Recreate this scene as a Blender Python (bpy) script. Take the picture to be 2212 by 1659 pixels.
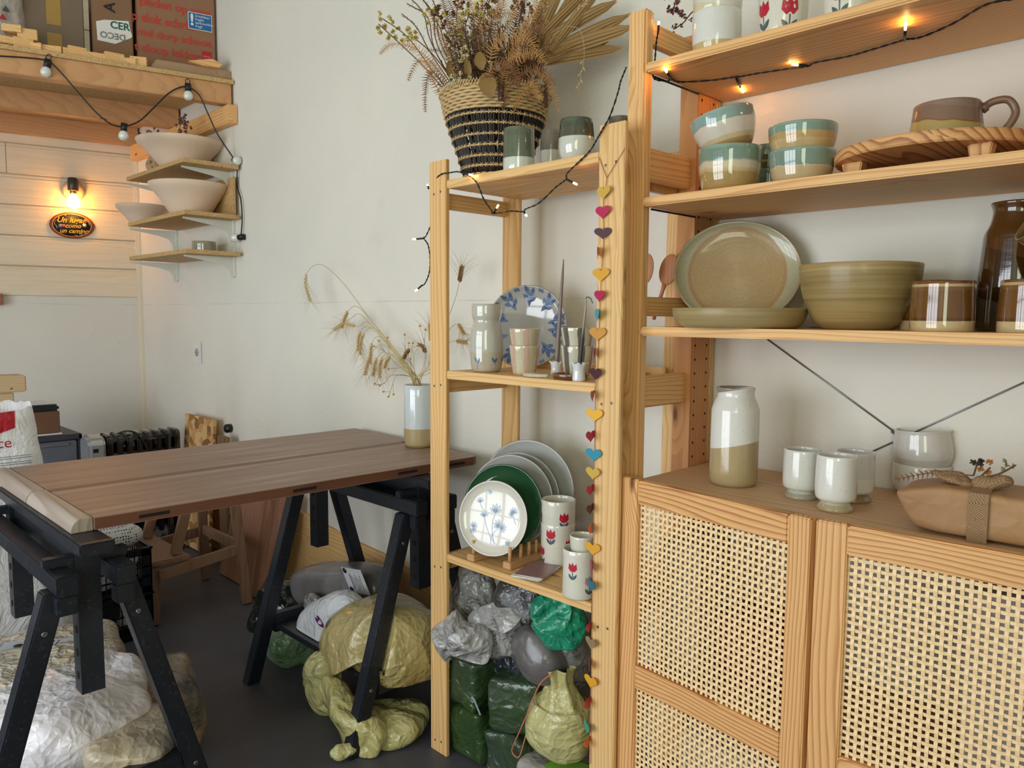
import bpy, bmesh, math, random
from mathutils import Vector, Matrix, noise, Euler
PI = math.pi
random.seed(7)
scene = bpy.context.scene
for o in list(bpy.data.objects): bpy.data.objects.remove(o)
COL = scene.collection

# ------------------------------------------------------------------ camera
YAW, PITCH, ROLL = -0.7872, -0.0879, 0.0070
CAM = Vector((0.9927, -1.6260, 1.1697)); FPX = 1660.08
_f0 = Vector((math.sin(YAW), math.cos(YAW), 0)); _r0 = Vector((math.cos(YAW), -math.sin(YAW), 0)); _u0 = Vector((0, 0, 1))
FW = _f0*math.cos(PITCH) + _u0*math.sin(PITCH)
UP0 = _u0*math.cos(PITCH) - _f0*math.sin(PITCH)
RT = _r0*math.cos(ROLL) + UP0*math.sin(ROLL)
UPV = UP0*math.cos(ROLL) - _r0*math.sin(ROLL)
cd = bpy.data.cameras.new('camera'); cam = bpy.data.objects.new('camera', cd); COL.objects.link(cam)
cd.sensor_width = 36; cd.lens = FPX/2212*36; cd.clip_start = .02
M = Matrix((RT, UPV, -FW)).transposed().to_4x4(); M.translation = CAM
cam.matrix_world = M
scene.camera = cam

# ------------------------------------------------------------------ world, daylight, exposure
scene.view_settings.view_transform = 'Standard'; scene.view_settings.look = 'None'
scene.view_settings.gamma = 1; scene.view_settings.use_curve_mapping = False
scene.view_settings.exposure = -0.08
w = bpy.data.worlds.new('world'); scene.world = w; w.use_nodes = True
nt = w.node_tree; bg = nt.nodes['Background']; bg.inputs[1].default_value = 1.0
tc = nt.nodes.new('ShaderNodeTexCoord'); sp = nt.nodes.new('ShaderNodeSeparateXYZ'); rp = nt.nodes.new('ShaderNodeValToRGB')
nt.links.new(tc.outputs['Generated'], sp.inputs[0]); nt.links.new(sp.outputs['Z'], rp.inputs[0]); nt.links.new(rp.outputs[0], bg.inputs[0])
rp.color_ramp.elements[0].position = .0; rp.color_ramp.elements[0].color = (.25, .32, .2, 1)
rp.color_ramp.elements[1].position = .35; rp.color_ramp.elements[1].color = (.85, .95, 1.15, 1)
def area(name, loc, rot, sx, sy, power, col):
    l = bpy.data.lights.new(name, 'AREA'); l.shape = 'RECTANGLE'; l.size = sx; l.size_y = sy; l.energy = power; l.color = col
    o = bpy.data.objects.new(name, l); COL.objects.link(o); o.location = loc; o.rotation_euler = rot; return o
# daylight entering through the glazed doors behind the photographer and an unseen window in the right wall
area('daylight_glazed_doors', (-.9, -4.15, 1.08), (PI/2, 0, 0), 2.9, 1.9, 122, (.90, .96, 1.03))
area('daylight_side_window', (1.95, -3.2, 1.6), (0, PI/2, 0), 1.5, 1.5, 40, (.90, 1.0, .76))  # lamp on the unseen right side, tinted green to shift the wall tone

# ------------------------------------------------------------------ helpers
def ray(px, py):
    X = (px-1106)/FPX; Y = -(py-829.5)/FPX
    return FW + RT*X + UPV*Y
def AZ(px, py, z): d = ray(px, py); return CAM + d*((z-CAM.z)/d.z)
def AY(px, py, y): d = ray(px, py); return CAM + d*((y-CAM.y)/d.y)
def AX(px, py, x): d = ray(px, py); return CAM + d*((x-CAM.x)/d.x)
XC, WA = -3.6709, -.2375
LD = Vector((math.sin(WA), -math.cos(WA), 0)); LN = Vector((math.cos(WA), math.sin(WA), 0))
def AW(px, py, off=0):
    P0 = Vector((XC, 0, 0)) + LN*off; d = ray(px, py)
    return CAM + d*(((P0-CAM).dot(LN))/d.dot(LN))
def MPP(P): return (Vector(P)-CAM).dot(FW)/FPX
VH = Vector((_f0.x, _f0.y, 0))

def tag(o, label=None, cat=None, group=None, kind=None):
    if label: o['label'] = label
    if cat: o['category'] = cat
    if group: o['group'] = group
    if kind: o['kind'] = kind
    return o
ORG = {}
def thing(name, label, cat, loc=(0, 0, 0), group=None, rot=None):
    o = bpy.data.objects.new(name, None); COL.objects.link(o); o.location = loc; o.empty_display_size = .05
    if rot: o.rotation_euler = rot
    ORG[o.name] = Vector(loc); tag(o, label, cat, group); return o
class MB:
    def __init__(s): s.v = []; s.f = []; s.m = []; s.sm = []; s.T = Matrix.Identity(4)
    def add(s, vs, fs, mi=0, sm=False):
        n = len(s.v); s.v += [s.T @ Vector(p) for p in vs]
        for f in fs: s.f.append([n+i for i in f]); s.m.append(mi); s.sm.append(sm)
        return s
    def box(s, x0, x1, y0, y1, z0, z1, mi=0):
        vs = [(x, y, z) for z in (z0, z1) for y in (y0, y1) for x in (x0, x1)]
        return s.add(vs, [(0, 2, 3, 1), (4, 5, 7, 6), (0, 1, 5, 4), (2, 6, 7, 3), (0, 4, 6, 2), (1, 3, 7, 5)], mi)
    def cbox(s, c, sz, R=None, mi=0, b=0.0):
        """centred box, optional rotation and chamfered long edges"""
        R = R or Matrix.Identity(3); c = Vector(c); hx, hy, hz = sz[0]/2, sz[1]/2, sz[2]/2
        if b <= 0:
            vs = [c + R @ Vector((x, y, z)) for z in (-hz, hz) for y in (-hy, hy) for x in (-hx, hx)]
            return s.add(vs, [(0, 2, 3, 1), (4, 5, 7, 6), (0, 1, 5, 4), (2, 6, 7, 3), (0, 4, 6, 2), (1, 3, 7, 5)], mi)
        bm = bmesh.new(); bmesh.ops.create_cube(bm, size=1)
        for q in bm.verts: q.co = Vector((q.co.x*sz[0], q.co.y*sz[1], q.co.z*sz[2]))
        bmesh.ops.bevel(bm, geom=bm.edges[:], offset=b, segments=2, affect='EDGES', profile=.6)
        vs = [c + R @ q.co for q in bm.verts]; fs = [[q.index for q in f.verts] for f in bm.faces]; bm.free()
        return s.add(vs, fs, mi, False)
    def bar(s, p0, p1, w, d, up=(0, 0, 1), mi=0, b=0.0):
        """beam from p0 to p1, w across, d along `up`"""
        p0 = Vector(p0); p1 = Vector(p1); ax = (p1-p0); L = ax.length; ax.normalize()
        up = Vector(up); sd = ax.cross(up)
        if sd.length < 1e-5: up = Vector((0, 1, 0)); sd = ax.cross(up)
        sd.normalize(); up = sd.cross(ax)
        R = Matrix((ax, sd, up)).transposed()
        return s.cbox((p0+p1)/2, (L, w, d), R, mi, b)
    def tube(s, pts, r, n=8, mi=0, cap=True):
        pts = [Vector(p) for p in pts]; k = len(pts); rs = r if isinstance(r, (list, tuple)) else [r]*k
        vs = []; prev = None
        for i, p in enumerate(pts):
            t = (pts[min(i+1, k-1)] - pts[max(i-1, 0)])
            if t.length < 1e-9: t = Vector((0, 0, 1))
            t.normalize()
            if prev is None:
                a = Vector((0, 0, 1)) if abs(t.z) < .9 else Vector((1, 0, 0)); u = t.cross(a).normalized()
            else:
                u = prev - t*prev.dot(t)
                u = u.normalized() if u.length > 1e-6 else t.orthogonal().normalized()
            prev = u; w_ = t.cross(u)
            for j in range(n):
                a = 2*PI*j/n; vs.append(p + (u*math.cos(a) + w_*math.sin(a))*rs[i])
        fs = [(i*n+j, i*n+(j+1) % n, (i+1)*n+(j+1) % n, (i+1)*n+j) for i in range(k-1) for j in range(n)]
        if cap: fs += [tuple(reversed(range(n))), tuple(range((k-1)*n, k*n))]
        return s.add(vs, fs, mi, True)
    def lathe(s, prof, n=48, c=(0, 0, 0), R=None, mi=0, wob=0, seed=0, mi_of=None):
        """profile [(r,z)...]; r==0 ends are closed to a point"""
        c = Vector(c); R = R or Matrix.Identity(3); vs = []; idx = []
        for (r, z) in prof:
            if r < 1e-6: idx.append([len(vs)]); vs.append(c + R @ Vector((0, 0, z)))
            else:
                row = []
                for j in range(n):
                    a = 2*PI*j/n; rr = r
                    if wob: rr *= 1 + wob*noise.noise(Vector((math.cos(a)*1.3+seed, math.sin(a)*1.3, z*9)))
                    row.append(len(vs)); vs.append(c + R @ Vector((rr*math.cos(a), rr*math.sin(a), z)))
                idx.append(row)
        fs = []
        for a, b in zip(idx, idx[1:]):
            if len(a) == 1 and len(b) == 1: continue
            for j in range(n):
                k = (j+1) % n
                if len(a) == 1: fs.append((a[0], b[k], b[j]))
                elif len(b) == 1: fs.append((a[j], a[k], b[0]))
                else: fs.append((a[j], a[k], b[k], b[j]))
        return s.add(vs, fs, mi, True)
    def sphere(s, c, r, sc=(1, 1, 1), n=12, mi=0, R=None):
        prof = [(r*math.sin(PI*i/n), -r*math.cos(PI*i/n)) for i in range(n+1)]
        prof[0] = (0, -r); prof[-1] = (0, r); c = Vector(c); R = R or Matrix.Identity(3)
        S = Matrix.Diagonal(sc); return s.lathe(prof, max(8, n+2), c, R @ S, mi)
    def prism(s, poly, h, O=(0, 0, 0), U=(1, 0, 0), V=(0, 0, 1), mi=0, ms=None):
        """extrude a 2D outline (u,v) by h along U x V"""
        O = Vector(O); U = Vector(U); V = Vector(V); N = U.cross(V).normalized(); n = len(poly)
        vs = [O+U*a+V*b for a, b in poly] + [O+U*a+V*b+N*h for a, b in poly]
        s.add(vs, [tuple(reversed(range(n))), tuple(range(n, 2*n))], mi)
        return s.add(vs, [(i, (i+1) % n, (i+1) % n+n, i+n) for i in range(n)], mi if ms is None else ms)
    def build(s, name, mats, parent=None, origin=None, smooth=None, bevel=0, subd=0, fix=True):
        me = bpy.data.meshes.new(name)
        off = Vector((0, 0, 0))
        if parent is not None: off = ORG[parent.name]
        elif origin is not None: off = Vector(origin)
        me.from_pydata([tuple(p-off) for p in s.v], [], s.f)
        if not isinstance(mats, (list, tuple)): mats = [mats]
        for m in mats: me.materials.append(m)
        me.polygons.foreach_set('material_index', s.m)
        me.polygons.foreach_set('use_smooth', s.sm if smooth is None else [smooth]*len(s.f))
        if bevel or fix:
            bm = bmesh.new(); bm.from_mesh(me)
            if bevel:
                bmesh.ops.remove_doubles(bm, verts=bm.verts, dist=1e-6)
                bmesh.ops.bevel(bm, geom=[e for e in bm.edges if len(e.link_faces) == 2 and e.calc_face_angle(0) > .5], offset=bevel, segments=2, affect='EDGES', clamp_overlap=True)
            bmesh.ops.recalc_face_normals(bm, faces=bm.faces); bm.to_mesh(me); bm.free()
        me.update()
        o = bpy.data.objects.new(name, me); COL.objects.link(o)
        if parent is not None: o.parent = parent; ORG[o.name] = off
        elif origin is not None: o.location = off; ORG[o.name] = off
        else: ORG[o.name] = Vector((0, 0, 0))
        if subd:
            md = o.modifiers.new('smooth', 'SUBSURF'); md.levels = subd; md.render_levels = subd
        return o
def struct(o): o['kind'] = 'structure'; return o
def spline(pts, n=10):
    """catmull-rom through pts"""
    P = [Vector(p) for p in pts]; P = [P[0]*2-P[1]] + P + [P[-1]*2-P[-2]]; out = []
    for i in range(1, len(P)-2):
        for k in range(n):
            t = k/n; a, b, c, d = P[i-1], P[i], P[i+1], P[i+2]
            out.append(.5*((2*b) + (c-a)*t + (2*a-5*b+4*c-d)*t*t + (3*b-a-3*c+d)*t*t*t))
    out.append(P[-2]); return out
def nvec(p):
    p = Vector(p); f = noise.noise
    return Vector((f(p), f(p+Vector((17.3, 5.1, 9.7))), f(p+Vector((3.9, 23.7, 31.1)))))
def rotz(a): return Matrix.Rotation(a, 3, 'Z')

# ------------------------------------------------------------------ materials
def lin(c):
    f = lambda u: (u/255/12.92) if u/255 <= .04045 else ((u/255+.055)/1.055)**2.4
    return (f(c[0]), f(c[1]), f(c[2]), 1)
class N:
    def __init__(s, name):
        s.mat = bpy.data.materials.new(name); s.mat.use_nodes = True; s.nt = s.mat.node_tree
        s.b = s.nt.nodes['Principled BSDF']; s.tc = s.n('TexCoord'); s.oi = None
    def n(s, t, **k):
        x = s.nt.nodes.new('ShaderNode'+t)
        for a, b in k.items(): setattr(x, a, b)
        return x
    def l(s, a, b): s.nt.links.new(a, b)
    def val(s, inp, v):
        if hasattr(v, 'links') or isinstance(v, bpy.types.NodeSocket): s.l(v, inp)
        else: inp.default_value = v
    def math(s, op, a, b=0.0, c=0.0):
        x = s.n('Math', operation=op); s.val(x.inputs[0], a); s.val(x.inputs[1], b); s.val(x.inputs[2], c); return x.outputs[0]
    def vmath(s, op, a, b=(0, 0, 0)):
        x = s.n('VectorMath', operation=op); s.val(x.inputs[0], a); s.val(x.inputs[1], b); return x.outputs[0]
    def mapped(s, scale=(1, 1, 1), rnd=True, coord='Object'):
        o = s.tc.outputs[coord]
        if rnd:
            oi = s.n('ObjectInfo'); r = s.math('MULTIPLY', oi.outputs['Random'], 37.0)
            o = s.vmath('ADD', o, r)
        return s.vmath('MULTIPLY', o, scale)
    def noise(s, vec, scale, detail=3, rough=.5, dist=0):
        x = s.n('TexNoise'); s.val(x.inputs['Vector'], vec); x.inputs['Scale'].default_value = scale
        x.inputs['Detail'].default_value = detail; x.inputs['Roughness'].default_value = rough; x.inputs['Distortion'].default_value = dist
        return x.outputs[0]
    def ramp(s, fac, stops, interp='LINEAR'):
        x = s.n('ValToRGB'); s.val(x.inputs[0], fac); e = x.color_ramp.elements; x.color_ramp.interpolation = interp
        while len(e) > len(stops): e.remove(e[-1])
        while len(e) < len(stops): e.new(1)
        for q, (p, c) in zip(e, stops): q.position = p; q.color = c
        return x.outputs[0]
    def mix(s, fac, a, b, mode='MIX'):
        x = s.n('Mix', data_type='RGBA', blend_type=mode); s.val(x.inputs[0], fac); s.val(x.inputs[6], a); s.val(x.inputs[7], b); return x.outputs[2]
    def bump(s, h, strength=.2, dist=.002):
        x = s.n('Bump'); s.val(x.inputs['Height'], h); x.inputs['Strength'].default_value = strength; x.inputs['Distance'].default_value = dist
        s.l(x.outputs[0], s.b.inputs['Normal']); return x
    def set(s, **k):
        for a, b in k.items(): s.val(s.b.inputs[a.replace('_', ' ')], b)
        return s
def g(v): return (v, v, v, 1)
_cache = {}
def plain(name, c, rough=.6, metal=0, spec=.5, coat=0):
    if name in _cache: return _cache[name]
    m = N(name); nz = m.noise(m.mapped(), 18, 3); col = m.mix(m.math('MULTIPLY', nz, .25), lin(c), lin([x*.82 for x in c]))
    m.set(Base_Color=col, Roughness=rough, Metallic=metal, Coat_Weight=coat); m.b.inputs['Specular IOR Level'].default_value = spec
    _cache[name] = m.mat; return m.mat
def wood(name, light, dark, axis=0, ring=.011, rough=.55, knots=.5, contrast=1.0, bumpy=.15, knotcol=(112, 58, 30), coat=0.0, worn=None):
    key = name + 'xyz'[axis]
    if key in _cache: return _cache[key]
    m = N(key); co = m.mapped((1, 1, 1))
    sc = [1, 1, 1]; sc[axis] = .13; st = m.vmath('MULTIPLY', co, tuple(sc))
    w1 = m.noise(st, 7, 2); w2 = m.noise(st, 30, 2)
    # growth rings around a pith lying outside the board
    z = [1, 1, 1]; z[axis] = 0
    rr = m.vmath('MULTIPLY', m.vmath('ADD', m.tc.outputs['Object'], (.09, .06, .13)), tuple(z))
    ln_ = m.n('VectorMath', operation='LENGTH'); m.l(rr, ln_.inputs[0])
    # knots
    ks = [13, 13, 13]; ks[axis] = 4.6
    vor = m.n('TexVoronoi'); m.val(vor.inputs['Vector'], m.vmath('MULTIPLY', co, tuple(ks))); vor.inputs['Scale'].default_value = 1; vor.inputs['Randomness'].default_value = .9
    kd = vor.outputs['Distance']; sepc = m.n('SeparateColor'); m.l(vor.outputs['Color'], sepc.inputs[0])
    on = m.math('LESS_THAN', sepc.outputs[0], knots)
    km = m.math('MULTIPLY', on, m.ramp(kd, [(.05, g(1)), (.13, g(0))]))
    kw = m.math('MULTIPLY', on, m.ramp(kd, [(.0, g(1)), (.45, g(0))]))
    r = m.math('ADD', ln_.outputs['Value'], m.math('MULTIPLY', w1, .10)); r = m.math('ADD', r, m.math('MULTIPLY', kw, .028)); r = m.math('ADD', r, m.math('MULTIPLY', w2, .006))
    s_ = m.math('FRACT', m.math('DIVIDE', r, ring))
    line = m.ramp(s_, [(0, g(0)), (.55, g(.25)), (.86, g(1)), (.97, g(.7)), (1, g(0))])
    fine = m.noise(m.vmath('MULTIPLY', co, tuple([260 if i != axis else 9 for i in range(3)])), 1, 2)
    fac = m.math('MULTIPLY', line, contrast); fac = m.math('ADD', fac, m.math('MULTIPLY', m.math('SUBTRACT', fine, .5), .35))
    tone = m.noise(st, 3.2, 2); fac = m.math('ADD', fac, m.math('MULTIPLY', m.math('SUBTRACT', tone, .5), .5))
    fac.node.use_clamp = True
    col = m.mix(fac, lin(light), lin(dark)); col = m.mix(km, col, lin(knotcol))
    if worn:
        ws = [26, 26, 26]; ws[axis] = 2.2; n5 = m.noise(m.vmath('MULTIPLY', co, tuple(ws)), 1, 4, .6, .6); col = m.mix(m.ramp(n5, [(.50, g(0)), (.72, g(.75))]), col, lin(worn))
        n6 = m.noise(co, 70, 2); col = m.mix(m.ramp(n6, [(.74, g(0)), (.78, g(.7))]), col, lin((214, 206, 196)))
    m.set(Base_Color=col, Roughness=rough, Coat_Weight=coat, Coat_Roughness=.35); m.bump(fac, bumpy, .001)
    _cache[key] = m.mat; return m.mat
def glaze(name, stops, H, rough=.12, wav=.02, speck=.0, slope=(0, 0), coat=.6, drip=9, soft=.004, streak=0.0, metal=0):
    """stops = [(height fraction, rgb), ...] from the foot up, hard bands with a wavering edge"""
    m = N(name); sx = m.n('SeparateXYZ'); m.l(m.tc.outputs['Object'], sx.inputs[0])
    z = m.math('DIVIDE', sx.outputs['Z'], H)
    if slope != (0, 0): z = m.math('ADD', z, m.math('ADD', m.math('MULTIPLY', sx.outputs['X'], slope[0]), m.math('MULTIPLY', sx.outputs['Y'], slope[1])))
    nz = m.noise(m.vmath('MULTIPLY', m.tc.outputs['Object'], (1, 1, .35)), drip, 2)
    z = m.math('ADD', z, m.math('MULTIPLY', m.math('SUBTRACT', nz, .5), wav*2))
    st = []
    for i, (p, c) in enumerate(stops):
        if i: st.append((min(.999, max(0, p-soft)), lin(stops[i-1][1])))
        st.append((max(0, p), lin(c)))
    col = m.ramp(z, st)
    n2 = m.noise(m.mapped((1, 1, 1)), 16, 4); col = m.mix(m.math('MULTIPLY', n2, .28), col, m.mix(1.0, col, (.72, .68, .62, 1), 'MULTIPLY'))
    if streak:
        n3 = m.noise(m.mapped((3, 3, 160)), 1, 2); col = m.mix(m.math('MULTIPLY', m.ramp(n3, [(.4, g(0)), (.7, g(1))]), streak), col, m.mix(1.0, col, (.7, .62, .5, 1), 'MULTIPLY'))
    if speck:
        n4 = m.noise(m.mapped(), 330, 1); col = m.mix(m.math('MULTIPLY', m.ramp(n4, [(.70, g(0)), (.76, g(1))]), speck), col, lin((95, 75, 55)))
    m.set(Base_Color=col, Roughness=rough, Coat_Weight=coat, Coat_Roughness=.05, Metallic=metal)
    m.bump(m.noise(m.mapped((1, 1, 6)), 22, 3), .08, .002); return m.mat
def plastic(name, c, c2=None, rough=.22, scale=14, bump=.5, alpha=1.0, coat=.4, trans=0.0, streaks=0.3, hi=None):
    """thin crumpled film or paper: creases come from geometry and bump only"""
    if name in _cache: return _cache[name]
    m = N(name); co = m.mapped(); wn = m.n('TexNoise'); m.val(wn.inputs['Vector'], co); wn.inputs['Scale'].default_value = scale*.6; wn.inputs['Detail'].default_value = 2
    wc = m.vmath('ADD', co, m.vmath('MULTIPLY', wn.outputs['Color'], (.9/scale,)*3)); hs = []
    for k, (f, a) in enumerate(((1.0, 1.0), (2.3, .5), (5.5, .22))):
        v = m.n('TexVoronoi', feature='DISTANCE_TO_EDGE'); m.val(v.inputs['Vector'], m.vmath('ADD', m.vmath('MULTIPLY', wc, ((1, 1, .6), (1, .7, 1), (.8, 1, 1))[k]), (k*3.1, 0, k))); v.inputs['Scale'].default_value = scale*f
        hs.append(m.math('MULTIPLY', m.math('MINIMUM', v.outputs['Distance'], .35), -a*3))
    h = m.math('ADD', m.math('ADD', hs[0], hs[1]), hs[2])
    c2 = c2 or tuple(x*.6 for x in c)
    col = m.mix(m.ramp(m.noise(co, scale*.45, 4), [(.35, g(0)), (.65, g(1))]), lin(c), lin(c2))
    m.set(Base_Color=col, Roughness=rough, Coat_Weight=coat, Coat_Roughness=.12, Alpha=alpha, Transmission_Weight=trans); m.bump(h, bump, .012)
    _cache[name] = m.mat; return m.mat
def emit(name, c, s):
    m = N(name); m.set(Base_Color=lin(c), Emission_Color=lin(c), Emission_Strength=s); return m.mat
# ------------------------------------------------------------------ structure materials
def m_plaster(name, c, c2, bmp=.35):
    m = N(name); co = m.mapped((1, 1, 1), False); n1 = m.noise(co, 1.7, 4); n2 = m.noise(co, 90, 5, .65)
    flk = m.n('TexVoronoi'); m.val(flk.inputs['Vector'], m.vmath('ADD', m.vmath('MULTIPLY', co, (1, 1, 1)), (0, 0, 0))); flk.inputs['Scale'].default_value = 60
    col = m.mix(m.ramp(n1, [(.35, g(0)), (.7, g(1))]), lin(c), lin(c2))
    st = m.noise(m.vmath('ADD', co, (5.3, 0, 1.1)), 3.1, 3); col = m.mix(m.math('MULTIPLY', m.ramp(st, [(.62, g(0)), (.78, g(1))]), .22), col, lin((198, 178, 140)))
    dots = m.noise(co, 75, 1); col = m.mix(m.ramp(dots, [(.80, g(0)), (.84, g(.6))]), col, lin((120, 105, 90)))
    sz_ = m.n('SeparateXYZ'); m.l(co, sz_.inputs[0]); ln2 = m.math('LESS_THAN', m.math('ABSOLUTE', m.math('SUBTRACT', m.math('ADD', sz_.outputs['Z'], m.math('MULTIPLY', m.noise(co, 6, 2), .006)), 1.222)), .0012)
    col = m.mix(m.math('MULTIPLY', ln2, m.ramp(m.noise(co, 4, 3), [(.4, g(0)), (.6, g(.45))])), col, lin((150, 145, 138)))
    m.set(Base_Color=col, Roughness=.62); m.bump(m.math('ADD', m.math('MULTIPLY', n2, .7), m.math('MULTIPLY', flk.outputs['Distance'], .6)), bmp, .0035); return m.mat
M_wall = m_plaster('wall_paint', (228, 223, 212), (218, 214, 205))
M_wall2 = m_plaster('side_wall_paint', (220, 214, 205), (212, 206, 198), .25)
def m_clad():
    m = N('whitewashed_boards'); co = m.mapped((1, 1, 1), False)
    gr = m.noise(m.vmath('MULTIPLY', co, (2.2, 2.2, 60)), 1.2, 4, .6, 1.0)
    col = m.mix(m.ramp(gr, [(.40, g(0)), (.75, g(1))]), lin((226, 211, 188)), lin((214, 196, 170)))
    m.set(Base_Color=col, Roughness=.5); m.bump(gr, .04, .001); return m.mat
M_clad = m_clad()
def m_floor():
    m = N('dark_floor'); co = m.mapped((1, 1, 1), False); n1 = m.noise(co, 2.3, 5); n2 = m.noise(co, 240, 2); n3 = m.noise(co, 34, 3)
    col = m.mix(m.ramp(n1, [(.3, g(0)), (.7, g(1))]), lin((72, 72, 80)), lin((90, 90, 98)))
    col = m.mix(m.math('MULTIPLY', m.ramp(n3, [(.56, g(0)), (.75, g(1))]), .2), col, lin((112, 112, 118)))
    col = m.mix(m.ramp(n2, [(.77, g(0)), (.81, g(.5))]), col, lin((170, 160, 150)))
    m.set(Base_Color=col, Roughness=.55); m.bump(n2, .1, .001); return m.mat
M_floor = m_floor()
def m_chip(name, a, b, c, scale=110, nz=1.0):
    m = N(name); co = m.mapped(); v = m.n('TexVoronoi'); m.val(v.inputs['Vector'], m.vmath('ADD', m.vmath('MULTIPLY', co, (1, 1.7, 1.3)), m.math('MULTIPLY', m.noise(co, 30, 2), nz*.05 if nz < 1 else 1.0)));
    v.inputs['Scale'].default_value = scale; s = m.n('SeparateColor'); m.l(v.outputs['Color'], s.inputs[0])
    col = m.ramp(s.outputs[0], [(0, lin(a)), (.55, lin(b)), (1, lin(c))]); m.set(Base_Color=col, Roughness=.7); m.bump(s.outputs[1], .15, .001); return m.mat
M_chip = m_chip('particle_board', (214, 182, 130), (196, 160, 106), (150, 112, 68))
M_osb = m_chip('osb', (222, 184, 128), (190, 140, 82), (120, 76, 40), 24, .004)
PINE = ((230, 188, 128), (200, 148, 86)); PINE2 = ((236, 188, 126), (204, 146, 88)); DARKP = ((204, 152, 104), (160, 106, 66))
def pine(ax): return wood('pine', *PINE, ax, ring=.012, contrast=.75, knots=.42)
def pineo(ax): return wood('pine_aged', *PINE2, ax, ring=.010, contrast=.8, knots=.4)
def beamw(ax): return wood('beam_wood', *DARKP, ax, ring=.02, contrast=.3, knots=.3)
M_white = plain('white_metal', (222, 222, 214), .35)
M_black = plain('black_plastic', (18, 18, 20), .4)
M_steel = plain('steel', (150, 152, 155), .3, 1)

# ------------------------------------------------------------------ the room
CEIL = 3.3
struct(MB().box(-6, 3.2, -4.4, .2, -.05, 0).build('floor', M_floor))
struct(MB().box(-6, 3.2, -4.4, .2, CEIL, CEIL+.05).build('ceiling', M_wall))
struct(MB().box(XC-.02, 3.2, 0, .12, 0, CEIL).build('wall_back', M_wall))
def LW(s, n, z): p = Vector((XC, 0, 0)) + LD*s + LN*n; p.z = z; return p
def lbox(mb, s0, s1, n0, n1, z0, z1, mi=0):
    vs = [LW(s, n, z) for z in (z0, z1) for n in (n0, n1) for s in (s0, s1)]
    return mb.add(vs, [(0, 2, 3, 1), (4, 5, 7, 6), (0, 1, 5, 4), (2, 6, 7, 3), (0, 4, 6, 2), (1, 3, 7, 5)], mi)
WS0, WS1, WZ0, WZ1 = .70, 1.75, 1.24, 1.98
mb = MB(); lbox(mb, -.03, WS0, -.12, 0, 0, CEIL); lbox(mb, WS1, 4.6, -.12, 0, 0, CEIL); lbox(mb, WS0, WS1, -.12, 0, 0, WZ0); lbox(mb, WS0, WS1, -.12, 0, WZ1, CEIL)
struct(mb.build('wall_left', M_wall2))
# whitewashed tongue and groove cladding above the plaster
mb = MB(); z = 1.261; ph = .1602
rows = [[.0, 4.5]]*10
splits = {4: [.62], 5: [.66], 7: [.35]}
for i in range(10):
    z0, z1 = z+i*ph, min(z+(i+1)*ph, CEIL)
    cuts = [0.0] + splits.get(i, []) + [4.5]
    for a, b in zip(cuts, cuts[1:]):
        segs = [(a, b)]
        if z1 > WZ0 and z0 < WZ1-.02: segs = [(a, min(b, WS0))] if a < WS0 else []; segs += [(max(a, WS1), b)] if b > WS1 else []
        for c, d in segs:
            if d-c < .01: continue
            prof = [(0, z0+.001), (.009, z0+.001), (.014, z0+.004), (.014, z1-.022), (.0105, z1-.017), (.0125, z1-.012), (.0105, z1-.005), (.004, z1-.001), (0, z1-.001)]
            vs = [LW(s, n+.0, zz) for s in (c+.0012, d-.0012) for n, zz in prof]; k = len(prof)
            mb.add(vs, [tuple(range(k)), tuple(reversed(range(k, 2*k)))] + [(q, (q+1) % k, (q+1) % k+k, q+k) for q in range(k)])
struct(mb.build('trim_2', M_clad))
# corner moulding between the two walls
mb = MB(); lbox(mb, .0, .022, .0, .028, 0, 2.9); mb.box(XC+.002, XC+.03, -.012, 0, 0, 2.9)
struct(mb.build('trim_1', plain('corner_paint', (228, 216, 196), .5)))
# window in the left wall with a pine frame
mb = MB(); fr = .045
lbox(mb, WS0-.0, WS0+fr, -.1, .03, WZ0, WZ1); lbox(mb, WS1-fr, WS1, -.1, .03, WZ0, WZ1); lbox(mb, WS0, WS1, -.1, .03, WZ1-fr, WZ1); lbox(mb, WS0-.03, WS1+.03, -.1, .055, WZ0-.03, WZ0+.03)
mb.build('window_frame', wood('window_wood', (172, 96, 62), (128, 66, 40), 1, contrast=.5), None)
wf = bpy.data.objects['window_frame']
m = N('window_glass'); m.set(Base_Color=(1, 1, 1, 1), Roughness=.0, Transmission_Weight=1.0, IOR=1.05); M_glass = m.mat
mb = MB(); lbox(mb, WS0+fr, WS1-fr, -.052, -.048, WZ0+.03, WZ1-fr); w1 = struct(mb.build('window_1', M_glass)); wf.parent = w1; wf['label'] = 'reddish brown wooden window frame'
# right wall with a window, wall behind the photographer with glazed doors
mb = MB(); mb.box(2.2, 2.3, -4.4, .1, 0, .85); mb.box(2.2, 2.3, -4.4, .1, 2.35, CEIL); mb.box(2.2, 2.3, -4.4, -3.95, .85, 2.35); mb.box(2.2, 2.3, -2.45, .1, .85, 2.35)
struct(mb.build('wall_right', M_wall))
mb = MB(); mb.box(2.205, 2.21, -3.95, -2.45, .85, 2.35); struct(mb.build('window_2', M_glass))
mb = MB(); mb.box(-6, -2.4, -4.4, -4.3, 0, CEIL); mb.box(.6, 2.3, -4.4, -4.3, 0, CEIL); mb.box(-2.4, .6, -4.4, -4.3, 2.4, CEIL); mb.box(-2.4, .6, -4.4, -4.3, 0, .1)
struct(mb.build('wall_front', M_wall))
mb = MB()
for x in (-2.4, -1.65, -.93, -.87, -.15, .55): mb.box(x, x+.055, -4.12, -4.06, .1, 2.4)
for z in (.1, .9, 1.65, 2.35): mb.box(-2.4, .6, -4.12, -4.07, z, z+.045)
struct(mb.build('door_1', plain('door_frame', (90, 62, 40), .5)))
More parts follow.
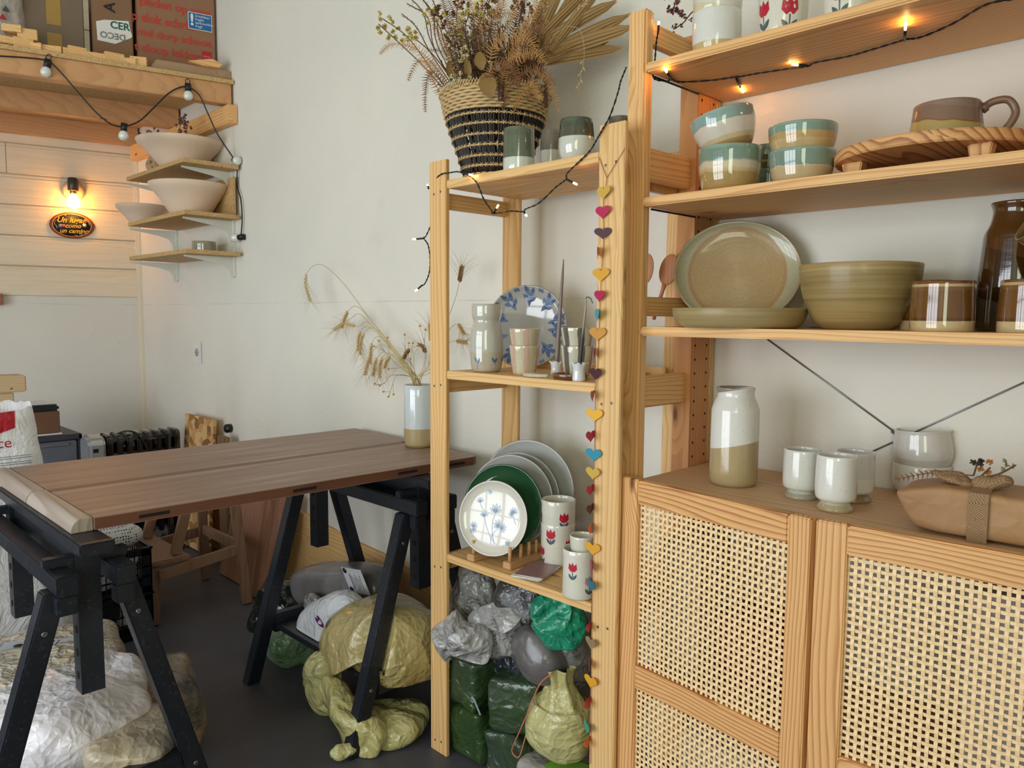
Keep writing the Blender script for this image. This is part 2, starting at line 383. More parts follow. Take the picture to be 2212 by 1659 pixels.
# sloping pine skirting plank along the back wall
mb = MB(); mb.prism([(-3.2, 0), (-.80, 0), (-.80, .272), (-1.02, .285), (-1.5, .305), (-2.07, .367), (-3.2, .42)], .018, (0, -.001, 0), (1, 0, 0), (0, 0, 1))
struct(mb.build('baseboard_back', pine(0), bevel=.003))

# ------------------------------------------------------------------ sleeping loft
lf = thing('loft_platform', 'wooden loft platform of timber joists under a particle board deck high in the corner', 'loft', LW(.0, .0, 2.02))
def lline(x, z0, z1, th, s0, s1):   # joist parallel to the left wall whose room-side face meets the back wall at x
    mb = MB(); P = Vector((x, 0, 0)); vs = []
    for zz in (z0, z1):
        for n in (0, -th):
            for s in (s0, s1): q = P + LD*s + LN*n; q.z = zz; vs.append(q)
    return mb.add(vs, [(0, 2, 3, 1), (4, 5, 7, 6), (0, 1, 5, 4), (2, 6, 7, 3), (0, 4, 6, 2), (1, 3, 7, 5)])
lline(-2.428, 2.112, 2.200, .06, .012, 2.6).build('front_beam', beamw(1), lf, bevel=.003)
lline(-3.02, 2.105, 2.200, .06, .012, 2.6).build('joist', beamw(1), lf, bevel=.003)
lline(-3.59, 2.105, 2.200, .06, .012, 2.6).build('joist', beamw(1), lf, bevel=.003)
mb = MB(); P = Vector((-2.418, 0, 0)); a = P + LD*.005; b = P + LD*2.6; c = Vector((XC, 0, 0)) + LD*2.6 + LN*.02; d = Vector((XC+.02, -.004, 0))
mb.prism([(q.x, q.y) for q in (a, b, c, d)][::-1], .018, (0, 0, 2.2002), (1, 0, 0), (0, 1, 0)); mb.build('deck', M_chip, lf)
mb = MB(); mb.box(XC+.035, -2.396, -.045, -.001, 2.022, 2.104); mb.build('wall_ledger', pineo(0), lf, bevel=.003)
DECK = 2.219
# ------------------------------------------------------------------ tall shelving unit (right) with its cabinet doors
YF, YR = -.3082, -.002
H1, H2, H3, H4 = 1.6806, 1.4137, 1.1497, .828
TX0, TX1 = 0.0, .93
tu = thing('tall_shelf_frame', 'tall orange pine shelf frame with perforated rear posts to the right of the heart garland', 'shelving unit', (TX0, YF, 0))
PX = pineo(0); PY = pineo(1); PZ = pineo(2)
M_hole = plain('drilled_hole', (40, 22, 12), .9)
def post(x0, x1, y0, y1, z1, b=.004):
    return MB().box(x0, x1, y0, y1, 0, z1)
for x0 in (TX0, TX1-.0445):
    post(x0, x0+.0445, YF, YF+.0296, 1.79).build('front_post', PZ, tu, bevel=.0045)
for k, x0 in enumerate((TX0, TX1-.0445)):
    mb = MB().box(x0, x0+.0445, -.109, -.0305, 0, 1.79)
    xf = x0+.0445 if k == 0 else x0; sg = 1 if k == 0 else -1
    for i in range(52):
        z = .05 + i*.032
        for y in (-.092, -.043):
            mb.lathe([(0, 0), (.0031, 0), (.0031, .0004), (0, .0004)], 10, (xf, y, z), Matrix.Rotation(sg*PI/2, 3, 'Y'), 1)
    mb.build('perforated_rear_post', [wood('pine_reddish', (206, 146, 88), (168, 104, 56), 2, contrast=.5, knots=.1), M_hole], tu, fix=False)
    MB().box(x0+.004, x0+.0405, -.030, -.002, 0, 1.79).build('rear_strip', pine(2), tu, bevel=.003)
    xr = (x0+.013, x0+.031)
    for za, zb in ((1.731, 1.775), (1.456, 1.522), (1.1717, 1.213), (.9776, 1.0436), (.30, .366), (.06, .126)):
        MB().box(xr[0], xr[1], YF+.0285, -.108, za, zb).build('side_rail', PY, tu, bevel=.002)
def shelf(nm, lab, x0, x1, y0, y1, zt, th=.0185, mat=None, bev=.003, group=None):
    mb = MB(); mb.box(x0, x1, y0, y1, zt-th, zt)
    o = mb.build(nm, mat or PX, origin=((x0+x1)/2, y0, zt-th), bevel=bev); tag(o, lab, 'shelf', group); return o
sx0, sx1 = .0462, .8838
shelf('shelf_board', 'highest pine shelf board of the tall unit with fairy lights along its underside', sx0, sx1, YF-.001, -.006, H1)
shelf('shelf_board', 'pine shelf board holding the turquoise rimmed bowls and round wooden riser', sx0, sx1, YF-.001, -.006, H2)
shelf('shelf_board', 'pine shelf board at eye level holding the big oval dish and brown bowl', sx0, sx1, YF-.001, -.006, H3)
shelf('shelf_board', 'wide pine cabinet top board under the footed cups and paper parcel', sx0-.001, sx1+.001, -.3305, -.004, H4, .022, wood('pine_top', (222, 184, 142), (186, 142, 102), 0, knots=.35, contrast=.7))
shelf('shelf_board', 'pine board inside the cabinet behind the cane doors', sx0, sx1, -.305, -.006, .41, mat=wood('pine_inside', (196, 146, 92), (160, 106, 62), 0))
shelf('shelf_board', 'lowest pine board near the floor inside the cabinet', sx0, sx1, -.305, -.006, .08, mat=wood('pine_inside', (196, 146, 92), (160, 106, 62), 0))
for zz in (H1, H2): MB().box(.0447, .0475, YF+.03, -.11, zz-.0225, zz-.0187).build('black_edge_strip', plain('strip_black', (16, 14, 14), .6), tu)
# wire cross brace behind the unit
br = thing('wire_cross_brace', 'thin steel wire cross brace stretched in an X against the white wall', 'brace', (.43, -.012, .9))
MB().tube([(.16, -.0028, 1.131), (.455, -.0028, .942)], .0017, 8).build('rod', M_steel, br)
MB().tube([(.475, -.0028, .93), (.60, -.0028, .850)], .0017, 8).build('rod', M_steel, br)
MB().tube([(.300, -.0028, .8295), (.775, -.0028, 1.125)], .0017, 8).build('rod', M_steel, br)
MB().tube([(.448, -.0048, .946), (.480, -.0048, .926)], .0042, 10).build('turnbuckle', plain('zinc', (150, 152, 150), .45, .8), br)

# cane doors -----------------------------------------------------
def m_cane():
    m = N('cane'); n1 = m.noise(m.mapped((1, 1, 1)), 140, 2); n2 = m.noise(m.mapped(), 9, 2)
    col = m.mix(n1, lin((255, 226, 180)), lin((242, 204, 150))); col = m.mix(m.math('MULTIPLY', n2, .3), col, lin((228, 188, 130)))
    m.set(Base_Color=col, Roughness=.42); return m.mat
M_cane = m_cane()
DZ = wood('door_pine', (232, 180, 118), (190, 126, 72), 2, ring=.007, contrast=.95, knots=.15)
DX = wood('door_pine', (232, 180, 118), (182, 114, 62), 0, ring=.009, contrast=1.0, knots=.15)
def cane(mb, w, z0, z1, T, pitch=.0116, sw=.0056, th=.0009):
    """woven strips across [0,w] x [z0,z1]; T maps local (x,y,z)"""
    nx = int(w/pitch)+1; nz = int((z1-z0)/pitch)+1
    rr = random.Random(5)
    for i in range(nx):
        x = (i+.35)*pitch
        if x > w: break
        j0 = rr.uniform(-.0005, .0005); vs = []; fs = []
        for k in range(nz+1):
            z = min(z0 + k*pitch, z1); s = (1 if (i+k) % 2 else -1)*.0012
            for dx in (-sw/2, sw/2):
                for dy in (-th/2, th/2): vs.append(T @ Vector((x+dx+j0, s+dy, z)))
        for k in range(nz):
            a = k*4; b = a+4
            fs += [(a, a+2, b+2, b), (a+1, b+1, b+3, a+3), (a, b, b+1, a+1), (a+2, a+3, b+3, b+2)]
        mb.add(vs, fs, 0)
    for k in range(nz):
        z = z0+(k)*pitch
        if z > z1: break
        j0 = rr.uniform(-.0004, .0004); vs = []; fs = []
        for i in range(nx+1):
            x = min((i+.35)*pitch, w); s = -(1 if (i+k) % 2 else -1)*.0012
            if i == 0: x = 0 if False else x
            for dz in (-sw/2, sw/2):
                for dy in (-th/2, th/2): vs.append(T @ Vector((x, s+dy, z+dz+j0)))
        for i in range(nx):
            a = i*4; b = a+4
            fs += [(a, b, b+2, a+2), (a+1, a+3, b+3, b+1), (a, a+1, b+1, b), (a+2, b+2, b+3, a+3)]
        mb.add(vs, fs, 0)
def door(lab, p0, p1, hinge_left, ls, rs, zt=.840, zb=.03):
    p0 = Vector((p0[0], p0[1], 0)); p1 = Vector((p1[0], p1[1], 0)); U = (p1-p0).normalized(); W = (p1-p0).length; Nn = Vector((U.y, -U.x, 0))
    R = Matrix((U, -Nn, Vector((0, 0, 1)))).transposed(); T = Matrix.Translation(p0) @ R.to_4x4()
    d = thing('cane_door', lab, 'cabinet door', p0)
    def part(nm, x0, x1, z0, z1, mat, y0=0, y1=.020):
        mb = MB(); mb.T = T; mb.box(x0, x1, y0, y1, z0, z1); mb.build(nm, mat, d, bevel=.0022)
    part('stile', 0, ls, zb, zt, DZ); part('stile', W-rs, W, zb, zt, DZ)
    part('top_rail', ls, W-rs, zt-.050, zt-.0015, DX); part('middle_rail', ls, W-rs, .400, .450, DX, .001, .0195); part('bottom_rail', ls, W-rs, zb, zb+.05, DX)
    for a, b in ((.446, zt-.047), (zb+.046, .404)):
        mb = MB(); T2 = T @ Matrix.Translation((ls-.004, .010, 0)); cane(mb, W-rs-ls+.008, a, b, T2); mb.build('cane_panel', M_cane, d, smooth=False, fix=False)
    return d
door('pine framed door with woven cane panels, the left door of the pair', (.036, -.3525), (.462, -.400), True, .050, .042)
door('pine framed door with woven cane panels, the right door of the pair', (.4690, -.396), (.929, -.3535), False, .050, .05)
# things dimly visible behind the cane
def simple(name, lab, cat, mb, mats, org, bevel=0, group=None, smooth=None):
    o = mb.build(name, mats, origin=org, bevel=bevel, smooth=smooth); tag(o, lab, cat, group); return o
def cbx(x0, x1, y0, y1, z0, z1): return MB().box(x0, x1, y0, y1, z0, z1)
simple('storage_box', 'dark red box dimly visible behind the left cane door', 'box', cbx(.20, .33, -.22, -.10, .4105, .56), plain('dark_red_card', (120, 22, 26), .7), (.26, -.16, .41), .004)
simple('storage_box', 'pale grey box behind the left cane door beside the red box', 'box', cbx(.08, .175, -.26, -.12, .4105, .70), plain('grey_card', (150, 150, 148), .7), (.12, -.2, .41), .004)
simple('storage_box', 'white and grey box stacked on the low board behind the left cane door', 'box', cbx(.14, .36, -.27, -.08, .0805, .30), plain('pale_card', (190, 190, 192), .7), (.25, -.2, .08), .004)
simple('storage_box', 'white box with red print behind the top corner of the right cane door', 'box', cbx(.66, .80, -.26, -.12, .4105, .74), plain('white_card', (205, 198, 198), .7), (.73, -.2, .41), .004)

# ------------------------------------------------------------------ small shelving unit (left)
SY = -.3696; SRY = -.11; SX0, SX1 = -.5711, .0445; SZ = 1.5577; PW = .0655
su = thing('small_shelf_frame', 'light pine shelf frame of flat boards left of the tall unit', 'shelving unit', (SX0, SY, 0))
QZ = pine(2); QX = pine(0); QY = pine(1)
M_screw = plain('screw_head', (120, 122, 124), .35, 1)
def board_post(x0, y0, top, scr):
    mb = MB().box(x0, x0+PW, y0, y0+.0115, 0, top); o = mb.build('front_board' if y0 < -.2 else 'rear_board', QZ, su, bevel=.0015); return o
M0, M1_, M2_, M3_ = 1.5059, 1.5059, 1.0308, .5542
for k, x0 in enumerate((SX0, SX1-PW)):
    for y0 in (SY, SRY):
        if k and y0 > -.2: MB().box(-.062, -.003, -.060, -.0485, 0, 1.556).build('rear_board', QZ, su, bevel=.0015); continue
        o = board_post(x0, y0, SZ if y0 < -.2 else 1.556, k)
    for z in (M1_, M2_, M3_):
        za = z-.022
        MB().box(x0+.003, x0+(.021 if k == 0 else .0185), SY+.0115, SRY if k == 0 else -.0605, za-.040, za).build('side_rail', QY, su, bevel=.0015)
    for z in (M1_-.030, M2_-.042, M3_-.045, .03):
        for dx in (.018, .044):
            MB().lathe([(0, -.0012), (.0027, -.0012), (.0031, 0), (.0022, .0005), (0, .0001)], 12, (x0+dx, SY-.0001, z + (.004 if dx > .03 else 0)), Matrix.Rotation(PI/2, 3, 'X')).build('screw', M_screw, su)
for z in (M1_, M2_, M3_):
    MB().box(SX0+PW+.001, SX1-PW-.001, SRY+.0005, SRY+.0115, z-.02, z+.022).build('rear_stop', QX, su, bevel=.0015)
ux0, ux1 = SX0+PW+.0008, SX1-PW-.0008
def planked(nm, lab, z, cuts=(SY, -.283, -.197, -.123)):
    mb = MB()
    for a, b in zip(cuts, cuts[1:]): mb.box(ux0, ux1, a+.0008, b-.0008, z-.0205, z)
    o = mb.build(nm, QX, origin=((ux0+ux1)/2, SY, z-.0205), bevel=.0016); tag(o, lab, 'shelf'); return o
planked('slatted_shelf', 'slatted pine shelf under the wicker basket at the top of the left unit', M1_)
planked('slatted_shelf', 'slatted pine shelf under the blue leafed platter, halfway up the left unit', M2_)
planked('slatted_shelf', 'slatted pine shelf holding the plate rack, just above the plastic bags', M3_)
# ------------------------------------------------------------------ pottery
def vis(P, r=0): return P
def at_shelf(px, py, z, r=0.0):
    """centre of a round base of radius r whose nearest edge is seen at the pixel"""
    P = AZ(px, py, z); d = Vector((P.x-CAM.x, P.y-CAM.y, 0)).normalized(); return P + d*r
def on_y(px, y, z):
    P = AY(px, 829.5, y); t = (y-CAM.y)/ray(px, 700).y; Q = CAM + ray(px, 700)*t; return Vector((Q.x, y, z))
def pot_profile(prof, th):
    """outer profile [(r,z)] from foot to rim -> closed vessel wall"""
    out = [(0, 0.0006), (prof[0][0]*.8, .0006), (prof[0][0]*.9, 0)] + list(prof)
    r, z = prof[-1]; rim = [(r-th*.25, z+th*.35), (r-th*.75, z+th*.30)]
    inn = [(max(.002, a-th), max(b, th*1.6)) for a, b in reversed(prof)]
    fl = th*1.6; inn = [q for i, q in enumerate(inn) if q[1] > fl*1.05] ; last = inn[-1][0] if inn else prof[0][0]-th
    return out + rim + inn + [(last*.93, fl*1.15), (last*.7, fl), (0, fl)]
def smoothp(prof, n=5):
    """refine profile with catmull-rom"""
    P = [Vector((a, b, 0)) for a, b in prof]
    if len(P) < 3: return prof
    return [(max(0, q.x), q.y) for q in spline(P, n)]
class Pot:
    pass
def surf_r(prof, z):
    for (a, b), (c, d) in zip(prof, prof[1:]):
        if min(b, d) <= z <= max(b, d) and abs(d-b) > 1e-7: return a + (c-a)*(z-b)/(d-b)
    return prof[-1][0]
def decal(mb, prof, shape, th0, z0, mi, sc=1.0, rot=0.0, lift=.0004):
    """wrap a 2D polygon (u along the wall, v up) round the outside of a vessel"""
    c, s = math.cos(rot), math.sin(rot); R0 = surf_r(prof, z0)
    pts = []
    for u, v in shape:
        u, v = (u*c-v*s)*sc, (u*s+v*c)*sc; z = z0+v; r = surf_r(prof, z)+lift; a = th0+u/R0
        pts.append(Vector((r*math.cos(a), r*math.sin(a), z)))
    cen = sum(((Vector(q)) for q in shape_c(shape, c, s, sc)), Vector((0, 0)))/len(shape)
    z = z0+cen.y; r = surf_r(prof, z)+lift*1.6; a = th0+cen.x/R0
    n = len(pts); mb.add(pts+[Vector((r*math.cos(a), r*math.sin(a), z))], [(i, (i+1) % n, n) for i in range(n)], mi, False)
def shape_c(shape, c, s, sc): return [Vector(((u*c-v*s)*sc, (u*s+v*c)*sc)) for u, v in shape]
def petal(w, h, n=10): return [(w/2*math.sin(PI*i/n)*(1 if True else 1), h*i/n) for i in range(n+1)] + [(-w/2*math.sin(PI*i/n), h*i/n) for i in range(n-1, 0, -1)]
def off(sh, du, dv, rot=0):
    c, s = math.cos(rot), math.sin(rot); return [(u*c-v*s+du, u*s+v*c+dv) for u, v in sh]
def face_ang(P, px=0): return math.atan2(CAM.y-P.y, CAM.x-P.x)
def pot(name, lab, cat, P, prof, mats, th=.0035, wob=.006, group=None, tilt=None, seed=1, decals=None, handle=None, segs=56, refine=4):
    prof = smoothp(prof, refine) if refine else prof
    mb = MB(); mb.lathe(pot_profile(prof, th), segs, wob=wob, seed=seed)
    if decals:
        for (sh, dpx, z0, mi, sc, rot) in decals: decal(mb, prof, sh, face_ang(P)+dpx, z0, mi, sc, rot, .0004+wob*.01)
    if handle:
        root = thing(name, lab, cat, P, group, tilt); ORG[root.name] = Vector((0, 0, 0))
        o = mb.build(name+'_body', mats, root); o.parent = root; hb = MB(); handle(hb, prof); hb.build('handle', handle_mat(mats), root); return root
    o = mb.build(name, mats, origin=(0, 0, 0)); o.location = P
    if tilt: o.rotation_euler = tilt
    tag(o, lab, cat, group); return o
def handle_mat(mats): return mats[-1] if isinstance(mats, list) else mats
def PXP(P, prof_px):
    k = MPP(P); return [(r*k, h*k) for r, h in prof_px]

WH = (226, 224, 218); TAN = (178, 158, 118); TANW = (196, 178, 138); GREYW = (204, 202, 194)
M_clay = plain('terracotta_blush', (226, 200, 176), .75)

# ---- cabinet top ------------------------------------------------
Zc = H4+.0004
P = at_shelf(1583, 1054, Zc, .043); pr = PXP(P, [(44, 0), (50, 12), (50.5, 60), (50, 150), (49, 165), (44, 180), (39, 190), (38.5, 200), (41, 208)])
pot('milk_churn_vase', 'tall jar vase with white glazed neck over a bare tan lower half on cabinet top', 'vase', P, pr,
    glaze('vase_white_tan', [(0, TAN), (.42, WH), (.905, WH), (.985, (150, 140, 128))], pr[-1][1], slope=(-1.0, -.3), wav=.0, speck=.5, rough=.18, soft=.006), seed=3)
def footed(px, py, w, h, lab, st, sd):
    P = at_shelf(px, py, Zc, w*.5*.00082*.8); k = MPP(P); r = w/2*k; H = h*k
    pr = [(r*.86, 0), (r*.88, H*.05), (r*.74, H*.12), (r*.68, H*.155), (r*.90, H*.20), (r*1.0, H*.30), (r*1.0, H*.7), (r*.97, H*1.0)]
    return pot('footed_cup', lab, 'cup', P, pr, glaze('footed_%d' % sd, st, H, speck=.4, wav=.012), seed=sd, group='white footed cups on the cabinet top', refine=5, th=.0032)
footed(1731, 1080, 80, 104, 'pale footed cup at left of the trio, a small dark wick at its rim', [(0, (168, 162, 140)), (.12, (206, 206, 196)), (.16, (216, 216, 208))], 11)
footed(1842, 1087, 82, 106, 'white footed cup at the back right of the trio, its foot bare brown', [(0, (150, 128, 96)), (.17, WH), (.5, (216, 214, 214))], 12)
footed(1803, 1108, 84, 118, 'front cup of the footed trio, white with a flared tan foot', [(0, (184, 168, 132)), (.13, (206, 200, 184)), (.17, WH)], 13)
P = at_shelf(1988, 1078, Zc, .05); k = MPP(P); r0 = 56*k
prb = [(r0*.72, 0), (r0*.95, 12*k), (r0*1.03, 40*k), (r0*1.0, 66*k)]
lowb = pot('small_bowl', 'lower white glazed bowl of a stacked pair half hidden behind the paper parcel', 'bowl', P, prb, glaze('bowl_pale', [(0, (170, 160, 140)), (.12, WH)], 66*k, speck=.2), group='stacked white bowls', seed=21)
prc = [(r0*.86, 0), (r0*1.02, 22*k), (r0*1.05, 42*k), (r0*.97, 74*k), (r0*.99, 82*k)]
pot('small_bowl', 'upper white glazed bowl leaning slightly on the stacked pair behind the parcel', 'bowl', P+Vector((.002, 0, 57*k)), prc, glaze('bowl_pale2', [(0, (200, 198, 190)), (.3, (214, 212, 206))], 82*k, speck=.2), group='stacked white bowls', tilt=(0, -.06, 0), seed=22)

# ---- shelf 3 (eye level) -----------------------------------------
Z3 = H3+.0004
M_oliv = glaze('olive_clay', [(0, (168, 148, 104)), (1, (176, 154, 108))], .12, rough=.42, coat=.1, streak=.6)
P = on_y(1595, -.225, Z3); k = MPP(P); lowdish = PXP(P, [(118, 0), (128, 6), (138, 24), (140.5, 40)])
pot('serving_dish', 'low round olive clay dish in front of the leaning oval plate', 'dish', P, lowdish, M_oliv, seed=31, th=.004, segs=80)
# big plate leaning on the wall behind
P = on_y(1588, -.115, Z3+.002); k = MPP(AY(1588, 580, -.10)); Rp = 133*k
def plate(name, lab, P, R, depth, mats, tilt, az, decals=None, group=None, flat=.78, th=.004, sq=1.0, cat='plate', rimw=0):
    """plate built lying, then stood on its rim and leaned back; decals = [(poly,u,v,mi,rot)] on the face"""
    prof = [(0, 0), (R*flat*.95, 0), (R*flat, .0005), (R*.90, depth*.35), (R*.975, depth*.8), (R, depth)]
    inn = [(R-th*.8, depth+.0008), (R*.955, depth*.78+th*.6), (R*.88, depth*.32+th), (R*flat*.97, th), (0, th*.9)]
    mb = MB(); mb.T = Matrix.Diagonal((1, sq, 1, 1)); mb.lathe(prof+inn, 96, wob=0)
    if decals:
        for sh, mi in decals:
            n = len(sh); cx = sum(q[0] for q in sh)/n; cy = sum(q[1] for q in sh)/n
            def hz(u, v):
                r = math.hypot(u, v)/R
                zz = th*.9 if r < flat*.97 else (th*.9+(depth*.32)*(r-flat*.97)/(.88-flat*.97) if r < .88 else depth*.32+th+(depth*.46-th*.4)*(r-.88)/.075)
                return zz+.0009
            mb.add([(u, v, hz(u, v)) for u, v in sh]+[(cx, cy, hz(cx, cy))], [(i, (i+1) % n, n) for i in range(n)], mi)
    o = mb.build(name, mats, origin=(0, 0, 0))
    # local +z faces viewer side (-y) after standing up
    o.rotation_euler = Euler((PI/2 - tilt, 0, az), 'XYZ')
    up = Matrix.Rotation(az, 3, 'Z') @ Vector((0, math.sin(tilt), math.cos(tilt)))
    o.location = Vector(P) + up*R*sq; tag(o, lab, cat, group); return o
M_big = N('big_plate_glaze'); m = M_big; le = m.n('VectorMath', operation='LENGTH'); m.l(m.vmath('MULTIPLY', m.tc.outputs['Object'], (1, 1, 0)), le.inputs[0])
rr_ = m.math('DIVIDE', le.outputs['Value'], Rp); col = m.ramp(rr_, [(0, lin((174, 146, 102))), (.70, lin((168, 138, 92))), (.755, lin((158, 112, 62))), (.79, lin((168, 168, 140))), (.93, lin((150, 150, 124))), (.965, lin((150, 128, 86)))])
n_ = m.noise(m.mapped(), 180, 3); col = m.mix(m.math('MULTIPLY', n_, .45), col, lin((214, 188, 146))); ring_ = m.noise(m.vmath('ADD', (0, 0, 0), rr_), 70, 2)
m.set(Base_Color=col, Roughness=.22, Coat_Weight=.8, Coat_Roughness=.06); m.bump(ring_, .25, .003)
plate('oval_platter', 'large shallow brown centred dish with grey green rim standing against the wall', P, Rp, .018, M_big.mat, .22, .50, flat=.74, sq=.86, cat='dish')
# wooden spoons behind the front post
M_spoon = wood('spoon_wood', (186, 124, 82), (150, 92, 58), 2, contrast=.5, knots=0)
def spoon(lab, bx, by, tx, ty, y, mat, w):
    a = AY(bx, by, y); b = AY(tx, ty, y); a.z = max(a.z, Z3+.01); k = MPP(b); ax = (b-a).normalized(); sd = ax.cross(Vector((0, 1, 0))).normalized(); nn = sd.cross(ax)
    L = (b-a).length; mb = MB(); mb.tube([a, a.lerp(b, .45), a.lerp(b, .56)], [.0042, .0044, .006], 8)
    c = a.lerp(b, .77); Rm = Matrix((sd, nn, ax)).transposed()
    mb.lathe([(w*k*math.sin(t*PI/14), -L*.235*math.cos(t*PI/14)) for t in range(15)], 20, c, Rm @ Matrix.Diagonal((1, .18, 1)))
    o = mb.build('wooden_spoon', mat, origin=a); tag(o, lab, 'spoon', 'wooden spoons leaning at the shelf end')
spoon('reddish wooden spoon leaning by the big platter at the left end of the shelf', 1412, 690, 1455, 550, -.125, M_spoon, 24)
spoon('wooden spoon half hidden behind the tall front post, left of the reddish spoon', 1380, 690, 1400, 548, -.16, M_spoon, 20)
P = on_y(1852, -.16, Z3); pr = PXP(P, [(70, 0), (92, 20), (110, 60), (119, 100), (122.5, 136)])
pot('mixing_bowl', 'deep olive brown clay bowl on a stack of white cards', 'bowl', P, pr, glaze('olive_bowl', [(0, (160, 138, 90)), (.9, (172, 150, 100)), (.965, (186, 160, 112))], pr[-1][1], rough=.4, coat=.12, streak=.8), seed=33, th=.005, segs=80, wob=.004)
P = on_y(2034, -.235, Z3); pr = PXP(P, [(57, 0), (62, 3), (63, 40), (61.5, 80), (61, 105)])
M_cup = glaze('brown_glaze_cup', [(0, (196, 172, 128)), (.215, (92, 54, 18)), (.28, (110, 70, 28)), (.82, (120, 80, 36)), (.90, (190, 160, 120)), (.955, (112, 66, 28))], pr[-1][1], rough=.08, wav=.015, coat=1)
pot('glazed_cup', 'shiny brown glazed cup with bare tan foot right of the clay bowl', 'cup', P, pr, M_cup, seed=34, group='brown glazed cups on the eye level shelf')
P = on_y(2006, -.125, Z3); pr2 = PXP(P, [(54, 0), (58, 3), (59, 40), (57.5, 80), (57, 104)])
pot('glazed_cup', 'brown glazed cup tucked behind, almost hidden by the shiny one', 'cup', P, pr2, M_cup, seed=35, group='brown glazed cups on the eye level shelf')
P = on_y(2186, -.095, Z3); pr = PXP(P, [(66, 0), (72, 8), (71, 90), (65, 180), (62, 208), (52, 230), (48, 255), (53, 272)])
pot('tall_bottle', 'tall dark brown bottle vase at the right edge behind the tilted cup', 'vase', P, pr, glaze('dark_brown_glaze', [(0, (92, 80, 60)), (.21, (62, 36, 12)), (.6, (86, 54, 22))], pr[-1][1], slope=(1.2, 0), wav=.06, drip=14, rough=.08, coat=1), seed=36, th=.005)
P = on_y(2225, -.235, Z3); pr = PXP(P, [(56, 0), (62, 4), (61, 60), (58, 112)])
pot('glazed_cup', 'brown glazed cup at the far right under a tilted cup', 'cup', P, pr, M_cup, seed=37, group='brown glazed cups on the eye level shelf')
P2 = P + Vector((.052, .01, pr[-1][1]+.052)); k = MPP(P)
o = pot('glazed_cup', 'green brown cup lying tilted on top of the right hand cup', 'cup', P2, [(46*k, 0), (52*k, 4*k), (54*k, 60*k), (52*k, 100*k)],
    glaze('greenish_cup', [(0, (110, 84, 50)), (.5, (136, 118, 82)), (.55, (120, 116, 78)), (.7, (122, 92, 56))], 100*k, rough=.12, wav=.08), seed=38, tilt=(0, -1.0, .55), group='brown glazed cups on the eye level shelf')

# ---- shelf 2 ------------------------------------------------------
Z2 = H2+.0004
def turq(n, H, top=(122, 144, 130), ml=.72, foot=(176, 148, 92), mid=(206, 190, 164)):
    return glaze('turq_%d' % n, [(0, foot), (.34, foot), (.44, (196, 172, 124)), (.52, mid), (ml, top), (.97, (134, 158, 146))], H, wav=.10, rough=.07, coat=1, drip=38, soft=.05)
P = on_y(1566, -.235, Z2); prB = PXP(P, [(48, 0), (58, 12), (65, 45), (66.5, 92)])
pot('ceramic_bowl', 'lower bowl of the left stack, turquoise rim over white and tan glaze', 'bowl', P, prB, turq(1, prB[-1][1], foot=(170, 142, 88), ml=.68), seed=41, group='turquoise rimmed bowls')
k = MPP(P)
pot('ceramic_bowl', 'tilted upper bowl of the left stack with thick turquoise rim', 'bowl', P+Vector((.000, .0, .079)), [(40*k, 0), (52*k, 14*k), (66*k, 52*k), (67*k, 80*k)], glaze('turq_2', [(0, (180, 146, 92)), (.22, (206, 184, 146)), (.34, (216, 206, 192)), (.70, (140, 164, 158)), (.97, (146, 170, 162))], 80*k, slope=(0, 0), wav=.06, rough=.07, coat=1, drip=16), tilt=(.10, -.24, 0), seed=42, group='turquoise rimmed bowls')
P = on_y(1718, -.215, Z2); k = MPP(P); prC = [(52*k, 0), (60*k, 12*k), (67*k, 45*k), (70*k, 71*k)]
pot('ceramic_bowl', 'lower bowl of the right stack, grey white below a turquoise band', 'bowl', P, prC, turq(3, 71*k, ml=.5, foot=(190, 170, 130), mid=(190, 184, 168)), seed=43, group='turquoise rimmed bowls')
pot('ceramic_bowl', 'upright upper bowl of the right stack with turquoise and tan bands', 'bowl', P+Vector((0, 0, 60*k)), [(55*k, 0), (62*k, 14*k), (69*k, 40*k), (71.5*k, 64*k)], turq(4, 64*k, ml=.74, top=(124, 150, 134), foot=(196, 166, 116), mid=(190, 156, 104)), seed=44, group='turquoise rimmed bowls')
P = on_y(1652, -.105, Z2); k = MPP(P)
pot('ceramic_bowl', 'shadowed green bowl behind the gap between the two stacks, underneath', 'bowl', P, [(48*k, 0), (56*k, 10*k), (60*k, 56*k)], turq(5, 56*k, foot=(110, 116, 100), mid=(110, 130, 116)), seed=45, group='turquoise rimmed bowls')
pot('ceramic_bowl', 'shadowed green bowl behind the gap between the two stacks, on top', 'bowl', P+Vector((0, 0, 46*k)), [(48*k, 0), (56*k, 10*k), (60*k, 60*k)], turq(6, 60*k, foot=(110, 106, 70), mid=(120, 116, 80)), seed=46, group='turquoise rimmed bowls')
# round wooden riser
rc = on_y(1802, -.165, Z2); rc.x += .158; RR = .158; rt = thing('round_riser', 'round striped wooden board on short feet carrying the brown mug', 'serving board', rc)
zt = .046; MB().lathe([(0, zt-.019), (RR*.985, zt-.019), (RR, zt-.016), (RR, zt-.003), (RR*.985, zt), (0, zt)], 96, rc).build('round_board', wood('riser_wood', (222, 168, 108), (160, 96, 54), 1, ring=.012, knots=.2, contrast=1.0), rt, smooth=False)
for a in (212, 318, 52, 130):
    c = rc + Vector((math.cos(math.radians(a))*RR*.80, math.sin(math.radians(a))*RR*.80, 0))
    MB().prism([(-.013, 0), (.013, 0), (.018, zt-.0192), (-.018, zt-.0192)], .024, c - Vector((0, -.012, 0)), (1, 0, 0), (0, 0, 1)).build('foot', wood('riser_foot', (226, 176, 112), (176, 116, 64), 2, knots=0), rt, bevel=.002)
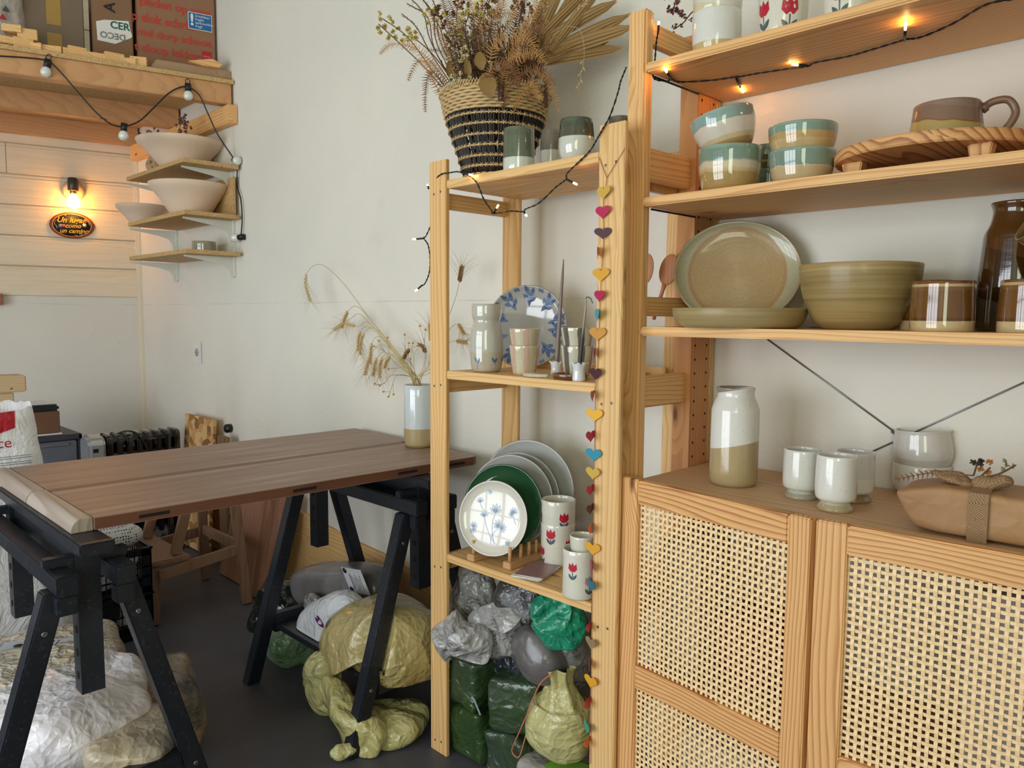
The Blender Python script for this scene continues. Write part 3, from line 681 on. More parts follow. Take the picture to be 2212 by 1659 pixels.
P = on_y(2020, -.175, Z2+zt+.0004); k = MPP(P); prm = [(74*k, 0), (76*k, 4*k), (70*k, 40*k), (66*k, 70*k), (65*k, 84*k)]
def mug_handle(hb, prof):
    a = face_ang(P)+PI/2+.05; u = Vector((math.cos(a), math.sin(a), 0)); z = Vector((0, 0, 1))
    pts = spline([u*64*k+z*70*k, u*84*k+z*84*k, u*112*k+z*84*k, u*126*k+z*58*k, u*112*k+z*28*k, u*88*k+z*10*k, u*70*k+z*7*k], 8)
    n = len(pts); hb.tube(pts, [(.0062 if 3 < i < n-3 else .0085) for i in range(n)], 12)
M_mug = glaze('mug_two_tone', [(0, (168, 148, 92)), (.52, (134, 86, 40)), (.56, (128, 102, 84)), (.9, (136, 112, 96))], 84*k, wav=.13, drip=16, rough=.3, coat=.2, slope=(1.5, 0))
pot('mug', 'wide brown mug with mauve brown glaze and looped handle on the round riser', 'mug', P, prm, [M_mug, plain('mug_handle_glaze', (128, 98, 78), .3)], handle=mug_handle, seed=47)

# ---- shelf 1 (top) -------------------------------------------------
Z1 = H1+.0004
P = on_y(1530, -.235, Z1); k = MPP(P); prA = [(40*k, 0), (49*k, 14*k), (52*k, 50*k), (51*k, 90*k)]
Ma = glaze('white_tan_cup', [(0, (196, 178, 128)), (.27, (222, 222, 216))], 90*k, speck=.3, wav=.03)
pot('stacking_cup', 'lower white cup with tan foot at the left end of the highest shelf', 'cup', P, prA, Ma, seed=51, group='cups on the highest shelf')
pot('stacking_cup', 'upper white cup with tan patch stacked at the left end of the highest shelf', 'cup', P+Vector((0, 0, 76*k)), prA, glaze('white_tan_cup2', [(0, (214, 204, 170)), (.3, (220, 216, 206))], 90*k, speck=.3, slope=(3, 0)), seed=52, group='cups on the highest shelf')
RED = lambda n, c: plain(n, c, .25)
M_tr = RED('tulip_red', (186, 34, 58)); M_tp = RED('tulip_pink', (222, 130, 150)); M_tg = RED('tulip_leaf', (84, 96, 104)); M_tw = RED('tulip_white', (230, 214, 210))
TS = 1.25
tul = [(-.5, .3), (-.42, .9), (-.2, .62), (0, 1.0), (.2, .62), (.42, .9), (.5, .3), (.25, 0), (-.25, 0)]
def tulip(th, z, s, mi=1, leafmi=2, stem=.9):
    s *= TS
    d = [([(a*1.0, b*1.0) for a, b in tul], th, z, mi, s, 0)]
    d.append(([(-.045, 0), (-.045, -stem), (.045, -stem), (.045, 0)], th, z, leafmi, s, 0))
    d.append((off(petal(.3, .8), 0, -stem, .65), th, z, leafmi, s, 0)); d.append((off(petal(.3, .8), 0, -stem, -.65), th, z, leafmi, s, 0)); return d
P = on_y(1667, -.215, Z1); k = MPP(P); prT = [(40*k, 0), (45*k, 10*k), (50*k, 50*k), (53*k, 110*k)]
M_white_t = glaze('white_speckled', [(0, (206, 196, 170)), (.06, (222, 218, 204))], 110*k, speck=.5, wav=.01)
pot('tulip_cup', 'white cup with a red tulip, middle of the highest shelf', 'cup', P, prT, [M_white_t, M_tr, M_tg], decals=tulip(.28, 46*k, 28*k)+tulip(-.9, 52*k, 26*k), seed=53, group='cups on the highest shelf')
P = on_y(1803, -.205, Z1)
pot('tulip_cup', 'rightmost cup on the highest shelf, mostly cut off by the picture top', 'cup', P, prT, [M_white_t, M_tr, M_tg], decals=tulip(-.35, 46*k, 28*k), seed=54, group='cups on the highest shelf')

# ---- left unit, bottom shelf: tulip beakers, plates ----------------
Zb = M3_+.0004
P = at_shelf(1204, 1226, Zb, .037); k = MPP(P); prT = [(33*k, 0), (35*k, 12*k), (37*k, 60*k), (37.5*k, 90*k)]
M_wt = glaze('white_tulip_glaze', [(0, (206, 196, 172)), (.03, (216, 212, 198)), (.5, (220, 216, 204))], 90*k, speck=.15)
pot('tulip_beaker', 'lower red tulip beaker of the stacked pair behind the cards', 'cup', P, prT, [M_wt, M_tr, M_tg], decals=tulip(-.42, 62*k, 17*k, stem=.6)+tulip(.72, 42*k, 15*k)+tulip(-1.15, 22*k, 16*k), seed=61, th=.003)
pot('tulip_beaker', 'upper tulip beaker stacked open on the pair beside the green plate', 'cup', P+Vector((.001, 0, 66*k)), [(33*k, 0), (35*k, 10*k), (36.5*k, 40*k), (36.5*k, 74*k)], [M_wt, M_tr, M_tg], decals=tulip(.35, 32*k, 17*k, stem=.6)+tulip(-1.5, 30*k, 16*k), seed=62, th=.003)
P = at_shelf(1251, 1299, Zb, .038); k = MPP(P)
pot('tulip_pot', 'large white beaker with pink and red tulips at the shelf front edge', 'cup', P, [(34*k, 0), (37*k, 8*k), (36.5*k, 60*k), (37*k, 104*k)], [M_wt, M_tr, M_tg, M_tp], decals=tulip(-.42, 62*k, 16*k)+tulip(.60, 32*k, 17*k, mi=3), seed=63, th=.003)
pot('tulip_cup', 'small plain cup nested inside the large pink tulip beaker', 'cup', P+Vector((.004, .004, 86*k)), [(20*k, 0), (24*k, 8*k), (27*k, 30*k), (27.5*k, 46*k)], M_wt, seed=64, th=.003)
# wooden plate rack
rk0 = at_shelf(1004, 1216, Zb, 0); rk1 = at_shelf(1094, 1230, Zb, 0)
rk = thing('plate_rack', 'wooden plate rack with dowels holding the upright plates', 'plate rack', (rk0.x, rk0.y, Zb))
M_rk = wood('rack_wood', (206, 160, 112), (178, 128, 82), 1, knots=0, contrast=.5); dv = Vector((-.04, 1, 0)).normalized(); dowels = []
for q in (rk0, rk1):
    q = Vector((q.x, max(q.y, SY+.004), Zb)); MB().bar(q+Vector((0, 0, .009)), q+dv*.235+Vector((0, 0, .009)), .026, .017).build('rack_bar', M_rk, rk, bevel=.0015)
    for t in (.012, .052, .082, .11, .15, .2):
        e = q+dv*t; MB().tube([e+Vector((0, 0, .016)), e+Vector((0, 0, .052))], .0045, 12).build('dowel', M_rk, rk)
def leafset(u, v, s, rot):
    out = []
    for i, (a, l) in enumerate(((.0, 1.0), (.55, .85), (-.55, .85), (1.05, .6), (-1.05, .6))):
        out.append((off(petal(.22*s, .55*s*l), u, v, rot+a), 1))
    return out
M_pw = plain('plate_cream', (224, 218, 206), .15, coat=.8); M_pb = plain('brush_blue_pale', (168, 182, 204), .25, coat=.5); M_pb2 = plain('brush_blue', (86, 110, 158), .25, coat=.5)
def flowers():
    D = []
    def fl(u, v, s, rot, stem=None):
        for a, l in ((0, 1), (.45, .95), (-.45, .95), (.95, .8), (-.95, .8)): D.append((off(petal(.34*s, s*l), u, v, rot+a), 1))
        if stem:
            P_ = spline([(u, v, 0)]+[(a, b, 0) for a, b in stem], 6); w = .0011
            L = [(q.x-w, q.y) for q in P_]+[(q.x+w, q.y) for q in reversed(P_)]
            for i in range(len(P_)-1): D.append(([(P_[i].x-w, P_[i].y), (P_[i].x+w, P_[i].y), (P_[i+1].x+w, P_[i+1].y), (P_[i+1].x-w, P_[i+1].y)], 1))
    fl(.002, .012, .026, -.05, [(-.004, -.012), (-.001, -.04), (.006, -.065)])
    fl(-.028, .0, .018, .1, [(-.018, -.025), (-.004, -.05), (.014, -.066)])
    fl(.016, -.022, .022, .6, [(.003, -.035), (-.004, -.05), (-.003, -.066)]); fl(.018, -.020, .02, -1.9)
    fl(-.042, .034, .016, .15, [(-.036, .022), (-.03, .016)]); fl(.05, .016, .018, -.3, [(.055, 0), (.06, -.01)]); fl(.05, .016, .014, 2.0); fl(-.056, -.03, .018, -.2); fl(-.056, -.03, .016, -2.9); fl(-.016, .068, .012, 2.8); fl(.04, -.062, .014, -.6)
    return D
yb = SY+.012
def plate_at(px, py_bot, pz, wpx, y, lab, mats, tilt, az, decals=None, depth=.014, flat=.76, name='plate', zb=.0175):
    P = on_y(px, y, Zb+zb); k = MPP(P); return plate(name, lab, P, wpx/2*k, depth, mats, tilt, az, decals, flat=flat, cat='plate')
AZP = math.atan2(1, -1)*0 + .50
plate_at(1064, 1212, 0, 162, -.335, 'cream plate painted with pale blue flowers, front of the rack', [M_pw, M_pb], .20, .38, flowers())
plate_at(1086, 0, 0, 186, -.285, 'shiny dark green plate behind the blue flowered one', glaze('green_glaze', [(0, (34, 78, 50)), (1, (40, 90, 58))], .1, rough=.06, coat=1), .17, .38)
M_pg = glaze('grey_plate', [(0, (176, 174, 170)), (1, (186, 184, 180))], .1, rough=.1, coat=.9); M_pr = plain('tan_rim', (150, 132, 96), .4)
plate_at(1104, 0, 0, 196, -.240, 'grey glazed plate with dark rim directly behind the green plate', [M_pg], .15, .38)
plate_at(1118, 0, 0, 196, -.212, 'grey glazed plate second from the back of the rack', [M_pg], .14, .38)
plate_at(1140, 0, 0, 214, -.165, 'largest pale grey plate with a tan rim at the back of the rack', [glaze('grey_plate_big', [(0, (186, 188, 186)), (1, (186, 188, 186))], .1, rough=.1, coat=.9)], .12, .38)
# stack of cards
def cards(lab, px, py, z, n, w, d, mats, rot, grp=None):
    P = AZ(px, py, z); o = MB()
    for i in range(n):
        R = rotz(rot+random.uniform(-.12, .12)); o.cbox((P.x+random.uniform(-.004, .004), P.y+random.uniform(-.004, .004), z+.0006+i*.0012), (w, d, .0010), R, 1 if i == n-1 else 0)
    q = o.build('card_stack', mats, origin=P); tag(q, lab, 'cards', grp)
M_paper = plain('white_paper', (228, 224, 220), .6)
cards('stack of pinkish brown postcards beside the tulip beakers', 1158, 1238, Zb, 7, .075, .105, [M_paper, plain('postcard_pink', (150, 118, 116), .35)], .35)
cards('stack of white cards under the front of the clay bowl', 1812, 709, Z3, 5, .105, .07, [M_paper, M_paper], .05)
mb = MB(); P = AZ(1442-0, 1146, Zb+.05)
mb.prism(petal(.03, .12), .012, (-.085, -.135, Zb), (1, 0, 0), (0, -.15, 1)); simple('pale_wooden_block', 'tan leaf shaped piece behind the nested cups at the shelf right end', 'block', mb, plain('tan_wood', (190, 156, 112), .6), (-.085, -.135, Zb))

# ---- left unit, middle shelf --------------------------------------
Zm = M2_+.0004
blue_leaf = lambda th, z, s: [(off(petal(.34, 1.0), 0, 0, .55), th, z, 1, s, 0), (off(petal(.34, .8), 0, 0, -.35), th, z, 1, s, 0), ([(-.04, 0), (-.3, -.9), (-.22, -.9), (.04, 0)], th, z, 1, s, 0)]
P = on_y(1051, -.315, Zm); k = MPP(P); prV = [(26*k, 0), (33*k, 10*k), (36*k, 50*k), (34*k, 88*k), (29*k, 108*k), (32*k, 120*k), (32.5*k, 144*k)]
M_gg = glaze('grey_green_glaze', [(0, (186, 176, 158)), (.3, (190, 188, 176)), (1, (178, 174, 158))], 144*k, rough=.08, coat=1)
pot('carafe_vase', 'glossy grey carafe vase with small blue leaves near its base', 'vase', P, prV, [M_gg, M_pb2], decals=blue_leaf(-.55, 20*k, 15*k)+blue_leaf(.55, 20*k, 15*k)+blue_leaf(1.35, 20*k, 15*k), seed=71)
def ringleaf(R):
    D = []
    for a in range(0, 360, 38):
        t = math.radians(a+12); u, v = math.cos(t)*R*.80, math.sin(t)*R*.80
        for i, (da, l) in enumerate(((0, 1.0), (.5, .9), (-.5, .9), (1.0, .7), (-1.0, .7))):
            D.append((off(petal(.0105*R/.1, .030*R/.1*l), u-math.cos(t)*.005*i, v-math.sin(t)*.005*i, t-PI/2+PI*.0+da*.9 if i else t+PI/2), 1))
        t2 = t+math.radians(19)
        for j in (-.05, 0, .05): D.append((off(petal(.004, .012), math.cos(t2+j)*R*.88, math.sin(t2+j)*R*.88, t2-PI/2+.2), 1))
    return D
P = on_y(1136, -.165, Zm); k = MPP(P); Rq = 90*k
plate('leaf_platter', 'large speckled grey platter ringed with blue leaves leaning upright', P, Rq, .018, [glaze('platter_grey', [(0, (178, 180, 178)), (1, (186, 188, 186))], .1, rough=.08, coat=1, speck=.5), M_pb2], .16, .50, ringleaf(Rq), flat=.72, cat='plate', sq=1.0)
def striped(px, y, base, stripe, rim, w, h1_, lab1, lab2, sd, grp):
    P = on_y(px, y, Zm); k = MPP(P)
    def mat(nm):
        m = N(nm); sx = m.n('SeparateXYZ'); m.l(m.tc.outputs['Object'], sx.inputs[0]); an = m.math('ARCTAN2', sx.outputs['Y'], sx.outputs['X'])
        an = m.math('ADD', an, m.math('MULTIPLY', m.math('SUBTRACT', m.noise(m.mapped(), 18, 2), .5), .35))
        f = m.math('FRACT', m.math('MULTIPLY', m.math('ADD', an, 3.5), .95)); c = m.ramp(f, [(0, lin(base)), (.5, lin(base)), (.53, lin(stripe)), (.93, lin(stripe)), (.97, lin(base))])
        c = m.mix(m.math('MULTIPLY', m.noise(m.mapped(), 120, 2), .25), c, lin((150, 140, 115))); m.set(Base_Color=c, Roughness=.07, Coat_Weight=1.0, Coat_Roughness=.04); m.bump(m.noise(m.mapped(), 60, 2), .08, .002); return m.mat
    mm = mat('stripe_%d' % sd); pr = [(w*.70*k, 0), (w*.76*k, 6*k), (w*.92*k, 40*k), (w*k, h1_*k)]
    pot('striped_cup', lab1, 'cup', P, pr, mm, seed=sd, group=grp, wob=.01, th=.003)
    pot('striped_cup', lab2, 'cup', P+Vector((0, 0, (h1_-14)*k)), [(w*.76*k, 0), (w*.80*k, 6*k), (w*.98*k, (h1_*.8-8)*k), (w*1.0*k, (h1_*.8)*k)], mm, seed=sd+1, group=grp, wob=.012, th=.003)
striped(1133, -.305, (206, 196, 166), (206, 170, 152), 0, 33, 62, 'lower cup of the stacked pair with faint pink stripes', 'upper cup of the stacked pair with faint pink stripes', 73, 'pink striped cups')
striped(1240, -.300, (206, 200, 178), (92, 86, 76), 0, 36, 66, 'lower cup of the stacked pair with dark grey stripes', 'upper cup of the stacked pair with dark grey stripes', 76, 'dark striped cups')
P = on_y(1233, -.335, Zm); k = MPP(P)
pot('saucer', 'small dark brown saucer under the front edge of the dark striped cups', 'saucer', P, [(34*k, 0), (37*k, 3*k), (39*k, 12*k)], glaze('brown_saucer', [(0, (104, 62, 30)), (.9, (120, 74, 38))], .01, rough=.3), seed=78, th=.003, refine=0)
for o_ in [o for o in bpy.data.objects if o.name.startswith('striped_cup')][-2:]: o_.location.z += .0032; o_.location.y += .012
mb = MB(); P = on_y(1147, -.3585, Zm)
prl = []; n = 28
for i in range(n):
    a = 2*PI*i/n; r = .036*(1+.16*math.sin(3*a+1)+.08*math.sin(7*a)); prl.append((r*math.cos(a)*1.0, r*math.sin(a)*.42))
vs = [(u, v, .004+.004*math.hypot(u/.036, v/.016)) for u, v in prl] + [(0, 0, .0012)]; vs2 = [(u*.9, v*.9, .0008) for u, v in prl] + [(0, 0, .0002)]
mb.add(vs, [(i, (i+1) % n, n) for i in range(n)], 0, True); mb.add(vs2, [((i+1) % n, i, n) for i in range(n)], 0, True)
mb.add(vs[:n]+vs2[:n], [(i, (i+1) % n, (i+1) % n+n, i+n) for i in range(n)], 0, True)
o = mb.build('leaf_dish', plain('cream_glaze', (206, 198, 176), .12, coat=1), origin=(0, 0, 0)); o.location = P; o.location.y += .012; tag(o, 'shallow wavy cream dish in front of the pink striped cups', 'dish')
# taper candles in white fluted holders
def candle(px, y, hold_r, hold_h, x_top, lab_h, lab_c, col, hh, r, bend, z0=Zm):
    P = on_y(px, y, z0); k = MPP(P); mb = MB(); n = 60; prof = [(.8, 0), (.86, .1), (.78, .45), (.84, .75), (1.06, .95), (1.1, 1.0), (.95, .97), (.6, .72), (.5, .5), (0, .48)]
    idx = []
    for (a, b) in [(0, .0)]+prof:
        row = []
        for j in range(n):
            t = 2*PI*j/n; f = 1+(.10*math.cos(7*t))*max(0, b-.7)/.3; row.append((a*hold_r*k*f*math.cos(t), a*hold_r*k*f*math.sin(t), b*hold_h*k + (.05*hold_h*k*math.cos(7*t) if b > .9 else 0)))
        idx += row
    m_ = len(prof)+1; mb.add(idx, [(i*n+j, i*n+(j+1) % n, (i+1)*n+(j+1) % n, (i+1)*n+j) for i in range(m_-1) for j in range(n)], 0, True)
    o = mb.build('candle_holder', plain('white_glaze', (222, 224, 226), .12, coat=1), origin=(0, 0, 0)); o.location = P; tag(o, lab_h, 'candle holder', 'white fluted candle holders')
    top = AY(x_top[0], x_top[1], y); b0 = P + Vector((0, 0, hold_h*k*.49)); mb = MB(); pts = [b0.lerp(top, t/8) for t in range(9)]
    c = thing('taper_candle', lab_c, 'candle', b0, 'grey taper candles')
    mb.tube(pts, [r*(1-.55*t/8) for t in range(8)]+[r*.2], 16); mb.build('wax', col, c)
    d = (top-b0).normalized(); wk = [top-d*.002, top+d*.006] if not bend else spline([top-d*.002, top+d*.003, top+d*.003+Vector((.010, 0, -.002)), top+Vector((.017, 0, -.010))], 5)
    MB().tube(wk, .0009, 6).build('wick', M_black, c)
M_cg = N('candle_grad'); m = M_cg; sx = m.n('SeparateXYZ'); m.l(m.tc.outputs['Object'], sx.inputs[0]); m.set(Base_Color=m.ramp(m.math('MULTIPLY', sx.outputs['Z'], 6.2), [(0, lin((38, 38, 36))), (.45, lin((56, 54, 50))), (.62, lin((140, 134, 116))), (1, lin((168, 160, 140)))]), Roughness=.4)
candle(1252, -.3555, 17, 39, (1267, 645), 'white fluted candle holder at the shelf front edge', 'thin dark green to grey candle with bent wick in the front holder', M_cg.mat, 0, .0046, True)
candle(1203, -.255, 15, 29, (1217, 566), 'white fluted candle holder behind, beside the striped cups', 'tall mauve grey candle standing behind the dark striped cups', plain('mauve_wax', (128, 112, 104), .4), 0, .0062, False)

# ---- left unit, top: green and white cups -------------------------
Zt = M1_+.0004
def gw(px, y, r, top, lab, st, sd, body=1.0):
    P = on_y(px, y, Zt); k = MPP(P); h = (AY(px, top, y).z-Zt)/k
    pr = [(r*.94*k, 0), (r*k, 4*k), (r*k, h*.6*k), (r*.98*k, h*k)] if body == 1 else [(r*.62*k, 0), (r*.80*k, 6*k), (r*1.04*k, h*.30*k), (r*1.06*k, h*.6*k), (r*.96*k, h*k)]
    pot('green_top_cup', lab, 'cup', P, pr, glaze('gw_%d' % sd, st, h*k, wav=.01, rough=.1, coat=1, soft=.01), seed=sd, group='green topped cups by the basket')
G1 = (98, 106, 88); W1 = (206, 208, 198)
gw(1118, -.325, 34, 281, 'straight sided green cup with a low white foot, directly in front of the basket', [(0, W1), (.30, G1), (.8, (92, 102, 84))], 81)
gw(1186, -.185, 23, 285, 'small narrow green and white cup between the two larger cups', [(0, W1), (.60, (124, 118, 104))], 82)
gw(1240, -.285, 37, 262, 'round bellied cup, white below dark green, right of the basket', [(0, W1), (.6, (86, 86, 70)), (.8, (74, 82, 66))], 83, 2)
gw(1332, -.20, 26, 258, 'dark rimmed cup mostly hidden behind the right front post', [(0, W1), (.6, (96, 92, 76))], 84)
# ---- vase with grain on the table ----------------------------------
TT = .750
P = at_shelf(906, 968, TT+.0004, .036); VASE = P.copy(); k = MPP(P); prv = [(27*k, 0), (32*k, 8*k), (33*k, 40*k), (33*k, 133*k)]; VH_ = 133*k
pot('cylinder_vase', 'tall cylinder vase, white above bare tan, holding dried wheat on the table', 'vase', P, prv, glaze('wheat_vase', [(0, (164, 146, 104)), (.05, (178, 160, 118)), (.31, (206, 214, 218))], VH_, wav=.006, rough=.12, speck=.3, coat=1), seed=91)
# ------------------------------------------------------------------ work table: an old door on two trestles
tb = thing('table_top', 'worn brown wooden door laid flat as a work table top across two black trestles', 'table top', (-1.06, -.6, .724))
M_tt = wood('old_mahogany', (150, 122, 106), (122, 94, 80), 1, ring=.05, contrast=.45, knots=.0, rough=.45, bumpy=.1, worn=(178, 158, 144))
M_te = wood('old_mahogany_edge', (106, 66, 48), (78, 46, 34), 1, ring=.02, contrast=.5, knots=.0)
M_dk = plain('dark_slot', (26, 16, 12), .9)
def plank(x0, x1, y0, y1, cut=None):
    mb = MB(); poly = [(x0, y0), (x1, y0), (x1, y1), (x0, y1)] if not cut else cut
    mb.prism(poly, .026, (0, 0, .7245), (1, 0, 0), (0, 1, 0), 0, 1); return mb
M_tt2 = wood('old_mahogany_dark', (126, 98, 84), (104, 76, 64), 1, ring=.03, contrast=.5, knots=0, rough=.5)
plank(0, 0, 0, 0, [(-1.432, -1.140), (-1.062, -1.140), (-1.062, -.085), (-1.075, -.050), (-1.30, -.036), (-1.43, -.036)]).build('plank', [M_tt, M_te], tb, bevel=.0015)
plank(-1.061, -1.034, -1.140, -.10).build('dark_strip', [M_tt2, M_te], tb, bevel=.001)
pl = plank(0, 0, 0, 0, [(-1.033, -1.140), (-.712, -1.140), (-.696, -.10), (-.706, -.085), (-.73, -.080), (-1.033, -.062)])
pl.build('plank', [M_tt, M_te], tb, bevel=.0015)
for y in (-1.02, -.66, -.345, -.17):
    xx = -.712+(y+1.14)/1.04*.016
    MB().box(xx-.003, xx+.0010, y-.032, y+.032, .7335, .7405).build('mortise_slot', M_dk, tb)
M_mo = wood('silvery_moulding', (172, 158, 146), (128, 110, 96), 0, ring=.02, contrast=.6, knots=0, rough=.42)
def mould(x0, x1, lab):
    pr = [(-1.1405, .7235), (-1.1405, .7510), (-1.160, .7515)] + [(-1.160-.022*math.sin(t*PI/16), .7235+.028*math.cos(t*PI/16)) for t in range(1, 9)]
    mb = MB(); mb.prism([(a, b) for a, b in pr], x1-x0, (x0, 0, 0), (0, 1, 0), (0, 0, 1)); o = mb.build('edge_moulding', M_mo, tb, bevel=.001); o['label'] = lab
mould(-1.436, -1.068, 'greyish rounded end moulding, longer piece'); mould(-1.064, -.716, 'greyish rounded end moulding, nearer piece')
# trestles --------------------------------------------------------
M_tr_ = N('black_lacquer'); m = M_tr_; n1 = m.noise(m.mapped(), 5, 5); n2 = m.noise(m.mapped((1, 1, 1)), 130, 3)
c = m.mix(m.math('MULTIPLY', m.ramp(n2, [(.6, g(0)), (.72, g(1))]), .25), lin((24, 28, 36)), lin((98, 102, 108))); c = m.mix(m.math('MULTIPLY', m.ramp(n1, [(.55, g(0)), (.75, g(1))]), .35), c, lin((52, 58, 70)))
m.set(Base_Color=c, Roughness=m.ramp(n1, [(.3, g(.28)), (.7, g(.5))])); M_tr_ = m.mat
def trestle(lab, xc, yc, holes_to):
    L = .70; x0, x1 = xc-L/2, xc+L/2; t = thing('trestle', lab, 'trestle', (xc, yc, 0))
    def B(nm, *a, **k): return MB().box(*a).build(nm, M_tr_, t, bevel=.003)
    for s in (-1, 1):
        ya = yc+s*.052; B('rail', x0, x1, ya-.020, ya+.020, .628, .668)
        for xx in (x0+.006, x1-.038):
            B('rail_block', xx, xx+.032, ya-.018, ya+.018, .588, .6275)
        for xx in (x0+.062, x1-.062):
            mb = MB(); p0 = Vector((xx, ya+s*.012, .628)); p1 = Vector((xx, yc+s*.245, 0))
            hy = .021
            vs = []
            for (p, h) in ((p0, 0), (p1, 0)):
                for dx in (-.021, .021):
                    for dy in (-hy, hy): vs.append((p.x+dx, p.y+dy, p.z))
            mb.add(vs, [(0, 1, 3, 2), (4, 6, 7, 5), (0, 4, 5, 1), (2, 3, 7, 6), (0, 2, 6, 4), (1, 5, 7, 3)]); leg = mb.build('leg', M_tr_, t, bevel=.003)
            xf = xx+.0212 if xx > xc else xx-.0212
            for zz in (.55, .17):
                yy = ya+s*.012+(yc+s*.245-ya-s*.012)*(1-zz/.628)
                MB().lathe([(0, 0), (.006, 0), (.0052, .0022), (.003, .0018), (0, .001)], 14, (xf-.0006*(1 if xx > xc else -1), yy, zz), Matrix.Rotation((PI/2 if xx > xc else -PI/2), 3, 'Y')).build('bolt', M_steel, leg)
    for xx in (x0+.062, x1-.062):
        B('lower_stretcher', xx-.016, xx+.016, yc-.168, yc+.168, .145, .205)
    B('shelf_board', x0+.085, x1-.085, yc-.165, yc+.165, .158, .176)
    # adjustable upper frame
    B('support_bar', x0+.0, x1-.0, yc-.030, yc+.035, .697, .7228); B('support_apron', x0+.10, x1-.10, yc-.012, yc+.008, .625, .6968)
    for xx in (x0+.056, x1-.098):
        mb = MB().box(xx, xx+.042, yc-.022, yc+.022, .40, .6968)
        for i in range(5):
            for sx, xf in ((1, xx+.042), (-1, xx)):
                pass
            for sy in (-1, 1): mb.lathe([(0, 0), (.0085, 0), (.0085, .0006), (0, .0006)], 18, (xx+.021, yc+sy*.0221, .435+i*.048), Matrix.Rotation(-sy*PI/2, 3, 'X'), 1)
        mb.build('upright', [M_tr_, M_dk], t, fix=False)
        MB().box(xx+.008, xx+.034, yc-.078, yc+.078, .6685, .688).build('peg', M_tr_, t, bevel=.003)
    return t
trestle('black adjustable trestle in the foreground at the left under the door moulding', -.97, -1.163, 5)
trestle('black adjustable trestle near the wall beside the small pine shelf', -.975, -.300, 5)

# ------------------------------------------------------------------ step stool and boards behind it
M_st = wood('teak_stool', (150, 116, 92), (118, 86, 66), 2, ring=.02, contrast=.6, knots=0)
st = thing('step_stool', 'brown wooden step stool standing under the far side of the table', 'stool', (-2.1, -.4, 0))
def SB(nm, a, b, w_, d_, up=(0, 0, 1)): MB().bar(a, b, w_, d_, up).build(nm, M_st, st, bevel=.003)
SB('leg', (-1.905, -.245, 0.004), (-1.955, -.275, .50), .038, .024, (1, 0, 0)); SB('leg', (-2.305, -.245, 0.004), (-2.26, -.275, .50), .038, .024, (1, 0, 0))
SB('leg', (-1.935, -.600, 0.004), (-1.945, -.585, .222), .038, .024, (1, 0, 0)); SB('leg', (-2.30, -.600, 0.004), (-2.29, -.585, .222), .038, .024, (1, 0, 0))
SB('upper_leg', (-1.968, -.500, .246), (-1.975, -.43, .50), .038, .024, (1, 0, 0)); SB('upper_leg', (-2.27, -.500, .246), (-2.265, -.43, .50), .038, .024, (1, 0, 0))
MB().box(-2.315, -1.93, -.625, -.455, .224, .244).build('step', M_st, st, bevel=.004)
MB().box(-2.30, -1.94, -.445, -.235, .501, .521).build('top_step', M_st, st, bevel=.004)
SB('stretcher', (-1.932, -.58, .190), (-1.932, -.262, .225), .020, .042); SB('stretcher', (-2.30, -.58, .190), (-2.30, -.262, .225), .020, .042); SB('stretcher', (-1.94, -.258, .235), (-2.28, -.258, .235), .020, .042)
M_ply = wood('plywood_brown', (168, 122, 92), (134, 90, 64), 2, ring=.03, contrast=.5, knots=0)
def lean(nm, lab, pts, th, base_y, top_y, mat):
    H = max(b for a, b in pts); mb = MB(); V = Vector((0, (top_y-base_y)/H, 1)); mb.prism(pts, th, (0, base_y, 0), (1, 0, 0), tuple(V)); simple(nm, lab, 'board', mb, mat, (pts[0][0], base_y, 0), .002)
lean('plywood_board', 'pale brown board leaning on the pine plank behind the stool', [(-2.34, .002), (-2.03, .002), (-1.98, .36), (-2.2, .50), (-2.30, .50)], .012, -.16, -.05, M_ply)
lean('plywood_board', 'curved brown board leaning on the pine plank right of the stool leg', [(-1.99, .002), (-1.93, .002), (-1.87, .10), (-1.83, .25), (-1.82, .42), (-1.98, .46)], .018, -.185, -.05, wood('plywood_brown2', (150, 104, 78), (120, 78, 56), 2, ring=.03, contrast=.5, knots=0))
simple('bark_log', 'rough bark edged plank standing behind the stool', 'plank', MB().prism([(-2.52, .003), (-2.44, .003), (-2.435, .42), (-2.45, .6), (-2.53, .6)], .03, (0, -.05, 0), (1, 0, 0), (0, 0, 1)), wood('bark', (150, 120, 88), (90, 64, 44), 2, contrast=.9), (-2.5, -.05, 0), .004)

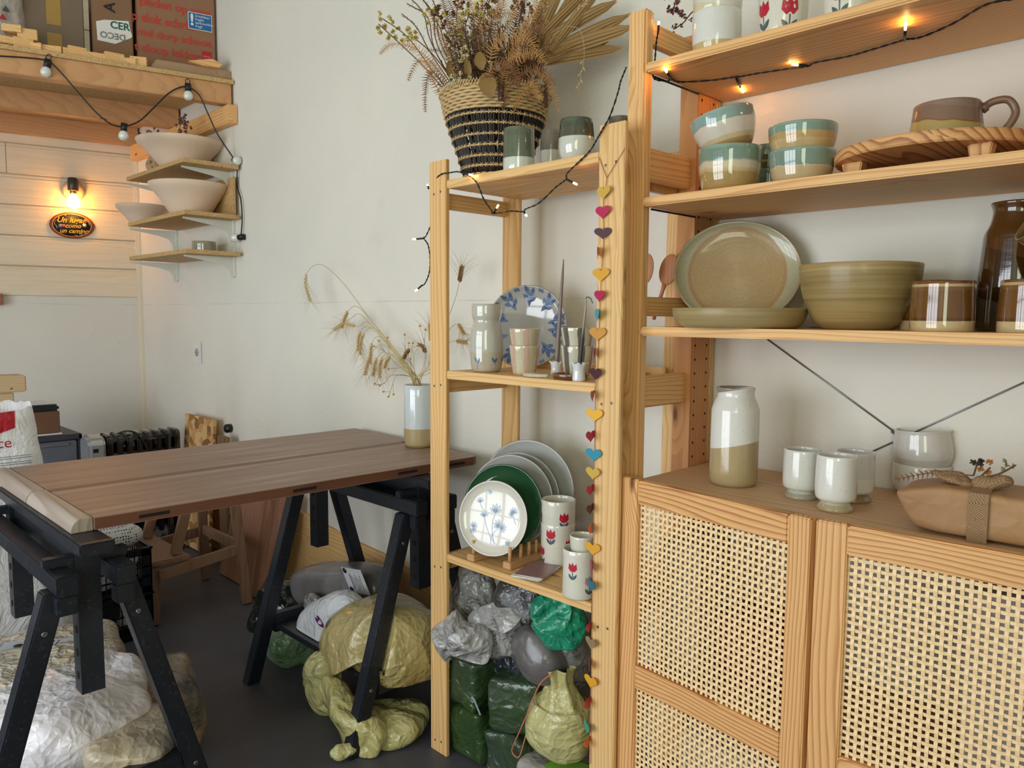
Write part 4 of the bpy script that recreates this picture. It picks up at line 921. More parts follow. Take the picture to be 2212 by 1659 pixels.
# ------------------------------------------------------------------ black crates with wrapped pottery
M_cr = plain('crate_plastic', (16, 20, 32), .35)
def crate(lab, x0, x1, y0, y1, z0, H, grp):
    t = thing('plastic_crate', lab, 'crate', ((x0+x1)/2, (y0+y1)/2, z0), grp); mb = MB(); w_ = .004
    mb.box(x0, x1, y0, y1, z0+.001, z0+.007)
    for a, b in ((z0+.001, z0+.02), (z0+H-.03, z0+H-.002)):
        mb.box(x0, x1, y0, y0+.006, a, b); mb.box(x0, x1, y1-.006, y1, a, b); mb.box(x0, x0+.006, y0, y1, a, b); mb.box(x1-.006, x1, y0, y1, a, b)
    mb.box(x0-.004, x1+.004, y0-.004, y0+.006, z0+H-.008, z0+H-.001); mb.box(x0-.004, x1+.004, y1-.006, y1+.004, z0+H-.008, z0+H-.001); mb.box(x1-.006, x1+.004, y0, y1, z0+H-.008, z0+H-.001); mb.box(x0-.004, x0+.006, y0, y1, z0+H-.008, z0+H-.001)
    for (cx, cy) in ((x0, y0), (x1, y0), (x0, y1), (x1, y1)):
        dx = .03 if cx == x0 else -.03; dy = .03 if cy == y0 else -.03
        mb.box(min(cx, cx+dx), max(cx, cx+dx), min(cy, cy+dy/6), max(cy, cy+dy/6), z0, z0+H-.002); mb.box(min(cx, cx+dx/6), max(cx, cx+dx/6), min(cy, cy+dy), max(cy, cy+dy), z0, z0+H-.002)
    p = .024; n = int((x1-x0)/p)
    for i in range(1, n):
        x = x0+i*p
        for yy in (y0, y1-w_): mb.box(x-.0017, x+.0017, yy, yy+w_, z0+.01, z0+H-.01)
    n = int((y1-y0)/p)
    for i in range(1, n):
        y = y0+i*p
        for xx in (x0, x1-w_): mb.box(xx, xx+w_, y-.0017, y+.0017, z0+.01, z0+H-.01)
    for zz in (z0+.055, z0+.09):
        mb.box(x0, x1, y0, y0+w_, zz, zz+.006); mb.box(x0, x1, y1-w_, y1, zz, zz+.006); mb.box(x0, x0+w_, y0, y1, zz, zz+.006); mb.box(x1-w_, x1, y0, y1, zz, zz+.006)
    mb.build('lattice_shell', M_cr, t, fix=False)
    hm = MB(); hm.box(x1-.001, x1+.005, (y0+y1)/2-.07, (y0+y1)/2+.07, z0+H-.065, z0+H-.022); hm.build('handle_plate', M_cr, t, bevel=.002)
    return t
crate('lower black lattice crate standing on the floor behind the near trestle', -2.40, -1.85, -1.0, -.63, .001, .165, 'black crates')
crate('upper black lattice crate, under the knitted bag', -2.40, -1.85, -1.0, -.63, .168, .165, 'black crates')
M_wrap = plastic('wrapping_paper', (232, 230, 232), (170, 168, 172), rough=.5, scale=16, bump=.8, hi=(40, 40, 40), streaks=.4)
def lumps(nm, lab, cat, box, n, r, mat, seed, kind=None):
    rr = random.Random(seed); mb = MB(); x0, x1, y0, y1, z0, z1 = box
    for i in range(n):
        c = Vector((rr.uniform(x0+r, x1-r), rr.uniform(y0+r, y1-r), rr.uniform(z0+r*.9, z1-r*.8))); 
        k = len(mb.v); mb.sphere(c, r*rr.uniform(.8, 1.1), (1, rr.uniform(.8, 1.1), rr.uniform(.8, 1)), 10, 0, rotz(rr.uniform(0, 3)))
        for q in range(k, len(mb.v)): mb.v[q] += nvec(mb.v[q]*38)*.007
    for q in range(len(mb.v)):
        p = mb.v[q]; mb.v[q] = Vector((min(max(p.x, x0), x1), min(max(p.y, y0), y1), max(p.z, z0)))
    o = mb.build(nm, mat, origin=((x0+x1)/2, (y0+y1)/2, z0)); tag(o, lab, cat, kind=kind); return o
lumps('paper_padding', 'crumpled newspaper wrapping filling the lower black crate', 'newspaper', (-2.39, -1.858, -.99, -.64, .010, .160), 60, .042, M_wrap, 3, 'stuff')
lumps('paper_padding', 'crumpled newspaper wrapping filling the upper black crate', 'newspaper', (-2.39, -1.858, -.99, -.64, .178, .320), 60, .042, M_wrap, 4, 'stuff')

# ------------------------------------------------------------------ far left corner
dw = thing('drawer_unit', 'grey translucent plastic drawer unit with dark frame against the far wall', 'drawer unit', (-3.2, -.64, 0))
x0, x1, y0, y1 = -3.42, -3.08, -.80, -.50; M_df = plain('dark_grey_plastic', (58, 58, 64), .45); M_dt = plastic('smoky_plastic', (112, 112, 120), (100, 100, 108), rough=.25, scale=6, bump=.1)
mb = MB()
for a, b in ((0.001, .02), (.565, .592)): mb.box(x0, x1, y0, y1, a, b)
for a, b in ((y0, y0+.018), (y1-.018, y1)): mb.box(x0, x1, a, b, 0.001, .59)
mb.build('frame', M_df, dw, bevel=.004)
for i in range(3):
    z = .025+i*.182; MB().box(x0+.02, x1-.004, y0+.021, y1-.021, z, z+.172).build('drawer', M_dt, dw, bevel=.006); MB().bar((x1-.003, y0+.06, z+.158), (x1-.003, y1-.06, z+.158), .014, .01).build('pull', M_dt, dw)
mb = MB(); mb.box(-3.36, -3.10, -.76, -.58, .5935, .600); simple('paper_sheaf', 'white paper under the small cardboard box on the drawer unit', 'paper', mb, M_paper, (-3.2, -.66, .594), .001)
M_card = plain('cardboard', (158, 118, 84), .75); M_cardd = plain('cardboard_brown', (112, 76, 52), .7)
simple('cardboard_carton', 'small brown cardboard carton on top of the drawer unit', 'box', cbx(-3.32, -3.11, -.75, -.585, .6015, .705), M_cardd, (-3.2, -.66, .6015), .003)
sc = thing('kitchen_scale', 'flat black digital scale on top of the small brown carton', 'scale', (-3.2, -.67, .706))
MB().prism([(-3.34, -.78), (-3.11, -.78), (-3.11, -.585), (-3.34, -.585)], .028, (0, 0, .7065), (1, 0, 0), (0, 1, 0)).build('body', plain('scale_black', (30, 34, 36), .35), sc, bevel=.008)
MB().box(-3.33, -3.12, -.77, -.595, .7352, .739).build('glass_plate', plain('scale_glass', (90, 98, 98), .15, coat=1), sc, bevel=.001)
# oil radiator
ra = thing('oil_radiator', 'black oil filled radiator with ribbed fins and silver control end by the far wall', 'radiator', (-2.9, -.32, 0))
M_fin = plain('radiator_black', (12, 12, 16), .12, coat=1); xr0, xr1 = -2.99, -2.86
def fin(y, w_=.036):
    mb = MB(); pr = []
    for t in range(13):
        a = PI*t/12; pr.append((-2.925+.064*math.copysign(abs(math.cos(a))**.5, math.cos(a)), .560+.042*math.sin(a)**.5))
    poly = [(-2.989, .10), (-2.861, .10)] + pr; mb.prism([(a, b) for a, b in poly][::1], .0265, (0, y+.016, 0), (1, 0, 0), (0, 0, 1)); return mb.build('fin', M_fin, ra, bevel=.006)
for i in range(8): fin(-.445+i*.0445)
MB().tube([(-2.925, -.46, .53), (-2.925, -.12, .53)], .028, 12).build('header_pipe', M_fin, ra); MB().tube([(-2.925, -.46, .15), (-2.925, -.12, .15)], .028, 12).build('header_pipe', M_fin, ra)
mb = MB(); mb.prism([(-2.995, .10), (-2.855, .10)] + [(-2.925+.070*math.cos(PI*t/12), .560+.045*math.sin(PI*t/12)) for t in range(13)], .075, (0, -.462, 0), (1, 0, 0), (0, 0, 1)); mb.build('control_housing', plain('silver_housing', (188, 192, 196), .25, .6), ra, bevel=.012)
MB().box(-2.8565, -2.8545, -.52, -.495, .525, .545).build('grip_recess', M_black, ra, bevel=.001)
for y in (-.44, -.15): MB().bar((-3.03, y, .035), (-2.82, y, .035), .03, .02).build('foot', M_black, ra, bevel=.003); MB().bar((-2.925, y, .04), (-2.925, y, .12), .03, .03).build('foot_bracket', M_black, ra)
for y in (-.44, -.15):
    for xx in (-3.03, -2.82): MB().tube([(xx-.01, y, .0175), (xx+.01, y, .0175)], .017, 14).build('wheel', M_black, ra)
MB().tube(spline([(-2.90, -.40, .60), (-2.87, -.37, .612), (-2.855, -.33, .60), (-2.852, -.29, .54), (-2.851, -.27, .47), (-2.851, -.29, .40)], 8), .004, 8).build('power_cord', M_black, ra)
lb = MB(); lb.cbox((-2.77, -.075, .335), (.33, .018, .66), Matrix.Rotation(-.07, 3, 'X')); simple('osb_offcut', 'square offcut of strand board standing on edge beside the radiator', 'board', lb, M_osb, (-2.77, -.06, .005), .001)
mb = MB(); mb.tube([(-2.545, -.030, .626), (-2.545, -.002, .626)], [.021, .021], 20); simple('round_knob', 'small round black stopper on the wall right of the strand board', 'knob', mb, M_black, (-2.555, -.002, .625), .003)  # black knob on the wall, modelled as a short round disc
so = thing('wall_socket', 'white wall socket in the middle of the plaster wall', 'socket', (-2.93, -.004, 1.0))
pc = AY(429, 761, 0); MB().box(pc.x-.042, pc.x+.042, -.009, -.0005, pc.z-.055, pc.z+.055).build('face_plate', plain('socket_white', (226, 224, 220), .35), so, bevel=.003)
MB().lathe([(0, 0), (.021, 0), (.021, .0008), (0, .0008)], 24, (pc.x, -.0092, pc.z), Matrix.Rotation(PI/2, 3, 'X')).build('socket_recess', plain('socket_shadow', (176, 174, 172), .4), so)
for s in (-1, 1): MB().lathe([(0, 0), (.003, 0), (.003, .0006), (0, .0006)], 10, (pc.x+s*.0095, -.0102, pc.z), Matrix.Rotation(PI/2, 3, 'X')).build('pin_hole', M_black, so)
# rough wooden post with a cap block at the left edge
wp = thing('wooden_stand', 'rough pine post with screwed cap block at the left edge behind the paper sack', 'stand', (-2.42, -.96, 0))
M_pale = wood('pale_pine', (206, 176, 138), (180, 146, 108), 1, contrast=.5)
MB().box(-2.46, -2.36, -.98, -.925, .002, .872).build('post', M_pale, wp, bevel=.003)
MB().box(-2.47, -2.35, -1.10, -.885, .8725, .935).build('cap_block', M_pale, wp, bevel=.004)
for y, z in ((-.985, .915), (-.935, .888)): MB().lathe([(0, 0), (.0042, 0), (.003, .0012), (0, .001)], 12, (-2.3498, y, z), Matrix.Rotation(PI/2, 3, 'Y')).build('screw', M_steel, wp)

# ------------------------------------------------------------------ small wall shelves
def uprt(lab, px, pz0, pz1):
    x = AY(px, 560, 0).x; mb = MB().box(x-.012, x+.012, -.013, -.0005, pz0, pz1); o = mb.build('shelf_upright', M_white, origin=(x, 0, pz0), bevel=.001); tag(o, lab, 'shelf upright', 'white slotted uprights'); return x
xr_ = uprt('white slotted metal upright at the right end of the chipboard wall shelves', 508, 1.345, 1.83)
xl_ = uprt('white slotted metal upright at the left, nearer the corner, behind the chipboard shelves', 384, 1.345, 1.83)
SHX0, SHX1 = -3.06, -2.37
for z, lab in ((1.835, 'top chipboard wall shelf carrying the widest clay bowl'), (1.615, 'middle chipboard wall shelf carrying two clay bowls'), (1.450, 'lowest chipboard wall shelf with one small grey cup')):
    t = thing('wall_shelf', lab, 'shelf', (SHX0, -.13, z-.018)); MB().box(SHX0, SHX1, -.262, -.016, z-.018, z).build('board', M_chip, t, bevel=.001)
    for x in (xl_, xr_):
        mb = MB(); mb.prism([(-.013, z-.0185), (-.235, z-.0185), (-.235, z-.026), (-.10, z-.045), (-.045, z-.060), (-.028, z-.085), (-.022, z-.115), (-.013, z-.115)], .006, (x-.003, 0, 0), (0, 1, 0), (0, 0, 1)); mb.build('bracket', M_white, t, bevel=.001)
def claybowl(lab, px, y, z, w, h, foot, sd, mat=None, cat='bowl', pr=None):
    P = on_y(px, y, z+.0004); k = MPP(P); r = w/2*k; H = h*k
    pr = pr or [(r*foot, 0), (r*(foot+.12), H*.12), (r*(foot*.4+.6)*.98, H*.55), (r*.95, H*.85), (r, H)]
    return pot('clay_bowl', lab, cat, P, pr, mat or M_clay, seed=sd, th=.006, segs=72, wob=.004, group='unfired clay bowls')
B1 = claybowl('wide shallow unfired pink clay bowl holding dried flowers on the top wall shelf', 402, -.150, 1.835, 178, 58, .38, 101)
claybowl('deep conical unfired clay bowl on the middle wall shelf', 418, -.150, 1.615, 164, 66, .40, 102)
claybowl('smaller unfired clay bowl at the left end of the middle wall shelf', 316, -.155, 1.615, 106, 42, .35, 103)
P = on_y(445, -.10, 1.4504); k = MPP(P)
pot('small_grey_cup', 'small grey glazed cup alone on the lowest wall shelf', 'cup', P, [(22*k, 0), (24*k, 2*k), (24.5*k, 24*k)], glaze('small_grey', [(0, (150, 144, 120)), (1, (160, 154, 134))], 24*k, rough=.1, coat=1), seed=104)
mb = MB(); cx = -2.60; mb.box(-2.62, -2.40, -.028, -.016, 1.6155, 1.79); simple('chipboard_offcut', 'rounded chipboard offcut standing behind the conical clay bowl', 'board', mb, M_chip, (-2.5, -.022, 1.6155), .004)
# floral patterned scalloped plate standing behind the top bowl
M_fl = N('floral_print'); m = M_fl; v = m.n('TexVoronoi'); m.val(v.inputs['Vector'], m.mapped()); v.inputs['Scale'].default_value = 42
s = m.n('SeparateColor'); m.l(v.outputs['Color'], s.inputs[0]); c = m.mix(m.ramp(v.outputs['Distance'], [(.25, g(1)), (.34, g(0))]), lin((178, 160, 130)), m.ramp(s.outputs[0], [(0, lin((40, 44, 44))), (.55, lin((60, 66, 50))), (.7, lin((176, 84, 70))), (1, lin((196, 120, 96)))], 'CONSTANT')); m.set(Base_Color=c, Roughness=.4)
mb = MB(); sc_ = [((.085+.013*math.cos(6*t*2*PI/72))*math.cos(t*2*PI/72), (.085+.013*math.cos(6*t*2*PI/72))*math.sin(t*2*PI/72)) for t in range(72)]
pf = AY(338, 345, -.10); mb.prism(sc_, .010, (pf.x, -.11, 1.835+.099), (1, 0, 0), (0, .18, 1)); simple('floral_plaque', 'scalloped floral patterned plaque behind the top clay bowl', 'plaque', mb, M_fl.mat, (pf.x, -.11, 1.836), .002)

# ------------------------------------------------------------------ wall lamp and oval sign
lp0 = AW(158, 412, .015); lw_ = thing('wall_lamp', 'wall lamp with a bare glowing bulb on the whitewashed boards', 'lamp', lp0)
RW = Matrix((LD, Vector((0, 0, 1)), LN)).transposed()   # local z out of the left wall
M_lb = plain('lamp_base_paint', (196, 176, 150), .4)
MB().lathe([(0, 0), (.052, 0), (.056, .006), (.054, .016), (.040, .022), (0, .024)], 40, lp0, RW).build('wall_rose', M_lb, lw_)
hd = lp0 + LN*.062 + LD*.002 + Vector((0, 0, .024)); MB().tube([lp0+LN*.02+Vector((0, 0, .01)), hd-Vector((0, 0, .02))], .009, 12).build('arm', M_lb, lw_)
MB().lathe([(0, .036), (.021, .036), (.026, .030), (.027, -.030), (.024, -.034), (0, -.034)], 32, hd).build('lamp_holder', plain('lamp_holder_dark', (70, 56, 46), .35), lw_)
MB().lathe([(.0165, -.034), (.0175, -.045), (.0165, -.050), (.015, -.050)], 24, hd).build('bulb_cap', plain('brass', (200, 160, 80), .3, 1), lw_)
M_bulb = emit('bulb_glow', (255, 176, 84), 62.0)
bl = MB().lathe([(.013, -.050), (.018, -.062), (.029, -.082), (.031, -.098), (.024, -.117), (.010, -.127), (0, -.128)], 32, hd).build('bulb', M_bulb, lw_)
def text_mesh(txt, size, O, U, V, mat, name, parent=None, shear=0.0, extrude=.0003, label=None, space=1.0, align='CENTER', bold=0.0):
    cu = bpy.data.curves.new(name, 'FONT'); cu.body = txt; cu.size = size; cu.shear = shear; cu.extrude = extrude; cu.align_x = align; cu.align_y = 'CENTER'; cu.space_character = space; cu.offset = bold; cu.resolution_u = 3
    ob = bpy.data.objects.new(name, cu); COL.objects.link(ob); bpy.context.view_layer.update()
    me = bpy.data.meshes.new_from_object(ob.evaluated_get(bpy.context.evaluated_depsgraph_get())); bpy.data.objects.remove(ob)
    U = Vector(U).normalized(); V = Vector(V).normalized(); W = U.cross(V); off_ = ORG[parent.name] if parent else Vector((0, 0, 0))
    T = Matrix((U, V, W)).transposed().to_4x4(); T.translation = Vector(O)-off_; me.transform(T); me.materials.clear(); me.materials.append(mat)
    o = bpy.data.objects.new(name, me); COL.objects.link(o)
    if parent: o.parent = parent; ORG[o.name] = off_
    if label: o['label'] = label
    return o
UZ = Vector((0, 0, 1)); LU = -LD      # reading direction on the left wall (towards the back wall)
sg = AW(155.5, 487, .016); sn = thing('oval_sign', 'small oval black sign with orange rim and yellow script below the wall lamp', 'sign', sg)
Rs = Matrix((LU, UZ, LU.cross(UZ))).transposed(); No = LU.cross(UZ)
SW, SH = .107, .070
MB().lathe([(0, 0), (1, 0), (1, .006), (0, .0065)], 72, sg, Rs @ Matrix.Diagonal((SW, SH, 1))).build('enamel_plate', plain('sign_orange', (186, 76, 26), .45), sn)
MB().lathe([(0, .0064), (.845, .0064), (.845, .0072), (0, .0074)], 72, sg, Rs @ Matrix.Diagonal((SW, SH, 1))).build('black_field', plain('sign_black', (20, 18, 15), .6), sn)
MB().lathe([(.845, .0066), (.87, .0066), (.87, .0076), (.845, .0076)], 72, sg, Rs @ Matrix.Diagonal((SW, SH, 1))).build('cream_line', plain('sign_cream', (230, 214, 180), .4), sn)
M_ye = plain('sign_yellow', (214, 168, 40), .6)
O_ = sg+No*.0078; sl = (LU + UZ*.02).normalized()
text_mesh('Un lugar', .040, O_+LU*(-.004)+UZ*.027, sl, UZ, M_ye, 'lettering', sn, .35, bold=.0007); text_mesh('como', .033, O_+LU*.004+UZ*(-.003), sl, UZ, M_ye, 'lettering', sn, .35, bold=.0006); text_mesh('un camino', .033, O_+LU*.008+UZ*(-.031), sl, UZ, M_ye, 'lettering', sn, .35, bold=.0006)
for (u, v, r, c_) in ((-.055, -.006, .011, (120, 128, 150)), (-.040, -.004, .009, (196, 80, 70)), (.060, .004, .011, (196, 200, 206)), (.066, .022, .006, (210, 90, 60)), (-.030, .050, .005, (220, 110, 60))):
    MB().lathe([(0, 0), (r, 0), (r*.4, .0008), (0, .0008)], 7, O_+LU*u+UZ*v, Rs).build('painted_flower', plain('paint_%d' % int(u*1000), c_, .4), sn)
def curl(pts): MB().tube(spline([O_+LU*a+UZ*b for a, b in pts], 6), .0009, 6).build('painted_scroll', plain('sign_gold', (226, 196, 130), .4), sn)
curl([(.01, -.052), (.03, -.056), (.045, -.048), (.038, -.042), (.032, -.046)]); curl([(-.085, .0), (-.078, .02), (-.066, .024), (-.064, .016)]); curl([(-.07, -.02), (-.076, -.004), (-.084, .006)]); curl([(.06, .038), (.078, .022), (.085, .004)])
# ------------------------------------------------------------------ bags, sacks and parcels
def ridged(p, f, seed, oct=4):
    """tent-like facets with sharp folds between them"""
    q = Vector(p)*f*.55 + Vector((seed*7.31, seed*3.17, seed*1.7)); q += Vector(nvec(q*.8))*.5
    d1 = noise.voronoi(q)[0]; s = 1.35*(d1[1]-d1[0])*.0 - 1.5*min(1, d1[0]) + .9
    d2 = noise.voronoi(q*2.3+Vector((4, 1, 7)))[0]; s += .5*(.6-min(1, d2[0]))
    s += .35*noise.noise(q*.7)
    return s
def sgp(v, e): return math.copysign(abs(v)**e, v)
LEGP = lambda z: -.364-.181*(1-z/.628)+.026
def blob(c, rad, R=None, e=(1, 1), amp=.012, f=14, seed=1, nu=110, nv=72, zmin=None, zmax=None, neck=None, mb=None, mi=0, bound=None, pleat=0, oct=4, legs=False, warp=.20, post=False):
    """crumpled closed film bag: superellipsoid with creases; neck=(direction, start, length, radius) pulls one end into a gathered neck"""
    c = Vector(c); R = R or Matrix.Identity(3); mb = mb or MB(); rows = []; vs = []
    for i in range(nv+1):
        ph = -PI/2+PI*i/nv; row = []
        for j in range(nu):
            th = 2*PI*j/nu
            p = Vector((rad[0]*sgp(math.cos(ph), e[1])*sgp(math.cos(th), e[0]), rad[1]*sgp(math.cos(ph), e[1])*sgp(math.sin(th), e[0]), rad[2]*sgp(math.sin(ph), e[1])))
            n = Vector((p.x/rad[0]**2, p.y/rad[1]**2, p.z/rad[2]**2)); n = n.normalized() if n.length > 1e-9 else Vector((0, 0, 1))
            d = amp*(ridged(p, f, seed, oct)-.15)
            if pleat: d += pleat*math.cos(th*9+seed+2*noise.noise(p*12))*max(0, math.sin(ph))**2
            p = p + n*d + Vector(nvec(p*f*.45+Vector((seed, 0, 0))))*amp*.9 + Vector(nvec(p*(1.1/max(rad))+Vector((seed*2.7, 1, 0))))*warp*min(rad)
            if neck:
                ax, st, ln, nr = neck; t = math.sin(ph)
                if t > st:
                    u = (t-st)/(1-st); u = u*u*(3-2*u) if False else u
                    k = (1-u)**1.0; q = Vector((p.x, p.y, 0)); base = Vector((0, 0, rad[2]*st))
                    rr_ = (math.sqrt(max(0, 1-st*st))*(1-u)**1.6 + nr/rad[0]*(u**.5)*(1+.9*max(0, u-.55)/.45))
                    dirv = Vector((math.cos(th)*rad[0]*rr_, math.sin(th)*rad[1]*rr_, 0))*(1+.22*math.cos(7*th+seed)*u)
                    p = base + dirv + Vector(ax)*ln*u + n*d*.5
            w_ = c + R @ p
            if zmin is not None and w_.z < zmin: w_.z = zmin+.0004*(j % 3)
            if zmax is not None and w_.z > zmax: w_.z = zmax
            if legs:
                w_.y = max(w_.y, LEGP(max(w_.z, .14)) - .05*min(1, max(0, (abs(w_.x+.687)-.03)/.06)))
                w_.z = max(w_.z, SHF+.001) if w_.y > -.468 else max(w_.z, .115+.105*min(1, max(0, (w_.x+.90)/.16)))
            if bound:
                w_.x = min(max(w_.x, bound[0]), bound[1]); w_.y = min(max(w_.y, bound[2]), bound[3])
            if post and w_.x < -.503: w_.y = min(w_.y, -.3725)
            row.append(len(vs)); vs.append(w_)
        rows.append(row)
    fs = [(rows[i][j], rows[i][(j+1) % nu], rows[i+1][(j+1) % nu], rows[i+1][j]) for i in range(nv) for j in range(nu)]
    mb.add(vs, fs, mi, True); return mb
def bag(nm, lab, cat, mat, c, rad, group=None, origin=None, **k):
    mb = blob(c, rad, **k); zz = k.get('zmin'); o = mb.build(nm, mat, origin=(c[0], c[1], zz if zz is not None else c[2]-rad[2]), fix=False); tag(o, lab, cat, group); return o
E3 = lambda x, y, z: Euler((x, y, z)).to_matrix()
def film(name, c, a, rough=.18, hi=.35, scale=11):
    m = N(name); co = m.mapped(); n1 = m.noise(co, scale, 6, .62, 1.4); rid = m.math('ABSOLUTE', m.math('SUBTRACT', n1, .5)); n2 = m.noise(m.vmath('MULTIPLY', co, (1, 1, .4)), scale*3, 3, .6, 2.0)
    rid2 = m.math('ABSOLUTE', m.math('SUBTRACT', n2, .5)); h = m.math('ADD', m.math('MULTIPLY', rid, 2.2), m.math('MULTIPLY', rid2, .7))
    al = m.math('ADD', a, m.math('MULTIPLY', m.ramp(rid, [(0, g(1)), (.05, g(0))]), hi)); al.node.use_clamp = True
    m.set(Base_Color=lin(c), Roughness=rough, Alpha=al, Coat_Weight=.6, Coat_Roughness=.08); m.b.inputs['Specular IOR Level'].default_value = .8; m.bump(h, .9, .014); return m.mat
P_grey = plastic('grey_film', (140, 140, 138), (104, 102, 98), rough=.16, scale=10, bump=.9, coat=.9, hi=(190, 194, 198), streaks=.55)
P_greyl = plastic('grey_film_light', (182, 180, 180), (136, 132, 130), rough=.15, scale=9, bump=1.0, coat=.9, hi=(214, 220, 228), streaks=.6)
P_greyd = plastic('grey_film_dark', (88, 88, 86), (60, 60, 58), rough=.22, scale=11, bump=.7, hi=(160, 162, 164), streaks=.4)
P_smooth = plastic('clay_bag_smooth', (108, 104, 104), (88, 84, 84), rough=.35, scale=5, bump=.3, hi=(134, 130, 130), streaks=.2)
P_yel = plastic('yellow_film', (196, 190, 136), (184, 174, 112), rough=.22, scale=9, bump=.7, hi=(232, 228, 178), streaks=.5)
P_yelb = plastic('yellow_brown_film', (184, 168, 116), (166, 146, 92), rough=.25, scale=8, bump=.7, hi=(216, 204, 140), streaks=.45)
P_teal = plastic('teal_film', (42, 168, 128), (18, 112, 88), rough=.2, scale=10, bump=.8, hi=(150, 226, 200), streaks=.5)
P_green = plastic('green_clay_wrap', (58, 68, 58), (48, 72, 34), rough=.16, scale=9, bump=.5, hi=(110, 122, 112), streaks=.35)
P_dkg = plastic('dark_bottle_film', (34, 44, 38), (20, 28, 24), rough=.1, scale=8, bump=.6, hi=(150, 164, 170), streaks=.4)
P_lgr = plastic('pale_green_film', (120, 146, 110), (96, 124, 92), rough=.35, scale=10, bump=.7)
P_wht = plastic('white_film', (226, 226, 228), (206, 208, 212), rough=.4, scale=9, bump=.5)

# ---- on and around the far trestle --------------------------------
SHF = .1768
g0 = AY(738, 1268, -.235); 
gb = bag('clay_bag', 'long smooth grey bag of clay with a printed label lying beneath the table', 'bag', P_smooth, (g0.x, g0.y, g0.z), (.245, .080, .086), R=E3(0, -.20, .10), e=(.5, .75), amp=.004, f=9, seed=3, warp=.1)
lt = gb
lc = AY(768, 1255, -.326); u_ = Vector((1, .08, .12)).normalized(); v_ = Vector((-.12, -.35, 1)).normalized(); v_ = (v_-u_*v_.dot(u_)).normalized(); nn_ = u_.cross(v_)
lbm = MB(); lbm.cbox(lc, (.098, .090, .0012), Matrix((u_, v_, nn_)).transposed(), b=0); ob = lbm.build('label_sheet', plain('label_paper', (196, 194, 198), .5), lt)
for i in range(7): MB().cbox(lc + u_*(-.018+i*.008) + nn_*.0008 - v_*.004, (.0022 if i else .004, .055-.012*(i % 3), .0005), Matrix((u_, v_, nn_)).transposed()).build('printed_line', plain('print_dark', (70, 70, 80), .6), ob)
for v0 in (-.034, .034): MB().lathe([(0, 0), (.0095, 0), (.0095, .0006), (0, .0006)], 24, lc - u_*.036 + v_*v0 + nn_*.0007, Matrix((u_, v_, nn_)).transposed()).build('round_mark', plain('print_black', (24, 24, 30), .5), ob)
q = AY(614, 1318, -.33); bag('plastic_bag', 'dark glossy green black plastic bag at the left end of the clay bag', 'bag', P_dkg, (q.x, q.y, q.z), (.105, .075, .092), R=E3(.1, .2, .5), e=(.6, .7), amp=.014, f=12, seed=5, warp=.4)
q = AY(690, 1318, -.335); bag('plastic_bag', 'torn grey film wrapped over the left end of the clay bag', 'bag', P_grey, (q.x, q.y, q.z), (.062, .03, .062), R=E3(.3, .5, .2), e=(.9, .9), amp=.020, f=12, seed=6)
q = AY(630, 1392, -.38); bag('plastic_bag', 'small pale green bag below the dark glossy bag, left of the yellow sack', 'bag', P_lgr, (q.x, q.y, q.z), (.06, .07, .070), e=(.7, .7), amp=.008, f=14, seed=7, zmin=.002)
q = AY(722, 1352, -.385); wb = bag('plastic_bag', 'white bag with a purple mark tucked behind the big yellow sack', 'bag', P_wht, (q.x, q.y, q.z), (.185, .062, .095), R=E3(0, -.50, .0), e=(.75, .8), amp=.010, f=9, seed=8, legs=True)
lg = wb; lc = AY(690, 1343, -.490)
u_ = Vector((1, -.15, .35)).normalized(); v_ = Vector((-.2, -.4, 1)).normalized(); v_ = (v_-u_*v_.dot(u_)).normalized()
M_pur = plain('emblem_purple', (92, 28, 96), .5); s_ = .023
MB().prism([(-1*s_, .1*s_), (-.55*s_, .75*s_), (0, .45*s_), (.25*s_, .95*s_), (.8*s_, .85*s_), (1.0*s_, .1*s_), (.85*s_, -.55*s_), (.1*s_, -.95*s_), (-.75*s_, -.65*s_)], .0006, lc, u_, v_).build('purple_field', M_pur, lg)
nn_ = u_.cross(v_); MB().prism([(-.6*s_, -.2*s_), (-.2*s_, .15*s_), (.05*s_, -.05*s_), (.25*s_, -.4*s_), (-.1*s_, -.35*s_)], .0004, lc+nn_*.0007, u_, v_).build('white_mark', M_paper, lg)
MB().lathe([(.15*s_, 0), (.28*s_, 0), (.28*s_, .0005), (.15*s_, .0005)], 16, lc+nn_*.0007+u_*.42*s_, Matrix((u_, v_, nn_)).transposed()).build('white_ring', M_paper, lg)
q = AY(818, 1400, -.375); bag('yellow_sack', 'big dull yellow plastic sack full of clay bulging out of the far trestle', 'bag', P_yelb, (q.x, q.y, q.z), (.225, .135, .140), R=E3(.0, -.30, .0), e=(.7, .8), amp=.014, f=9, seed=9, nu=150, nv=100, legs=True)
q = AY(688, 1478, -.49); bag('yellow_sack_end', 'gathered yellow plastic end hanging from the big yellow sack', 'bag', P_yel, (q.x, q.y, q.z), (.082, .034, .082), R=E3(0, .5, 0), e=(.8, .9), amp=.018, f=16, seed=10, pleat=.008, warp=.8)
q = AZ(735, 1585, .045); q.z = .062; bag('yellow_film', 'loose yellow plastic film crumpled on the floor behind the front trestle leg', 'bag', P_yel, (q.x-.01, q.y+.04, q.z+.01), (.125, .045, .055), R=E3(.1, .55, .1), e=(.7, .8), amp=.018, f=17, seed=11, zmin=.002, warp=.9)
q = AZ(842, 1560, .03); bag('yellow_bag', 'flattened translucent yellow bag on the floor right of the trestle leg', 'bag', P_yel, (q.x, q.y, .034), (.105, .085, .040), R=E3(0, 0, .2), e=(.7, .8), amp=.012, f=16, warp=.4, seed=12, zmin=.002)
